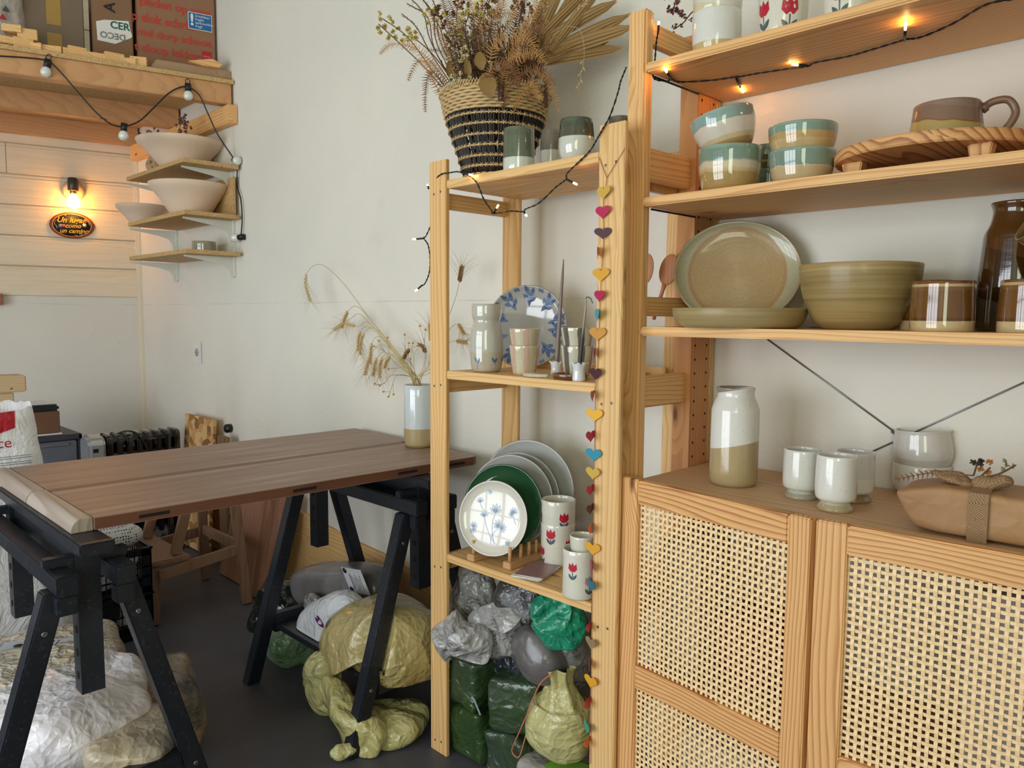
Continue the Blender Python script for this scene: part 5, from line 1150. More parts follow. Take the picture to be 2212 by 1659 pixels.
q = AZ(735, 1628, .02); bag('yellow_film', 'torn tip of yellow film lying on the floor nearest the camera', 'bag', P_yel, (q.x, q.y+.01, .022), (.040, .018, .028), R=E3(0, .5, 1.1), amp=.016, f=22, seed=13, zmin=.002)

# ---- under the small shelf: clay blocks and bags --------------------
def block(lab, cx, cy, z0, w_, d_, h_, a, seed):
    mb = blob((cx, cy, z0+h_/2), (w_/2, d_/2, h_/2), R=rotz(a), e=(.22, .22), amp=.006, f=16, seed=seed, nu=88, nv=56, zmin=z0)
    o = mb.build('clay_block', P_green, origin=(cx, cy, z0), fix=False); tag(o, lab, 'clay block', 'green wrapped clay blocks'); return o
def bz(px, py, y): return AY(px, py, y)
block('lower left clay block wrapped in dark green plastic under the pine shelf', -.468, -.270, .002, .125, .155, .135, .0, 21)
block('lower right clay block in dark green plastic, partly cut by the picture bottom', -.325, -.272, .002, .135, .150, .120, .12, 22)
block('upper left clay block in bright green streaked plastic against the pine board', -.474, -.275, .139, .120, .150, .135, .0, 23)
block('upper right clay block, its corner turned towards the room', -.330, -.268, .124, .130, .135, .145, .42, 24)
block('dark green clay block at the back beneath the grey bags', -.40, -.165, .139, .16, .055, .140, .0, 25)
# pale cord across the upper blocks
mb = MB(); 
for i, (a, b) in enumerate((((-.536, -.3515, .206), (-.416, -.3515, .188)), ((-.416, -.352, .188), (-.392, -.352, .155)))):
    mb.bar(a, b, .0012, .006)
simple('pale_cord', 'pale cord tied across the upper left clay block', 'strip', mb, plain('cord_pale', (150, 162, 166), .4), (-.47, -.352, .19))
GB = 'grey plastic bags under the pine shelf'
def sb(lab, mat, px, py, y, rad, seed, R=None, **k):
    q = AY(px, py, y); kk = dict(e=(.9, .9), amp=.02, f=12, bound=(-.502, .0 if False else -.024, -.365, -.012)); kk.update(k)
    return bag('plastic_bag', lab, 'bag', mat, (q.x, q.y, q.z), rad, group=GB if mat not in (P_teal, P_yel) else None, seed=seed, R=R, **kk)
sb('light grey crumpled bag with an upright loose end at the back left', P_grey, 1016, 1300, -.285, (.066, .050, .095), 31, E3(.1, .25, 0), amp=.016, f=15, bound=(-.62, 0, -.352, 0), warp=.9, e=(.8, .9))
sb('whitish crumpled bag spilling over the left pine board onto the clay block', P_greyl, 990, 1372, -.380, (.066, .045, .058), 32, E3(0, .1, 0), amp=.015, f=20, bound=(-.60, 0, -.44, -.325), post=True, warp=.9, e=(.8, .8))
sb('translucent creased grey bag in the middle of the heap', P_greyl, 1090, 1352, -.310, (.084, .050, .062), 33, E3(.1, -.30, .1), amp=.016, f=14, bound=(-.60, -.024, -.357, -.012), warp=.8, e=(.7, .8))
sb('dark grey square ended bag right beneath the postcards', P_greyd, 1132, 1300, -.265, (.066, .062, .074), 34, E3(0, .1, .2), e=(.5, .6), amp=.010, f=14, zmax=.524)
sb('teal green plastic bag poking out beneath the pink tulip beaker', P_teal, 1205, 1330, -.300, (.066, .045, .062), 35, E3(0, .6, 0), amp=.018, f=16, zmax=.522, warp=.6, e=(.7, .8))
sb('smooth round grey bag with gathered lines above the yellow bag', P_smooth, 1165, 1412, -.305, (.078, .052, .062), 36, E3(0, .55, 0), amp=.006, f=20, e=(.85, .85))
sb('tall grey bag squeezed against the hanging hearts', P_grey, 1246, 1380, -.215, (.060, .066, .125), 37, E3(0, .20, 0), amp=.016, f=13, zmax=.52, warp=.4, e=(.7, .7))
sb('dark folded grey bag at the back right corner', P_greyd, 1226, 1330, -.20, (.09, .07, .085), 38, None, amp=.014, zmax=.52, e=(.6, .6))
sb('dark navy grey bag squeezed behind the middle of the heap', plastic('navy_film', (44, 50, 60), (30, 34, 42), rough=.2, scale=12, bump=.7), 1085, 1415, -.235, (.13, .06, .075), 39, None, amp=.014, bound=(-.60, -.024, -.357, -.012), e=(.6, .6))
q = AY(1214, 1562, -.290); bag('yellow_bag', 'translucent yellow bag with a tied upright neck among the clay blocks', 'bag', P_yel, (q.x, q.y, q.z-.005), (.082, .068, .082), R=E3(0, -.05, 0), e=(.9, .9), amp=.014, f=10, seed=41, nu=110, nv=80, neck=((.004, -.12, .98), .60, .105, .022), warp=.1, bound=(-.30, -.026, -.366, -.05))
q = AZ(1205, 1648, .04); bag('paper_bag', 'creased grey paper bag on the floor at the bottom edge', 'bag', plastic('grey_paper', (170, 164, 158), (150, 144, 138), rough=.7, scale=8, bump=.4, coat=0), (-.185, -.268, .05), (.145, .09, .047), e=(.5, .5), amp=.006, f=9, seed=42, zmin=.002, bound=(-.255, -.024, -.362, -.05))
mb = MB(); mb.tube(spline([AY(1192, 1455, -.345), AY(1165, 1480, -.35), AY(1140, 1540, -.358), AY(1118, 1590, -.358), AY(1106, 1622, -.355), AY(1120, 1636, -.356), AY(1130, 1610, -.356), AY(1138, 1580, -.352)], 8), .0016, 6)
simple('orange_ribbon', 'thin orange ribbon looping down over the green clay blocks', 'ribbon', mb, plain('ribbon_orange', (206, 120, 92), .4), AY(1140, 1540, -.358))
q = AY(1236, 1652, -.34); simple('green_packet', 'bright green printed packet edge at the bottom beneath the yellow bag', 'packet', MB().cbox((-.145, -.30, .1015), (.09, .07, .006), rotz(.2)), plain('packet_green', (122, 178, 60), .4), (-.145, -.30, .0985), .001)

# ---- near trestle pile ---------------------------------------------
P_cream = plastic('cream_wrap', (214, 204, 184), (196, 184, 162), rough=.22, scale=12, bump=.9, hi=(244, 242, 236), streaks=.5)
sl_ = bag('wrapped_clay_slab', 'cream clay slab wrapped in clear film with a pale label, behind the near trestle leg', 'clay slab', P_cream, (-1.235, -1.115, .232), (.215, .175, .060), R=E3(0, 0, -.25), e=(.35, .35), amp=.008, f=14, seed=51, nu=100, nv=50, zmin=SHF)
lc = AZ(80, 1397, .290); tl = sl_; u_ = Vector((.55, .84, 0)).normalized(); v_ = Vector((-.84, .55, 0)); Rl = Matrix((u_, v_, Vector((0, 0, 1)))).transposed()
ob2 = MB().cbox(lc+Vector((0, 0, .006)), (.17, .055, .001), Rl).build('label_sheet', plain('label_blue', (196, 206, 226), .4), tl)
for i in range(5): MB().cbox(lc+Vector((0, 0, .0068))+u_*(.0+i*.012), (.003, .036, .0004), Rl).build('printed_line', plain('print_dark', (70, 70, 80), .6), ob2)
MB().lathe([(0, 0), (.011, 0), (.011, .0005), (0, .0005)], 20, lc+Vector((0, 0, .0067))-u_*.045, Rl).build('round_mark', plain('print_black', (24, 24, 30), .5), ob2)
F_clear = plastic('clear_crumpled_film', (232, 230, 236), (214, 206, 206), rough=.3, scale=9, bump=.5, coat=.5)
bag('clear_plastic_bag', 'large crumpled clear white plastic bag in the bottom left corner', 'bag', F_clear, (-.975, -1.150, .225), (.195, .155, .078), R=E3(0, .05, .5), e=(.8, .8), amp=.014, f=10, seed=52, nu=170, nv=110, zmin=SHF)
bag('clear_plastic_bag', 'smaller clear plastic tail rising between the near trestle legs', 'bag', F_clear, (-1.03, -1.03, .235), (.110, .075, .065), R=E3(.2, .2, .2), e=(.8, .8), amp=.03, f=10, seed=53)
P_print = plastic('printed_paper', (186, 168, 142), (84, 80, 76), rough=.4, scale=26, bump=.6, hi=(214, 204, 186), streaks=.4)
bag('paper_sack', 'beige paper sack with black print slumped beside the near trestle', 'sack', P_print, (-1.06, -.875, .115), (.150, .075, .112), R=E3(0, 0, -.3), e=(.6, .6), amp=.012, f=9, seed=54, zmin=.002)
bag('paper_sack', 'striped beige paper sack under the clear bag at the bottom', 'sack', plastic('striped_paper', (190, 174, 146), (118, 116, 112), rough=.4, scale=9, bump=.6, hi=(220, 212, 196), streaks=.4), (-.80, -1.05, .205), (.115, .095, .032), R=E3(0, 0, -.5), e=(.6, .6), amp=.010, f=9, seed=55, zmin=SHF)
# knitted bag on the crate
M_kn = N('dotted_knit'); m = M_kn; v = m.n('TexVoronoi'); m.val(v.inputs['Vector'], m.tc.outputs['Object']); v.inputs['Scale'].default_value = 105; v.inputs['Randomness'].default_value = .25
c = m.mix(m.ramp(v.outputs['Distance'], [(.30, g(1)), (.36, g(0))]), lin((206, 206, 206)), lin((44, 48, 60))); m.set(Base_Color=c, Roughness=.9); m.bump(v.outputs['Distance'], .6, .003)
bag('knitted_bag', 'white cloth bag with rows of black dots on the upper crate', 'cloth bag', M_kn.mat, (-1.96, -.80, .372), (.115, .165, .046), R=E3(0, 0, .1), e=(.6, .8), amp=.006, f=8, seed=61, zmin=.3345)
# white paper sack with red band
M_sk = N('sack_paper'); m = M_sk; sx = m.n('SeparateXYZ'); m.l(m.tc.outputs['Object'], sx.inputs[0]); zz = m.math('ADD', sx.outputs['Z'], m.math('MULTIPLY', sx.outputs['Y'], -.35))
c = m.ramp(zz, [(0, lin((228, 226, 230))), (.815, lin((228, 226, 230))), (.816, lin((176, 22, 44))), (.99, lin((176, 22, 44)))], 'LINEAR')
c = m.mix(m.ramp(sx.outputs['Y'], [(.060, g(0)), (.062, g(1))]), c, lin((228, 226, 230))); n1 = m.noise(m.mapped(), 9, 5, .6, 1.0); m.set(Base_Color=c, Roughness=.55); m.bump(m.math('ABSOLUTE', m.math('SUBTRACT', n1, .5)), .9, .02)
SKX, SKY = -1.70, -1.15
mb = MB(); rows = []; nseg = 40; Hs = .885
for i in range(31):
    t = i/30; z = .003+t*Hs; row = []
    wx, wy = .135*(1-.05*t), .235-.135*t
    for j in range(nseg):
        a = 2*PI*j/nseg; x = wx*sgp(math.cos(a), .45); y = wy*sgp(math.sin(a), .45)+.02*t
        p = Vector((SKX+x, SKY+y, z)); d = .010*(ridged(Vector((x, y, z)), 7, 4)-.4)*(.3+t); p += Vector((math.cos(a), math.sin(a), 0))*d
        if i == 30: p.z += .018*noise.noise(Vector((x*22, y*22, 3)))+.02*math.sin(a)*.5
        row.append(len(mb.v)+len(rows)*0 + j)
        rows.append(p)
idx0 = 0; mb.add(rows, [(i*nseg+j, i*nseg+(j+1) % nseg, (i+1)*nseg+(j+1) % nseg, (i+1)*nseg+j) for i in range(30) for j in range(nseg)] + [tuple(range(nseg))[::-1]], 0, True)
sk = mb.build('paper_sack', m.mat, origin=(SKX, SKY, .003), fix=False); sk.modifiers.new('thick', 'SOLIDIFY').thickness = .002
tag(sk, 'open white paper sack with dark red band at its torn top', 'sack')
tk = sk
M_rt = plain('print_red', (166, 30, 50), .5); UY = Vector((0, 1, 0)); xs = SKX+.1435
tp = AX(9, 958, xs); text_mesh('ce', .042, tp, UY, UZ, M_rt, 'lettering', tk, 0); 
for i in range(4):
    q = AX(26, 986+i*4.5+(4 if i > 1 else 0), xs+.0); MB().box(q.x-.0005, q.x+.0005, q.y-.045, q.y+.048, q.z-.0007, q.z+.0007).build('printed_line', plain('print_dark', (70, 70, 80), .6), tk)

# ---- paper parcel on the cabinet -----------------------------------
M_kraft = plastic('kraft_paper', (178, 138, 96), (158, 118, 80), rough=.6, scale=6, bump=.35, coat=0, hi=(196, 158, 116), streaks=.25)
p0 = AZ(1960, 1148, H4); p1 = AZ(2212, 1190, H4); d = Vector((p1.x-p0.x, p1.y-p0.y, 0)).normalized(); n_ = Vector((-d.y, d.x, 0))
az = math.atan2(d.y, d.x); Rp_ = rotz(az); ctr = p0 + d*.146 + n_*.060; ctr.z = H4+.037
pk = thing('paper_parcel', 'brown paper parcel tied with a burlap ribbon at the right of the cabinet top', 'parcel', (ctr.x, ctr.y, H4))
mb = blob(ctr+Vector((0, 0, .004)), (.152, .057, .0365), R=Rp_, e=(.16, .20), warp=.04, amp=.0035, f=18, seed=71, nu=120, nv=60, zmin=H4+.0006)
for i, p in enumerate(mb.v):     # paper ends folded in: the upper edge of the left end juts out
    u = (p-ctr).dot(d); h_ = (p.z-H4)/.08
    if u < -.10: t = min(1, (-.10-u)/.05); mb.v[i] = p - d*(.034*(h_-.45))*t - n_*(.010*h_*t) + Vector((0, 0, -.012*h_*t))
for q_ in range(len(mb.v)): mb.v[q_].z = max(mb.v[q_].z, H4+.0006)
mb.build('wrapping', M_kraft, pk, fix=False)
fl = MB(); a_ = ctr-d*.12+Vector((0, 0, .030)); fl.add([a_, a_+d*.24+Vector((0, 0, .008)), a_+d*.24-n_*.035+Vector((0, 0, .002)), a_-n_*.050+d*.03+Vector((0, 0, -.010)), a_-n_*.02-d*.035], [(0, 1, 2, 3, 4)]); 
fo = fl.build('folded_flap', M_kraft, pk); fo.modifiers.new('t', 'SOLIDIFY').thickness = .0012
M_bur = N('burlap'); m = M_bur; wv = m.n('TexChecker'); m.val(wv.inputs['Vector'], m.vmath('ADD', m.tc.outputs['Object'], m.math('MULTIPLY', m.noise(m.mapped(), 60, 2), .004))); wv.inputs['Scale'].default_value = 520
c = m.mix(wv.outputs['Fac'], lin((176, 144, 108)), lin((122, 92, 62))); m.set(Base_Color=c, Roughness=.9); m.bump(wv.outputs['Fac'], .8, .002); M_bur = m.mat
rb = MB(); u0 = (AZ(2108, 1174, H4)-ctr).dot(d); prof = [(-.0625, .0006), (-.0635, .025), (-.0630, .062), (-.058, .0765), (-.03, .0815), (.0, .0820), (.03, .079), (.056, .0735), (.0605, .045)]
for a, b in zip(prof, prof[1:]):
    vs = [ctr+d*(u0+s)+n_*x+Vector((0, 0, z-.037)) for (x, z) in (a, b) for s in (-.0135, .0135)]; rb.add(vs, [(0, 1, 3, 2)])
ro = rb.build('burlap_ribbon', M_bur, pk); ro.modifiers.new('t', 'SOLIDIFY').thickness = .0016
bw = ctr+d*(u0-.016)+Vector((0, 0, .050))-n_*.012
mb = blob(bw-d*.030, (.036, .022, .010), R=E3(0, .25, az), e=(1, 1), amp=.006, f=40, seed=74, nu=48, nv=24); mb = blob(bw+d*.026, (.026, .020, .010), R=E3(0, -.15, az+.2), amp=.006, f=40, seed=75, nu=48, nv=24, mb=mb); mb.build('burlap_bow', M_bur, pk, fix=False)
PARCEL_TOP = bw.copy(); PD, PN = d.copy(), n_.copy()
# ------------------------------------------------------------------ wicker basket
bp = on_y(1068, -.235, M1_+.0004); kb = MPP(bp)
bkt = thing('wicker_basket', 'open weave black and natural straw basket on top of the left shelf unit', 'basket', bp)
BP = [(62, 0), (66, 10), (80, 60), (95, 100), (106, 135), (112, 160), (117, 186)]
def br_(h): return surf_r([(a*kb, b*kb) for a, b in BP], h*kb)
M_str = wood('straw', (206, 176, 128), (160, 126, 82), 2, ring=.003, contrast=.6, knots=0); M_blk = plain('black_straw', (26, 22, 20), .6)
def coil(mb, h, r_t, amp=.0016, wav=30, rad=None, nseg=150, ph=0):
    R0 = rad or br_(h); mb.tube([bp+Vector((math.cos(2*PI*j/nseg)*(R0+amp*math.sin(wav*2*PI*j/nseg+ph)), math.sin(2*PI*j/nseg)*(R0+amp*math.sin(wav*2*PI*j/nseg+ph)), h*kb)) for j in range(nseg+1)], r_t, 6, cap=False)
mb = MB()
for i, h in enumerate((2, 6, 10, 14)): coil(mb, h, .0034, ph=i*PI)
mb.build('base_weave', M_str, bkt, fix=False)
for h in (30, 49, 69, 89, 109, 128):
    mb = MB(); coil(mb, h, .0026, .0005); R0 = br_(h)
    for j in range(44):
        a = 2*PI*j/44
        for s in (-1, 1):
            f = lambda t, z: bp+Vector((math.cos(a+t)*(R0+.0032), math.sin(a+t)*(R0+.0032), (h+z)*kb)); mb.tube([f(-.035*s, -4), f(.035*s, 4)], .0011, 4)
    mb.build('straw_band', M_str, bkt, fix=False)
mb = MB(); rr = random.Random(3)
for j in range(120):
    a = 2*PI*j/120
    if rr.random() < .10: continue
    pts = []
    for h in (10, 30, 50, 70, 90, 110, 130, 140):
        R0 = br_(h)-.0015; aa = a+rr.uniform(-.012, .012); pts.append(bp+Vector((math.cos(aa)*R0, math.sin(aa)*R0, h*kb)))
    mb.tube(pts, [.0036]*8, 4)
mb.build('black_staves', M_blk, bkt, fix=False)
mb = MB()
for i, h in enumerate(range(139, 182, 6)): coil(mb, h, .0037, .0018, 26, ph=i*PI)
mb.build('rim_weave', M_str, bkt, fix=False)
mb = MB(); n = 110
for j in range(n):
    a = 2*PI*j/n; R0 = br_(184); f = lambda t, r, z: bp+Vector((math.cos(a+t)*(R0+r), math.sin(a+t)*(R0+r), z*kb)); mb.tube([f(-.03, .004, 180), f(0, .0015, 191), f(.03, -.004, 181)], .0022, 5)
mb.build('plaited_rim', M_str, bkt, fix=False)
M_lea = plain('leather_brown', (92, 52, 32), .45)
ah = -.62; hp = []
def hpt(t, r, z): return bp+Vector((math.cos(ah+t)*(br_(175)+r), math.sin(ah+t)*(br_(175)+r), z*kb))
strap = spline([hpt(-.05, .006, 145), hpt(-.05, .007, 176), hpt(-.02, .006, 200), hpt(.18, .003, 222), hpt(.42, .003, 232), hpt(.68, .003, 222), hpt(.88, .006, 200), hpt(.92, .006, 150)], 8)
mb = MB(); 
for a, b in zip(strap, strap[1:]):
    t_ = (b-a).normalized(); outd = Vector(((a-bp).x, (a-bp).y, 0)).normalized(); sd = t_.cross(outd).normalized()
    vs = []
    for p in (a, b):
        for s in (-.0075, .0075):
            for o_ in (0, .0022): vs.append(p+sd*s+outd*o_)
    mb.add(vs, [(0, 2, 6, 4), (1, 5, 7, 3), (0, 4, 5, 1), (2, 3, 7, 6)], 0, True)
mb.build('leather_handle', M_lea, bkt)
for z in (150, 163):
    p = hpt(-.05, .0095, z); MB().sphere(p, .0032, n=8).build('rivet', M_steel, bkt)

# ------------------------------------------------------------------ dried arrangement in the basket
M_fern = plain('fern_brown', (172, 124, 68), .7); M_fern2 = plain('fern_rust', (122, 80, 46), .7); M_twig = plain('twig_brown', (104, 66, 44), .7)
M_cream = plain('cream_blossom', (214, 198, 150), .7); M_yelf = plain('yellow_blossom', (206, 188, 110), .7); M_leafb = plain('dry_leaf', (136, 104, 54), .6); M_palm = wood('palm_leaf', (184, 154, 104), (146, 116, 72), 2, ring=.006, contrast=.7, knots=0)
bc = bp + Vector((0, 0, 180*kb))
def pinna(mb, base, ax, side, up, L, w):
    """one toothed leaflet"""
    n = 9; vs = [base]; fs = []
    for i in range(1, n+1):
        t = i/n; ww = w*(1-t)**.8*(1.0 if i % 2 else .50); c = base+ax*L*t+up*(-.18*L*t*t)
        vs += [c+side*ww, c-side*ww]
    fs.append((0, 1, 2))
    for i in range(n-1): a = 1+2*i; fs.append((a, a+2, a+3, a+1))
    mb.add(vs, fs, 0, False)
def fern(lab, pts, L, mat, seed, grp='dried fern fronds in the basket', step=.0052):
    P0 = spline(pts, 24); rr = random.Random(seed); mb = MB(); P = [P0[0]]; acc = 0
    for a, b in zip(P0, P0[1:]):
        acc += (b-a).length
        if acc >= step: P.append(b); acc = 0
    n = len(P)
    if n < 4: P = P0; n = len(P)
    mb.tube(P, [.0013*(1-.6*i/n) for i in range(n)], 5)
    roll = rr.uniform(-.5, .5)
    for i in range(int(n*.25), n-1):
        t = (i-n*.25)/(n*.75); T = (P[i+1]-P[i]).normalized(); vd = (P[i]-CAM).normalized(); sd = T.cross(vd).normalized(); sd = Matrix.Rotation(roll, 3, T) @ sd; nn = sd.cross(T)
        l = L*(math.sin(min(1, t*1.25+.12)*PI*.5))*(1-t)**.6+.003
        for s in (-1, 1):
            ax = (sd*s*.9+T*.40+nn*rr.uniform(-.35, .35)).normalized(); pinna(mb, P[i], ax, T, nn, l*rr.uniform(.85, 1.1), .0021+.0006*(1-t))
    o = mb.build('fern_frond', mat, origin=pts[0], fix=False); tag(o, lab, 'fern frond', grp); return o
def A(px, py, y=-.235): return AY(px, py, y)
root = lambda dx=0, dy=0: bc+Vector((dx, dy, -.10))
FR = [([root(-.03), A(960, 170, -.30), A(905, 110, -.31), A(850, 95, -.31), A(818, 118, -.31)], .030, 'fern frond drooping furthest left, curling down past the yellow blossoms'),
 ([root(-.04), A(945, 190, -.32), A(930, 150, -.33), A(905, 130, -.33), A(885, 165, -.33), A(882, 178, -.33)], .026, 'small fern frond hanging in three fingers on the left'),
 ([root(-.05, -.02), A(950, 170, -.34), A(925, 165, -.35), A(918, 215, -.35), A(920, 245, -.35)], .020, 'fern frond hanging down outside the left basket rim'),
 ([root(.01, -.03), A(1060, 130, -.34), A(1075, 90, -.35), A(1130, 80, -.35), A(1155, 105, -.35), A(1140, 130, -.35)], .040, 'large curled fern frond in the middle front'),
 ([root(.02, -.03), A(1090, 150, -.34), A(1110, 125, -.35), A(1155, 115, -.35), A(1182, 140, -.35)], .036, 'fern frond arching right just above the leather handle'),
 ([root(.03, -.03), A(1100, 190, -.34), A(1130, 160, -.35), A(1175, 150, -.35), A(1200, 185, -.35)], .032, 'fern frond bending over the right rim'),
 ([root(0, -.02), A(1040, 100, -.30), A(1055, 40, -.30), A(1100, 28, -.30), A(1115, 40, -.30)], .030, 'fern frond with short comb leaflets near the upper middle'),
 ([root(.03, -.02), A(1120, 90, -.30), A(1145, 40, -.30), A(1160, 10, -.30), A(1155, -15, -.30)], .030, 'orange brown fern frond rising to the picture top right of the middle'),
 ([root(.03, -.02), A(1130, 110, -.32), A(1160, 60, -.32), A(1175, 45, -.32), A(1160, 75, -.32)], .030, 'curled orange brown fern tip right of the middle'),
 ([root(.04, -.01), A(1140, 180, -.33), A(1160, 205, -.34), A(1175, 215, -.34)], .022, 'short fern frond lying across the right side of the basket rim'),
 ([root(.05, .0), A(1165, 170, -.27), A(1190, 190, -.27), A(1205, 230, -.27), A(1200, 245, -.27)], .022, 'thin fern frond dangling right of the basket'),
 ([root(-.02, .02), A(1000, 100, -.20), A(985, 40, -.20), A(965, -10, -.20)], .034, 'rust coloured fern frond rising at the upper left'),
 ([root(-.01, .02), A(1030, 90, -.2), A(1022, 30, -.2), A(1010, -20, -.2)], .034, 'rust coloured fern frond rising left of the middle'),
 ([root(0, .0), A(1070, 60, -.22), A(1085, 20, -.22), A(1090, -20, -.22)], .038, 'upright fern frond in the middle reaching the picture top'),
 ([root(.01, -.03), A(1060, 160, -.36), A(1090, 140, -.36), A(1120, 170, -.36), A(1115, 200, -.36)], .032, 'fern frond curling low over the handle'),
 ([root(-.03, -.02), A(980, 150, -.33), A(965, 110, -.33), A(945, 80, -.33)], .026, 'short fern frond at the left, behind the drooping ones')]
FR += [([root(.01*k_, .01), A(xa, ya, -.22-.02*(k_ % 4)), A(xb, yb, -.22-.02*(k_ % 5))] + ([A(xc_, yc_, -.26)] if xc_ else []), .026, lab_) for k_, (xa, ya, xb, yb, xc_, yc_, lab_) in enumerate([
 (1010, 120, 975, 60, 930, 40, 'brown fern frond fanning left behind the cream blossoms'), (1030, 110, 1035, 40, 1060, -10, 'brown fern frond just left of the picture centre top'), (1075, 110, 1100, 50, 1125, -10, 'brown fern frond leaning right near the top'),
 (1100, 120, 1150, 70, 1190, 40, 'brown fern frond spreading right under the palm blades'), (1110, 140, 1165, 110, 1200, 120, 'brown fern frond bending outward above the right rim'), (1050, 140, 1020, 90, 1000, 60, 'brown fern frond behind the triangular leaf'),
 (1085, 150, 1110, 90, 1140, 60, 'brown fern frond in the right middle of the bouquet'), (990, 140, 950, 110, 920, 110, 'brown fern frond low on the left side'), (1120, 160, 1170, 160, 1195, 200, 'brown fern frond drooping over the right rim in front'), (1060, 100, 1070, 30, 1085, -20, 'straight brown fern frond at the very centre')])]
FR += [([root(.01*k_, .01), A(xa, ya, -.20-.02*(k_ % 3)), A(xb, yb, -.21-.02*(k_ % 4))], .030, lab_) for k_, (xa, ya, xb, yb, lab_) in enumerate([
 (985, 90, 950, -20, 'tall fern frond second from the left at the picture top'), (1000, 80, 990, -25, 'tall fern frond third from the left at the picture top'), (1040, 70, 1045, -30, 'tall fern frond near the top centre left'), (1110, 70, 1150, -30, 'tall fern frond near the top centre right'), (1125, 90, 1185, -10, 'tall fern frond beside the palm blades'), (965, 100, 925, 20, 'tall fern frond leaning left under the grass plumes'),
 (1125, 130, 1200, 90, 'fern frond crossing the base of the palm blades'), (1080, 130, 1125, 140, 'small fern frond filling the front right gap')])]
for i, (p, L, lab) in enumerate(FR): fern(lab, p, L, M_fern if i % 3 != 2 else M_fern2, i)
def blossomstem(lab, pts, heads, mat, hr, seed, n=12, grp='dried flower stems in the basket', nm='dried_flower', smat=None, side=.35, cat='dried flower'):
    rr = random.Random(seed); o = thing(nm, lab, cat, pts[0], grp); P = spline(pts, 8); MB().tube(P, .0015, 5).build('stem', smat or M_twig, o)
    mb = MB()
    for k in range(heads):
        c = P[-1-int(rr.random()*len(P)*side)] + Vector((rr.uniform(-1, 1), rr.uniform(-1, 1), rr.uniform(-1, 1)))*hr*2.2
        for q in range(n):
            d = Vector((rr.gauss(0, 1), rr.gauss(0, 1), rr.gauss(0, 1))).normalized(); s = d.orthogonal().normalized()*hr*.32; e = c+d*hr; mb.add([c, c+d*hr*.6+s, e, c+d*hr*.6-s], [(0, 1, 2, 3)])
    mb.build('blossoms', mat, o, fix=False); return o
YS = [([root(-.03), A(940, 160, -.30), A(880, 80, -.30), A(826, 40, -.30)], 'yellow everlasting stem leaning furthest left'), ([root(-.03), A(930, 160, -.31), A(870, 100, -.31), A(818, 52, -.31)], 'yellow everlasting stem just below the leftmost one'),
 ([root(-.03), A(960, 150, -.30), A(905, 90, -.30), A(870, 75, -.30)], 'short yellow everlasting stem at the left'), ([root(-.02), A(970, 120, -.28), A(950, 60, -.28), A(915, 0, -.28)], 'yellow everlasting stem reaching the picture top on the left'),
 ([root(0), A(1010, 100, -.3), A(1005, 70, -.3), A(990, 62, -.3)], 'yellow everlasting in the left middle'), ([root(0), A(1030, 100, -.28), A(1040, 40, -.28), A(1042, 5, -.28)], 'yellow everlasting head by the picture top, middle'), ([root(.0), A(1010, 90, -.26), A(1010, 40, -.26), A(1020, 28, -.26)], 'yellow everlasting pair below the picture top')]
for i, (p, lab) in enumerate(YS): blossomstem(lab, p, 7, M_yelf, .0085, 20+i, 22)
WS = [([root(-.02, -.03), A(985, 205, -.34), A(975, 175, -.345)], 'cream blossom cluster over the left rim', 14), ([root(0, -.03), A(1005, 205, -.345), A(1005, 172, -.35)], 'cream blossom cluster over the middle of the rim', 14), ([root(0, -.02), A(1010, 140, -.33), A(1000, 108, -.335)], 'cream blossom cluster above the rim, left of the leaves', 16), ([root(0, -.02), A(1065, 150, -.33), A(1063, 138, -.335)], 'tiny cream blossom sprig beside the brown leaf', 6), ([root(-.02, -.02), A(975, 120, -.33), A(985, 95, -.335)], 'cream blossom cluster high on the left', 10)]
for i, (p, lab, n) in enumerate(WS): blossomstem(lab, p, n, M_cream, .0065, 40+i, 16, side=.6)
for i, (p, lab, c_) in enumerate([([root(.0, .01), A(990, 60, -.2), A(1000, -10, -.2)], 'dark twiggy stem, upper left of the bouquet', 0), ([root(.0, .01), A(1045, 60, -.2), A(1062, -10, -.2)], 'dark twiggy stem in the upper middle', 0), ([root(.01, .01), A(1120, 60, -.2), A(1130, -10, -.2)], 'brown seed head stem, upper right', 0), ([root(-.01, .01), A(960, 60, -.24), A(940, 20, -.24)], 'brown seed head stem at the upper left', 0)]):
    blossomstem(lab, p, 16, M_fern2, .009, 60+i, 16, side=.7, nm='seed_head_stem')
rr = random.Random(9)
mb = MB()
for k in range(620):
    a = rr.uniform(0, 2*PI); r = .075*math.sqrt(rr.random()); b_ = bc+Vector((r*math.cos(a), r*math.sin(a), -.05)); h = rr.uniform(.05, .25); sp_ = .95
    e = b_ + Vector((math.cos(a)*r*sp_+rr.uniform(-.02, .02), math.sin(a)*r*sp_*.6-.01+rr.uniform(-.02, .02), h)); c = (b_+e)/2+Vector((0, 0, .01)); mb.tube([b_, c, e], [.0009, .0008, .0004], 4, cap=False)
    for q in range(5):
        f_ = c.lerp(e, rr.random()); d_ = Vector((rr.gauss(0, 1), rr.gauss(0, 1), rr.uniform(.2, 1.4))).normalized()*rr.uniform(.008, .018); w_ = d_.orthogonal().normalized()*.0016; mb.add([f_, f_+d_*.5+w_, f_+d_, f_+d_*.5-w_], [(0, 1, 2, 3)])
o = mb.build('dried_stalk_filling', plain('stalk_brown', (92, 64, 38), .8), origin=tuple(bc), fix=False); tag(o, 'dense dark brown dried stalks filling the basket between the ferns', 'dried stalks', kind='stuff')
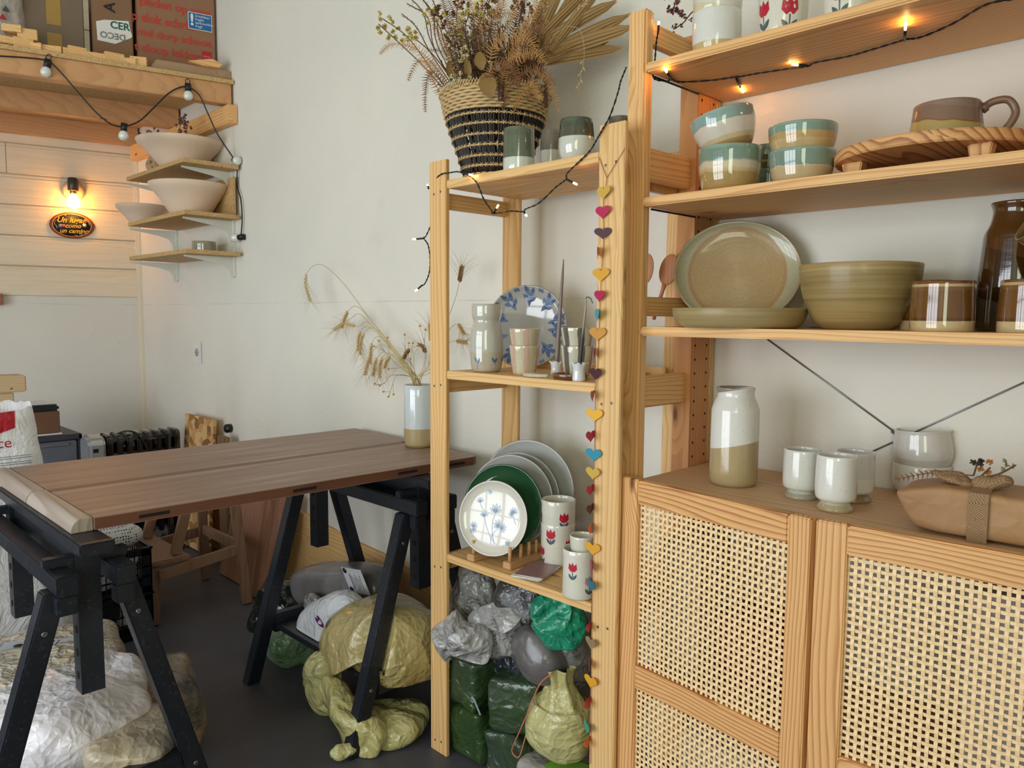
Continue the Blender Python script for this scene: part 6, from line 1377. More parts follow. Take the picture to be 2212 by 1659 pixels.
def leaf(lab, base, tip, w, mat, bend=.01, grp='dry brown leaves in the basket', nm='dry_leaf'):
    base = Vector(base); tip = Vector(tip); ax = tip-base; vd = ((base+tip)/2-CAM).normalized(); sd = ax.cross(vd).normalized()*w; mb = MB(); n = 8; vs = []
    for i in range(n+1):
        t = i/n; ww = math.sin(PI*min(1, t*.92+.06))**.8*(1 if i % 2 else .9); c = base+ax*t-vd*bend*math.sin(PI*t); vs += [c+sd*ww-vd*.006*ww, c, c-sd*ww-vd*.004*ww]
    fs = []
    for i in range(n): a = 3*i; fs += [(a, a+3, a+4, a+1), (a+1, a+4, a+5, a+2)]
    mb.add(vs, fs, 0, True); o = mb.build(nm, mat, origin=base, fix=False); tag(o, lab, 'leaf', grp); return o
leaf('broad brown leaf lying over the front rim', A(1045, 158, -.355), A(1062, 210, -.36), .022, M_leafb); leaf('brown triangular leaf above the rim', A(1035, 112, -.345), A(1040, 152, -.35), .015, M_leafb); leaf('narrow curled leaf left of the broad brown one', A(1012, 175, -.34), A(1008, 120, -.34), .010, M_leafb); leaf('dark leaf at the left above the cream blossoms', A(975, 170, -.33), A(968, 132, -.33), .010, M_leafb)
leaf('small pale leaf tucked by the handle', A(1030, 182, -.35), A(1062, 165, -.35), .007, M_leafb)
for i, (a_, b_, c_) in enumerate([((945, 120), (925, 40), (880, 8)), ((950, 110), (935, 30), (905, -10)), ((940, 130), (900, 60), (868, 30)), ((955, 100), (945, 30), (930, -10)), ((940, 110), (915, 30), (885, -5))]):
    blossomstem('wispy grey brown grass plume at the upper left, number %s from the left' % ('four', 'two', 'one', 'five', 'three')[i] if False else ('airy grass plume between the yellow flowers at upper left', 'airy grass plume reaching the picture top at upper left', 'airy grass plume nearest the wall on the far left', 'airy grass plume beside the dark seed heads', 'airy grass plume curving left above the yellow flowers')[i], [root(-.02), A(*a_, -.27), A(*b_, -.27), A(*c_, -.27)], 26, M_twig, .0022, 120+i, 5, 'airy grass plumes in the basket', 'grass_plume', side=.55, cat='dried grass')
# fan of dried palm blades leaning to the upper right
def blade(lab, base, tip, w, bend, seed):
    """long pleated strap leaf"""
    rr2 = random.Random(seed); base = Vector(base); tip = Vector(tip); ax = tip-base; vd = ((base+tip)/2-CAM).normalized(); sd = ax.cross(vd).normalized()*w; mb = MB(); n = 14; m_ = 9; vs = []
    for i in range(n+1):
        t = i/n; ww = (.35+.65*math.sin(PI*min(1, t*.75+.12)))*(1 if t < .85 else (1-t)/.15*.8+.2)
        c = base+ax*t-vd*.012*math.sin(PI*t)+Vector((0, 0, -bend*t*t))
        for j in range(m_): u = (j/(m_-1)-.5)*2; vs.append(c+sd*ww*u+vd*(.0022*(1 if j % 2 else -1)*ww+.006*abs(u)*ww)+Vector((0, 0, rr2.uniform(-.0015, .0015) if i == n else 0))+ax.normalized()*(rr2.uniform(-.012, .006) if i == n else 0))
    fs = [(i*m_+j, i*m_+j+1, (i+1)*m_+j+1, (i+1)*m_+j) for i in range(n) for j in range(m_-1)]
    mb.add(vs, fs, 0, False); o = mb.build('palm_blade', M_palmm, origin=base, fix=False); tag(o, lab, 'palm blade', 'dried palm blades leaning right from the basket')
M_palmm = plain('palm_tan', (176, 144, 98), .55)
PB = [((1150, 130), (1372, 45), .017, 'palm blade pointing furthest right, its tip by the tall post'), ((1160, 138), (1345, 92), .014, 'lowest palm blade curving right along the wall'), ((1155, 132), (1362, 20), .015, 'palm blade just above the furthest reaching one'), ((1140, 110), (1335, -10), .015, 'palm blade rising diagonally right'), ((1150, 100), (1270, -30), .013, 'palm blade rising steeply right'), ((1160, 90), (1215, -40), .013, 'palm blade standing nearly upright right of the ferns'), ((1170, 120), (1240, -30), .012, 'palm blade between the upright and the steep ones'), ((1190, 110), (1300, -40), .013, 'palm blade behind the diagonal one'), ((1130, 120), (1195, -50), .012, 'palm blade close behind the orange brown fern'), ((1180, 125), (1340, 50), .012, 'palm blade filling the middle of the fan'), ((1185, 130), (1320, 75), .011, 'short palm blade low in the fan')]
for i, (b, t, w_, lab) in enumerate(PB): blade(lab, A(*b, -.20), A(*t, -.10+.012*(i % 4)), w_, .012, i)
def grain(nm, lab, pts, ear, mat, smat, r=.0011, awn=.05, n=22, seed=0, grp=None, cat='wheat'):
    """grass or wheat stem with a real ear of kernels and awns along its last part"""
    rr = random.Random(seed); P = spline(pts, 10); o = thing(nm, lab, cat, P[0], grp); MB().tube(P, [r*(1-.4*i/len(P)) for i in range(len(P))], 5).build('stem', smat, o)
    # arc-length positions for the ear
    L = [0]
    for a, b in zip(P, P[1:]): L.append(L[-1]+(b-a).length)
    mb = MB(); ma = MB()
    for k in range(n):
        s = L[-1]-ear+ear*k/(n-1)
        i = max(j for j in range(len(L)) if L[j] <= s+1e-9); i = min(i, len(P)-2); t = (s-L[i])/max(1e-6, L[i+1]-L[i]); c = P[i].lerp(P[i+1], t); T = (P[i+1]-P[i]).normalized()
        u = T.orthogonal().normalized(); v = T.cross(u); a = (k % 4)*PI/2+.3; dd = (u*math.cos(a)+v*math.sin(a)); ax = (T*.80+dd*.62).normalized(); x = ax.orthogonal().normalized(); y = ax.cross(x)
        mb.lathe([(0, -.0055), (.0019, -.0025), (.0023, .0005), (.0013, .004), (0, .0068)], 6, c+dd*.0040, Matrix((x, y, ax)).transposed())
        if awn:
            e0 = c+ax*.005; dr = (ax+Vector((rr.uniform(-.18, .18), rr.uniform(-.18, .18), rr.uniform(-.25, .05)))).normalized(); ma.tube([e0, e0+dr*awn*.6, e0+dr*awn+Vector((0, 0, -.004))], [.00038, .0003, .00012], 3, cap=False)
    mb.build('ear', mat, o, fix=False)
    if awn: ma.build('awns', smat, o, fix=False)
    return o
M_wh = plain('wheat_ear', (206, 176, 122), .65); M_ws = plain('wheat_straw', (196, 172, 118), .6); M_wd = plain('dark_wheat', (138, 96, 56), .65); M_gs = plain('green_stem', (120, 112, 70), .65); M_gold = plain('gold_button', (196, 150, 40), .6)
for i, (p, lab) in enumerate([([root(.02), A(1180, 100, -.22), A(1290, -20, -.22)], 'oat stem crossing the palm blades'), ([root(.03), A(1190, 90, -.24), A(1245, 60, -.24), A(1262, 110, -.24), A(1250, 195, -.24)], 'thin oat stem hanging down right of the basket'), ([root(.02), A(1160, 60, -.2), A(1200, -20, -.2)], 'upright oat stem among the palm blades')]):
    grain('oat_stem', lab, p, .06, M_ws, M_ws, .0008, .0, 10, i, 'oat stems in the basket', 'oat')
# ------------------------------------------------------------------ wheat in the cylinder vase
vt = VASE + Vector((0, 0, VH_)); vb = VASE + Vector((0, 0, .03))
def V(px, py, dy=0): return AY(px, py, VASE.y+dy)
rr = random.Random(4)
def vase_pts(pts, j): 
    a = j*1.9; return [vb+Vector((math.cos(a)*.008, math.sin(a)*.008, 0)), vt+Vector((-.012+.012*math.cos(a), .012*math.sin(a), .0))] + pts
WV = [([V(800, 690), V(740, 610), V(695, 572), V(668, 582), V(660, 610), V(670, 650)], .070, 'tallest wheat stem arching far left with a hanging ear'),
 ([V(840, 740), V(800, 690), V(772, 662), V(752, 672), V(738, 708)], .048, 'wheat stem with its ear bending down at the upper left'),
 ([V(850, 750), V(800, 700), V(775, 678), V(755, 690), V(722, 712)], .048, 'wheat ear crossing just below the upper left one'),
 ([V(850, 760), V(810, 710), V(790, 695), V(775, 705), V(748, 700)], .035, 'short wheat ear pointing left'),
 ([V(850, 760), V(815, 720), V(790, 705), V(776, 725), V(774, 758)], .045, 'wheat ear hanging straight down at the left'),
 ([V(850, 760), V(825, 722), V(800, 708), V(782, 730), V(778, 765)], .050, 'plump wheat ear beside the hanging left one'),
 ([V(860, 770), V(832, 735), V(812, 728), V(802, 750), V(800, 785)], .045, 'wheat ear hanging in the middle of the bunch'),
 ([V(865, 780), V(845, 755), V(820, 745), V(800, 770), V(788, 810)], .050, 'wheat ear hanging lowest at the left'),
 ([V(865, 785), V(845, 765), V(825, 762), V(812, 780), V(806, 812)], .042, 'wheat ear hanging left of the vase rim'),
 ([V(868, 790), V(850, 770), V(832, 765), V(822, 785), V(820, 815)], .045, 'wheat ear hanging nearest the vase'),
 ([V(870, 790), V(860, 770), V(850, 765), V(838, 775), V(830, 795)], .035, 'small wheat ear close above the vase'),
 ([V(895, 800), V(893, 765), V(888, 755), V(878, 762), V(872, 775)], .030, 'curled reddish wheat ear above the vase rim'),
 ([V(915, 800), V(918, 770), V(915, 750), V(905, 745)], .028, 'brown wheat ear standing right above the vase'),
 ([V(925, 790), V(930, 740), V(928, 700)], .035, 'upright wheat ear against the pine board'),
 ([V(930, 780), V(960, 705), V(985, 640), V(998, 575)], .030, 'dark brown wheat stem rising steeply right behind the pine board'),
 ([V(935, 790), V(960, 730), V(985, 700), V(1003, 722)], .026, 'wheat ear drooping right behind the pine board'),
 ([V(935, 800), V(955, 760), V(975, 738), V(1008, 740)], .030, 'wheat ear lying level behind the pine board')]
for i, (p, L, lab) in enumerate(WV): grain('wheat_stem', lab, vase_pts(p, i), L*1.5, M_wd if i in (11, 12, 14) else M_wh, M_ws, .0014, .065, 30, i, 'wheat stems in the cylinder vase')
def button(lab, pts, i, heads):
    o = thing('button_flower', lab, 'dried flower', vb, 'yellow button flowers in the cylinder vase'); P = spline(vase_pts(pts, i), 8); MB().tube(P, .0007, 4).build('stem', M_gs, o)
    for (px, py) in heads:
        h = V(px, py, -.01); MB().sphere(h, .0042, (1, 1, .8), 8).build('flower_head', M_gold, o); j = min(range(len(P)), key=lambda q: (P[q]-h).length + .03*(len(P)-q)*0); b = P[max(0, j-3)]; MB().tube([b, h], .0005, 4).build('stalk', M_gs, o)
button('button flower stem reaching right to the upper edge of the bunch', [V(920, 770), V(915, 730)], 1, [(907, 704), (919, 712)]); button('button flower stem above the vase middle', [V(885, 780), V(870, 740)], 2, [(874, 723), (883, 741)])
button('button flower stem left of the vase hanging low', [V(860, 810), V(845, 840), V(841, 855)], 3, [(839, 857), (850, 852), (828, 846)]); button('button flower stem pointing left below the wheat', [V(850, 810), V(830, 828), V(812, 832)], 4, [(809, 829), (820, 833)]); button('button flower stem among the wheat ears', [V(850, 780), V(820, 748)], 5, [(808, 748), (818, 736), (837, 729), (839, 797), (805, 806)]); button('thin button flower stem near the curled ear', [V(895, 800), V(880, 775)], 6, [(886, 775), (892, 741)])

# dried purple flowers in the top clay bowl
def bb(px, py): return AY(px, py, B1.location.y)
for i, (pts, hd_, lab) in enumerate([([(385, 320), (380, 300), (398, 250)], 5, 'purple dried flower head standing highest in the clay bowl'), ([(385, 320), (385, 305), (388, 278)], 4, 'purple dried flower bending in the middle of the clay bowl'), ([(390, 320), (398, 300), (405, 272)], 3, 'purple dried flower at the right of the clay bowl'), ([(360, 320), (340, 300), (315, 280)], 3, 'dark seed sprig leaning left out of the clay bowl'), ([(350, 320), (320, 300), (300, 285)], 3, 'leftmost dark sprig over the clay bowl rim'), ([(360, 320), (350, 300), (338, 282)], 3, 'short dark sprig left of the purple heads'), ([(355, 320), (345, 300), (352, 285)], 2, 'dark sprig in the centre left of the clay bowl')]):
    blossomstem(lab, [bb(*p) for p in pts], hd_+2, plain('purple_dry', (112, 72, 78), .7) if i < 3 else M_twig, .0095 if i < 3 else .006, 80+i, 14, 'dried sprigs in the top clay bowl', side=.25)
# purple sprig and twigs behind the highest shelf cups
blossomstem('purple dried flower drooping over from behind the stacked cups', [on_y(1545, -.10, H1+.001), AY(1530, 20, -.11), AY(1500, -45, -.12), AY(1470, -30, -.12), AY(1456, 16, -.12)], 6, plain('purple_dry', (112, 72, 78), .7), .010, 90, 16, None, side=.08)
blossomstem('brown feathery sprig behind the stacked cups on the highest shelf', [on_y(1530, -.095, H1+.001), AY(1510, 30, -.11), AY(1475, 50, -.12), AY(1458, 62, -.12)], 9, M_twig, .006, 91, 10, None, side=.9)
# ------------------------------------------------------------------ sprig on the parcel
leafp = lambda lab, a, b, L, mat, sd: fern(lab, [a, a.lerp(b, .5)+Vector((0, 0, .008)), b], L, mat, sd, None)
a = PARCEL_TOP+Vector((0, 0, .008)); leafp('rust brown fern tip pointing left from the burlap bow', a, AY(1932, 1036, a.y-.01), .013, M_fern2, 200)
blossomstem('dark cone flower on the parcel bow', [a, a+PD*.004+Vector((0, 0, .020))], 4, plain('cone_dark', (74, 60, 54), .8), .006, 92, 22, None, side=.3); blossomstem('small orange brown flower on the parcel bow', [a+PD*.01, a+PD*.022+Vector((0, 0, .016))], 4, plain('flower_orange', (176, 122, 66), .8), .006, 93, 18, None, side=.3)
blossomstem('green seed sprig curling right from the parcel bow', [a+PD*.015, a+PD*.035+Vector((0, 0, .008)), a+PD*.055+Vector((0, 0, .024))], 4, plain('seed_green', (142, 134, 92), .7), .005, 94, 12, None, side=.4)

# ------------------------------------------------------------------ heart garland
M_thr = plain('red_thread', (150, 50, 48), .6)
hgx = lambda px, py: AY(px, py, SY-.0030)
gr = thing('heart_garland', 'garland of coloured paper hearts on a red thread down the pine board', 'garland', hgx(1309, 384))
thr = [hgx(1311, 384), hgx(1306, 415), hgx(1303, 460), hgx(1305, 505), hgx(1299, 590), hgx(1297, 640), hgx(1294, 720), hgx(1290, 800), hgx(1286, 860), hgx(1284, 980), hgx(1283, 1020), hgx(1282, 1110), hgx(1281, 1185), hgx(1280, 1240), hgx(1278, 1330), hgx(1277, 1400), hgx(1277, 1480), hgx(1276, 1560), hgx(1275, 1650)]
MB().tube(thr, .0006, 5).build('thread', M_thr, gr)
MB().tube([hgx(1311, 384), hgx(1294, 341)], .0006, 5).build('thread', M_thr, gr); MB().tube([hgx(1311, 384), hgx(1350, 320)], .0006, 5).build('thread', M_thr, gr)
heart = []
for t in range(40):
    a = 2*PI*t/40; heart.append((16*math.sin(a)**3/16, (13*math.cos(a)-5*math.cos(2*a)-2*math.cos(3*a)-math.cos(4*a))/16))
HC = {'gold': (206, 170, 70), 'pink': (186, 30, 82), 'plum': (74, 32, 44), 'orange': (222, 104, 28), 'yellow': (222, 160, 34), 'blue': (70, 160, 182), 'ochre': (206, 144, 56), 'rose': (176, 44, 84), 'sun': (236, 178, 44), 'aqua': (40, 138, 168), 'rust': (196, 92, 46), 'teal': (24, 108, 132), 'red': (190, 24, 44), 'map': (150, 124, 90), 'mint': (50, 160, 140)}
HL = [(1306, 415, 'gold', .2, 1), (1304, 457, 'pink', .1, 1), (1306, 503, 'plum', -.4, .9), (1298, 545, 'orange', .95, 1), (1299, 592, 'yellow', 0, 1.05), (1298, 638, 'pink', .3, .9), (1295, 679, 'blue', .7, 1), (1292, 720, 'ochre', 0, 1.05), (1291, 762, 'rose', 1.0, .95), (1289, 806, 'plum', .2, .95), (1287, 853, 'rust', 1.1, .9), (1285, 895, 'sun', 0, 1.05), (1284, 940, 'rose', 1.45, .9), (1283, 981, 'aqua', 0, 1.0), (1282, 1021, 'gold', .1, .95), (1283, 1056, 'rose', 1.35, .9), (1283, 1097, 'plum', 1.35, .85), (1283, 1140, 'orange', 1.1, .9), (1281, 1184, 'yellow', 0, .98), (1283, 1222, 'rose', .8, .95), (1281, 1262, 'teal', .5, .95), (1279, 1352, 'red', 1.2, .8), (1279, 1387, 'map', .3, .9), (1279, 1432, 'orange', .9, .85), (1278, 1470, 'yellow', .2, .95), (1277, 1515, 'red', 1.3, .85), (1272, 1568, 'mint', .6, .9), (1276, 1600, 'orange', 1.3, .8)]
M_line = plain('heart_stitch', (150, 50, 48), .6)
for px, py, c_, yw, s_ in HL:
    P = hgx(px, py); P.y -= .0015+.010*abs(math.sin(yw)); r = 15.5*MPP(P)*s_*1.0
    U = Vector((math.cos(yw)*1.42, -math.sin(yw)*1.42, 0)); mb = MB(); mb.prism([(a*r, b*r) for a, b in heart], .0007, P, U, (0, 0, 1)); h = mb.build('paper_heart', plain('heart_'+c_, HC[c_], .55), gr, fix=True)
tl_ = thing('dropped_heart', 'small red paper scrap lying on the dark green clay block', 'paper scrap', AY(1021, 1422, -.33)); q = ORG[tl_.name]; MB().prism([(a*.007, b*.005) for a, b in heart], .0008, (q.x, q.y, .2765), (1, 0, 0), (0, 1, 0)).build('scrap', plain('heart_red', (190, 24, 44), .5), tl_)

# ------------------------------------------------------------------ fairy lights
M_cab = plain('black_cable', (14, 14, 16), .45); M_led = emit('warm_led', (255, 176, 84), 60.0)
def fairy(name, lab, pts, leds, cat='fairy lights'):
    o = thing(name, lab, cat, pts[0]); P = spline(pts, 10)
    for s in (0, PI):
        Q = []; 
        for i, p in enumerate(P):
            T = (P[min(i+1, len(P)-1)]-P[max(0, i-1)]).normalized(); u = T.orthogonal().normalized(); v = T.cross(u); a = i*.9+s; Q.append(p+(u*math.cos(a)+v*math.sin(a))*.0010)
        MB().tube(Q, .0011, 5).build('cable', M_cab, o)
    for (b, e) in leds:
        d = (e-b).normalized(); hld = MB().tube([b, b+(e-b)*.62], .0024, 10).build('bulb_holder', M_cab, o); MB().tube([b+(e-b)*.60, b+(e-b)*.82, b+(e-b)*.97, e], [.0019, .0021, .0018, .0006], 10).build('bulb', M_led, hld)
        l = bpy.data.lights.new('led_light', 'POINT'); l.energy = .009; l.color = (1, .62, .28); l.shadow_soft_size = .002
        lo = bpy.data.objects.new('led_light', l); COL.objects.link(lo); lo.location = e+d*.004
    return o
yy = SY-.004; S = lambda px, py, y=yy: AY(px, py, y)
pts = [S(930, 402, SY+.014), S(950, 378, SY-.003), S(972, 373), S(990, 371), S(1010, 377), S(1030, 395), S(1045, 430), S(1062, 455), S(1066, 461), S(1100, 456), S(1130, 457), S(1135, 452), S(1165, 438), S(1200, 405), S(1222, 388), S(1225, 375), S(1250, 350), S(1275, 325), S(1290, 300, SY-.004), S(1300, 282, SY-.004), S(1318, 250, SY-.0), S(1335, 200, -.34), S(1341, 175, -.33), S(1353, 145, -.325)]
fairy('fairy_light_string', 'black fairy light string draped along the top of the left shelf unit', pts, [(S(1066, 461), S(1077, 442)), (S(1131, 457), S(1138, 467)), (S(1225, 388), S(1247, 399)), (S(1000, 373), S(1022, 379)), (S(926, 408, SY+.02), S(923, 398, SY+.02))])
pts = [S(940, 430, -.350), S(932, 480, -.350), S(920, 510, -.352), S(915, 514, -.352), S(925, 530, -.352), S(929, 560, -.352), S(927, 590, -.352), S(918, 612, -.352), S(910, 618, -.352)]
fairy('fairy_light_tail', 'loose tail of the black fairy lights hanging left of the pine board', pts, [(S(914, 515, -.352), S(891, 517, -.352)), (S(912, 616, -.352), S(897, 629, -.352))])
yt = YF-.006; S2 = lambda px, py, y=yt: AY(px, py, y); zb = H1-.0185-.003
def U_(px, py): return AZ(px, py, zb)
pts = [S2(1423, 62, -.28), S2(1418, 90, -.272), S2(1415, 128, -.272), AZ(1412, 168, zb), U_(1440, 175), U_(1450, 171), U_(1470, 177), U_(1540, 173), U_(1588, 166), U_(1600, 165), U_(1640, 158), U_(1700, 149), U_(1745, 143), U_(1760, 135), U_(1830, 122), U_(1880, 108), U_(1940, 90), U_(1955, 85), U_(1990, 80), U_(2060, 50), U_(2130, 10), U_(2200, -4)]
fairy('fairy_light_string', 'black fairy light string pinned under the highest shelf board', pts, [(S2(1422, 68, -.27), S2(1423, 46, -.27)), (U_(1450, 171), U_(1434, 146)+Vector((0, -.0, 0))), (U_(1590, 168), U_(1605, 200)), (U_(1745, 143), U_(1710, 139)), (U_(1954, 85)-Vector((0, 0, .002)), U_(1957, 43)-Vector((0, 0, .004)))])

# festoon lights below the loft
fp = Vector((-2.40, 0, 0)); 
def FL(px, py, off_=.012):
    P0 = Vector((-2.428, 0, 0)) + LN*off_; d_ = ray(px, py); return CAM+d_*(((P0-CAM).dot(LN))/d_.dot(LN))
WY = lambda px, py: AY(px, py, -.012)
fs_ = thing('festoon_light_string', 'black festoon cable with round white bulbs hanging along the loft edge', 'festoon lights', FL(0, 122))
seg = [FL(-40, 118), FL(0, 121), FL(60, 125), FL(103, 132), FL(130, 155), FL(165, 195), FL(205, 240), FL(240, 268), FL(268, 273), FL(300, 262), FL(330, 235), FL(360, 205), FL(385, 190), FL(406, 188), FL(430, 205), FL(449, 245), FL(470, 290), WY(505, 343), WY(512, 360), WY(512, 400), WY(520, 430), WY(523, 470), WY(521, 508)]
MB().tube(spline(seg, 10), .0030, 8).build('cable', M_cab, fs_)
M_gb = plain('opal_bulb', (226, 226, 222), .2, coat=1)
for (a, b, hk) in [(FL(103, 134), FL(99, 156), 1), (FL(268, 272), FL(267, 288), 0), (FL(406, 186), FL(407, 212), 1), (WY(507, 346), AY(521, 350, -.035), 0), (WY(524, 512), AY(503, 514, -.035), 0)]:
    d_ = (b-a).normalized(); MB().tube([a-d_*.010, a+d_*.022], [.013, .0125], 14).build('socket', M_cab, fs_)
    c_ = a+d_*.040; x = d_.orthogonal().normalized(); y = d_.cross(x); MB().lathe([(0, -.022), (.010, -.020), (.017, -.010), (.0205, .002), (.018, .012), (.010, .019), (0, .021)], 24, c_, Matrix((x, y, d_)).transposed()).build('bulb', M_gb, fs_)
    if hk: MB().tube([a-d_*.008+LD*(.009*math.cos(t*PI/8))-d_*(.012+.011*math.sin(t*PI/8)) for t in range(-1, 16)], .0018, 6).build('hook_ring', M_cab, fs_)

# ------------------------------------------------------------------ things stored on the loft
def FB(px, py, x0):
    P0 = Vector((x0, 0, 0)); d_ = ray(px, py); return CAM+d_*(((P0-CAM).dot(LN))/d_.dot(LN))
DK = DECK+.0006
def carton(lab, p0, p1, depth, h, mat, nm='cardboard_box', tilt=0, z=DK):
    """box whose bottom front edge runs p0->p1"""
    p0 = Vector((p0[0], p0[1], 0)); p1 = Vector((p1[0], p1[1], 0)); d = (p1-p0).normalized(); n_ = Vector((-d.y, d.x, 0)); W = (p1-p0).length; o = thing(nm, lab, 'box', (p0.x, p0.y, z)); R = Matrix((d, n_, Vector((0, 0, 1)))).transposed()
    T = Matrix.Translation((p0.x, p0.y, z)) @ R.to_4x4() @ Matrix.Rotation(tilt, 4, 'X')
    mb = MB(); mb.T = T; mb.box(0, W, 0, depth, 0, h); mb.build('carton', mat, o, bevel=.004); return o, T, W
def atdk(px, py): p = AZ(px, py, DK); return (p.x, p.y)
M_c1 = plain('carton_brown', (136, 100, 72), .75); M_c2 = plain('carton_grey_brown', (124, 104, 86), .75); M_c3 = plain('carton_print_brown', (150, 108, 80), .75)
# printed carton (right)
q0 = Vector((-2.62, -.40, 0)); q1 = Vector((-2.445, -.04, 0))
pb0 = FB(296, 100, -2.58); pb1 = FB(466, 100, -2.58)
o, T, W = carton('brown cardboard box printed with red words and a blue sticker against the wall', (pb0.x, pb0.y), (pb1.x, pb1.y), .28, .52, M_c3)
Ub = (T.to_3x3() @ Vector((1, 0, 0))); Fo = T @ Vector((0, -.0006, 0))
M_redp = plain('print_red_orange', (196, 62, 48), .6)
cw = W
def ctext(t, px, py, s, bold=.0009): text_mesh(t, s, FB(px, py, -2.5785), Ub, UZ, M_redp, 'lettering', o, 0, .0002, bold=bold)
k1 = MPP(pb1)
ctext('pladen op weg', 378, 16, .050); ctext('p slok schrik', 352, 46, .050, .0012); ctext('mul slurp schoon', 378, 82, .0445); ctext('t sloop lekker', 364, 112, .049)
MB().prism([(0, 0), (.040, 0), (.040, .048), (0, .048)], .0006, FB(437, 133, -2.5785), Ub, UZ).build('logo_square', plain('logo_red', (186, 28, 40), .5), o)
text_mesh('HEMA', .012, FB(437, 133, -2.5785)+Ub*.0195+UZ*.024+Vector(Ub).cross(UZ)*.0008, Ub, UZ, plain('logo_pink', (226, 150, 150), .5), 'lettering', o, extrude=.0002)
NB = Vector(Ub).cross(UZ); su0 = FB(408, 60, -2.578)
MB().prism([(-.003, -.003), (.100, -.003), (.100, .072), (-.003, .072)], .0005, su0, Ub, UZ).build('sticker_border', M_paper, o); MB().prism([(0, 0), (.097, 0), (.097, .069), (0, .069)], .0005, su0+NB*.0006, Ub, UZ).build('sticker_field', plain('sticker_blue', (30, 104, 164), .5), o)
M_wp = plain('sticker_white', (226, 230, 234), .5); text_mesh('!', .070, su0+NB*.0014+Ub*.014+UZ*.036, Ub, UZ, M_wp, 'lettering', o, bold=.002)
for i, t in enumerate(('breekbaar', 'fragile', 'zerbrechlich', 'fragil')): text_mesh(t, .0155, su0+NB*.0014+Ub*.028+UZ*(.058-.015*i), Ub, UZ, M_wp, 'lettering', o, align='LEFT')
# middle carton with crumpled white label
pm0 = FB(200, 90, -2.57); pm1 = FB(290, 90, -2.57)
o, T, W = carton('narrow brown cardboard box with a torn white label, between two larger boxes', (pm0.x, pm0.y), (pm1.x, pm1.y-.004), .22, .50, M_c1); Ub = (T.to_3x3() @ Vector((1, 0, 0))); Fo = T @ Vector((0, -.0008, 0)); NB = Vector(Ub).cross(UZ); k2 = MPP(pm1)
lz = FB(250, 62, -2.57).z-DK
MB().prism([(W*.12, lz-30*k2), (W*.55, lz-32*k2), (W*.95, lz-14*k2), (W*.98, lz-10*k2), (W*.93, lz+4*k2), (W*.9, lz+20*k2), (W*.3, lz+14*k2), (W*.1, lz+8*k2)], .0008, Fo, Ub, UZ).build('torn_label', M_paper, o)
text_mesh('CER', .042, Fo+NB*.0014+Ub*W*.68+UZ*(lz+6*k2), Ub, UZ, plain('print_teal', (20, 92, 84), .5), 'lettering', o, bold=.001); text_mesh('DECO', .036, Fo+NB*.0014+Ub*W*.50+UZ*(lz-16*k2), -Ub, -UZ, plain('print_grey', (120, 124, 122), .5), 'lettering', o, bold=.0008)
text_mesh('A', .060, Fo+NB*.0008+Ub*W*.45+UZ*(lz+42*k2), UZ, -Ub, plain('print_black', (24, 24, 30), .5), 'lettering', o, bold=.0012)
# left taped carton
pl0 = FB(50, 60, -2.56); pl1 = FB(182, 60, -2.56)
o, T, W = carton('grey brown cardboard box closed with yellow tape, left of the others on the loft', (pl0.x, pl0.y), (pl1.x, pl1.y-.0), .26, .26, M_c2, z=DK+.055, tilt=-.10); 
for z in (.005, .095):
    mb = MB(); mb.T = T; mb.box(W*.38, W*.62, -.0012, .002, z, z+(.055 if z < .05 else .12)); mb.build('tape_strip', plain('tape_yellow', (168, 134, 66), .35), o)
q = FB(12, 40, -2.60); wpk = bag('white_packet', 'crumpled white packet with printed red and grey triangles at the far left of the loft', 'packet', plastic('packet_white', (186, 176, 168), (160, 150, 142), rough=.5, scale=8, bump=.5), (q.x, q.y-.01, DK+.14), (.07, .075, .13), e=(.6, .6), amp=.01, f=10, seed=81, zmin=DK)
tr_ = wpk
for (px, py, c_) in ((6, 36, (176, 40, 44)), (13, 19, (70, 74, 84))):
    t0 = AX(px, py, q.x+.084); MB().prism([(-.014, -.010), (.014, -.010), (.0, .013)], .0006, t0, (0, 1, 0), (0, 0, 1)).build('triangle', plain('tri_%d' % c_[0], c_, .5), tr_)
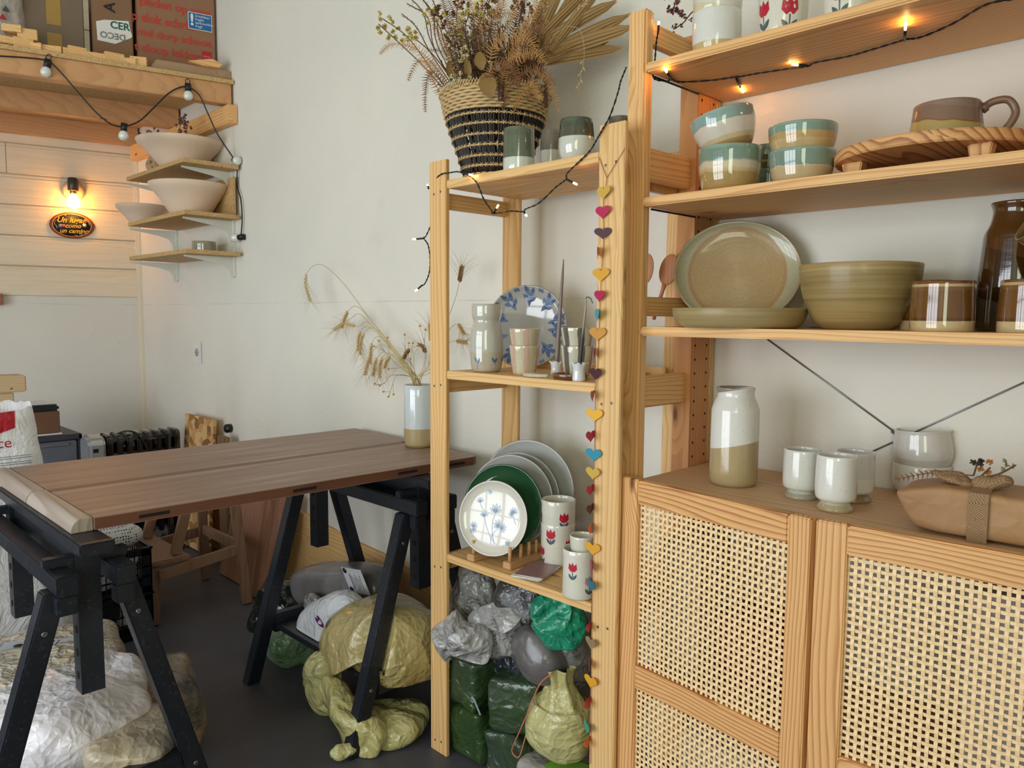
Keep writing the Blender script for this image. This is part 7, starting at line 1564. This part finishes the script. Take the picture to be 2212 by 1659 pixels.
# timber offcuts
OC = [(8, 86, .035, 'offcut block at the far left on the loft edge'), (30, 90, .03, 'square offcut second from the left on the loft edge'), (50, 94, .03, 'upright offcut third from the left'), (28, 62, .03, 'offcut block resting behind on the left pile'), (72, 96, .035, 'offcut block fourth from the left'), (60, 78, .03, 'offcut tucked under the taped carton'), (110, 106, .05, 'long offcut lying before the taped carton'), (155, 114, .04, 'offcut stick lying before the taped carton'), (165, 100, .03, 'offcut behind the long stick'), (195, 104, .035, 'tilted offcut stick right of the taped carton'), (222, 118, .04, 'offcut in front of the narrow box'), (245, 112, .04, 'broken offcut in front of the narrow box'), (275, 126, .035, 'offcut below the narrow box'), (278, 116, .03, 'offcut lying behind another below the narrow box'), (300, 134, .025, 'last small offcut before the long plank')]
rr = random.Random(12)
for i, (px, py, L, lab) in enumerate(OC):
    p = FB(px, py, -2.463); zl = max(DK, min(p.z-.018, DK+.07)) if py < 92 and px < 80 else DK; a = rr.uniform(-.35, .35)+WA; h = .028+.012*(i % 3 == 2); z0 = DK + (.0 if py > 85 else .0)
    up_ = .034 if i in (3, 8, 13) else 0
    mb = MB(); mb.cbox((p.x, p.y, zl+h/2+.0005), (.045, .05+L*.6, h), rotz(a), b=.0012); simple('timber_offcut', lab, 'wood offcut', mb, pine(0) if i % 2 else pineo(0), (p.x, p.y, DK), group='timber offcuts on the loft edge')
pa = FB(322, 140, -2.45); pz_ = FB(500, 172, -2.45); pa.z = pz_.z = DK; dd = (pz_-pa).normalized(); nn_ = Vector((-dd.y, dd.x, 0)); L = (pz_-pa).length
mb = MB(); mb.T = Matrix.Translation(pa+nn_*.0) @ Matrix((dd, nn_, Vector((0, 0, 1)))).transposed().to_4x4(); mb.prism([(0, 0), (L, 0), (L, .045), (.03, .045)], -.05, (0, 0, 0), (1, 0, 0), (0, 0, 1)); simple('timber_plank', 'pale grey brown plank lying along the loft edge before the printed box', 'plank', mb, wood('plank_pale', (170, 138, 106), (140, 108, 80), 1, contrast=.4, knots=.2), tuple(pa), .002)
mb = MB(); p = FB(460, 140, -2.45); mb.prism([(0, 0), (.07, 0), (.085, .018), (.04, .035), (-.06, .01)], .04, Vector((p.x-.03, p.y-.04, DK+.0455)), dd, (0, 0, 1)); simple('wood_wedge', 'wood wedge lying on the pale plank by the wall', 'wedge', mb, pineo(1), (p.x, p.y, DK+.0455), .002)
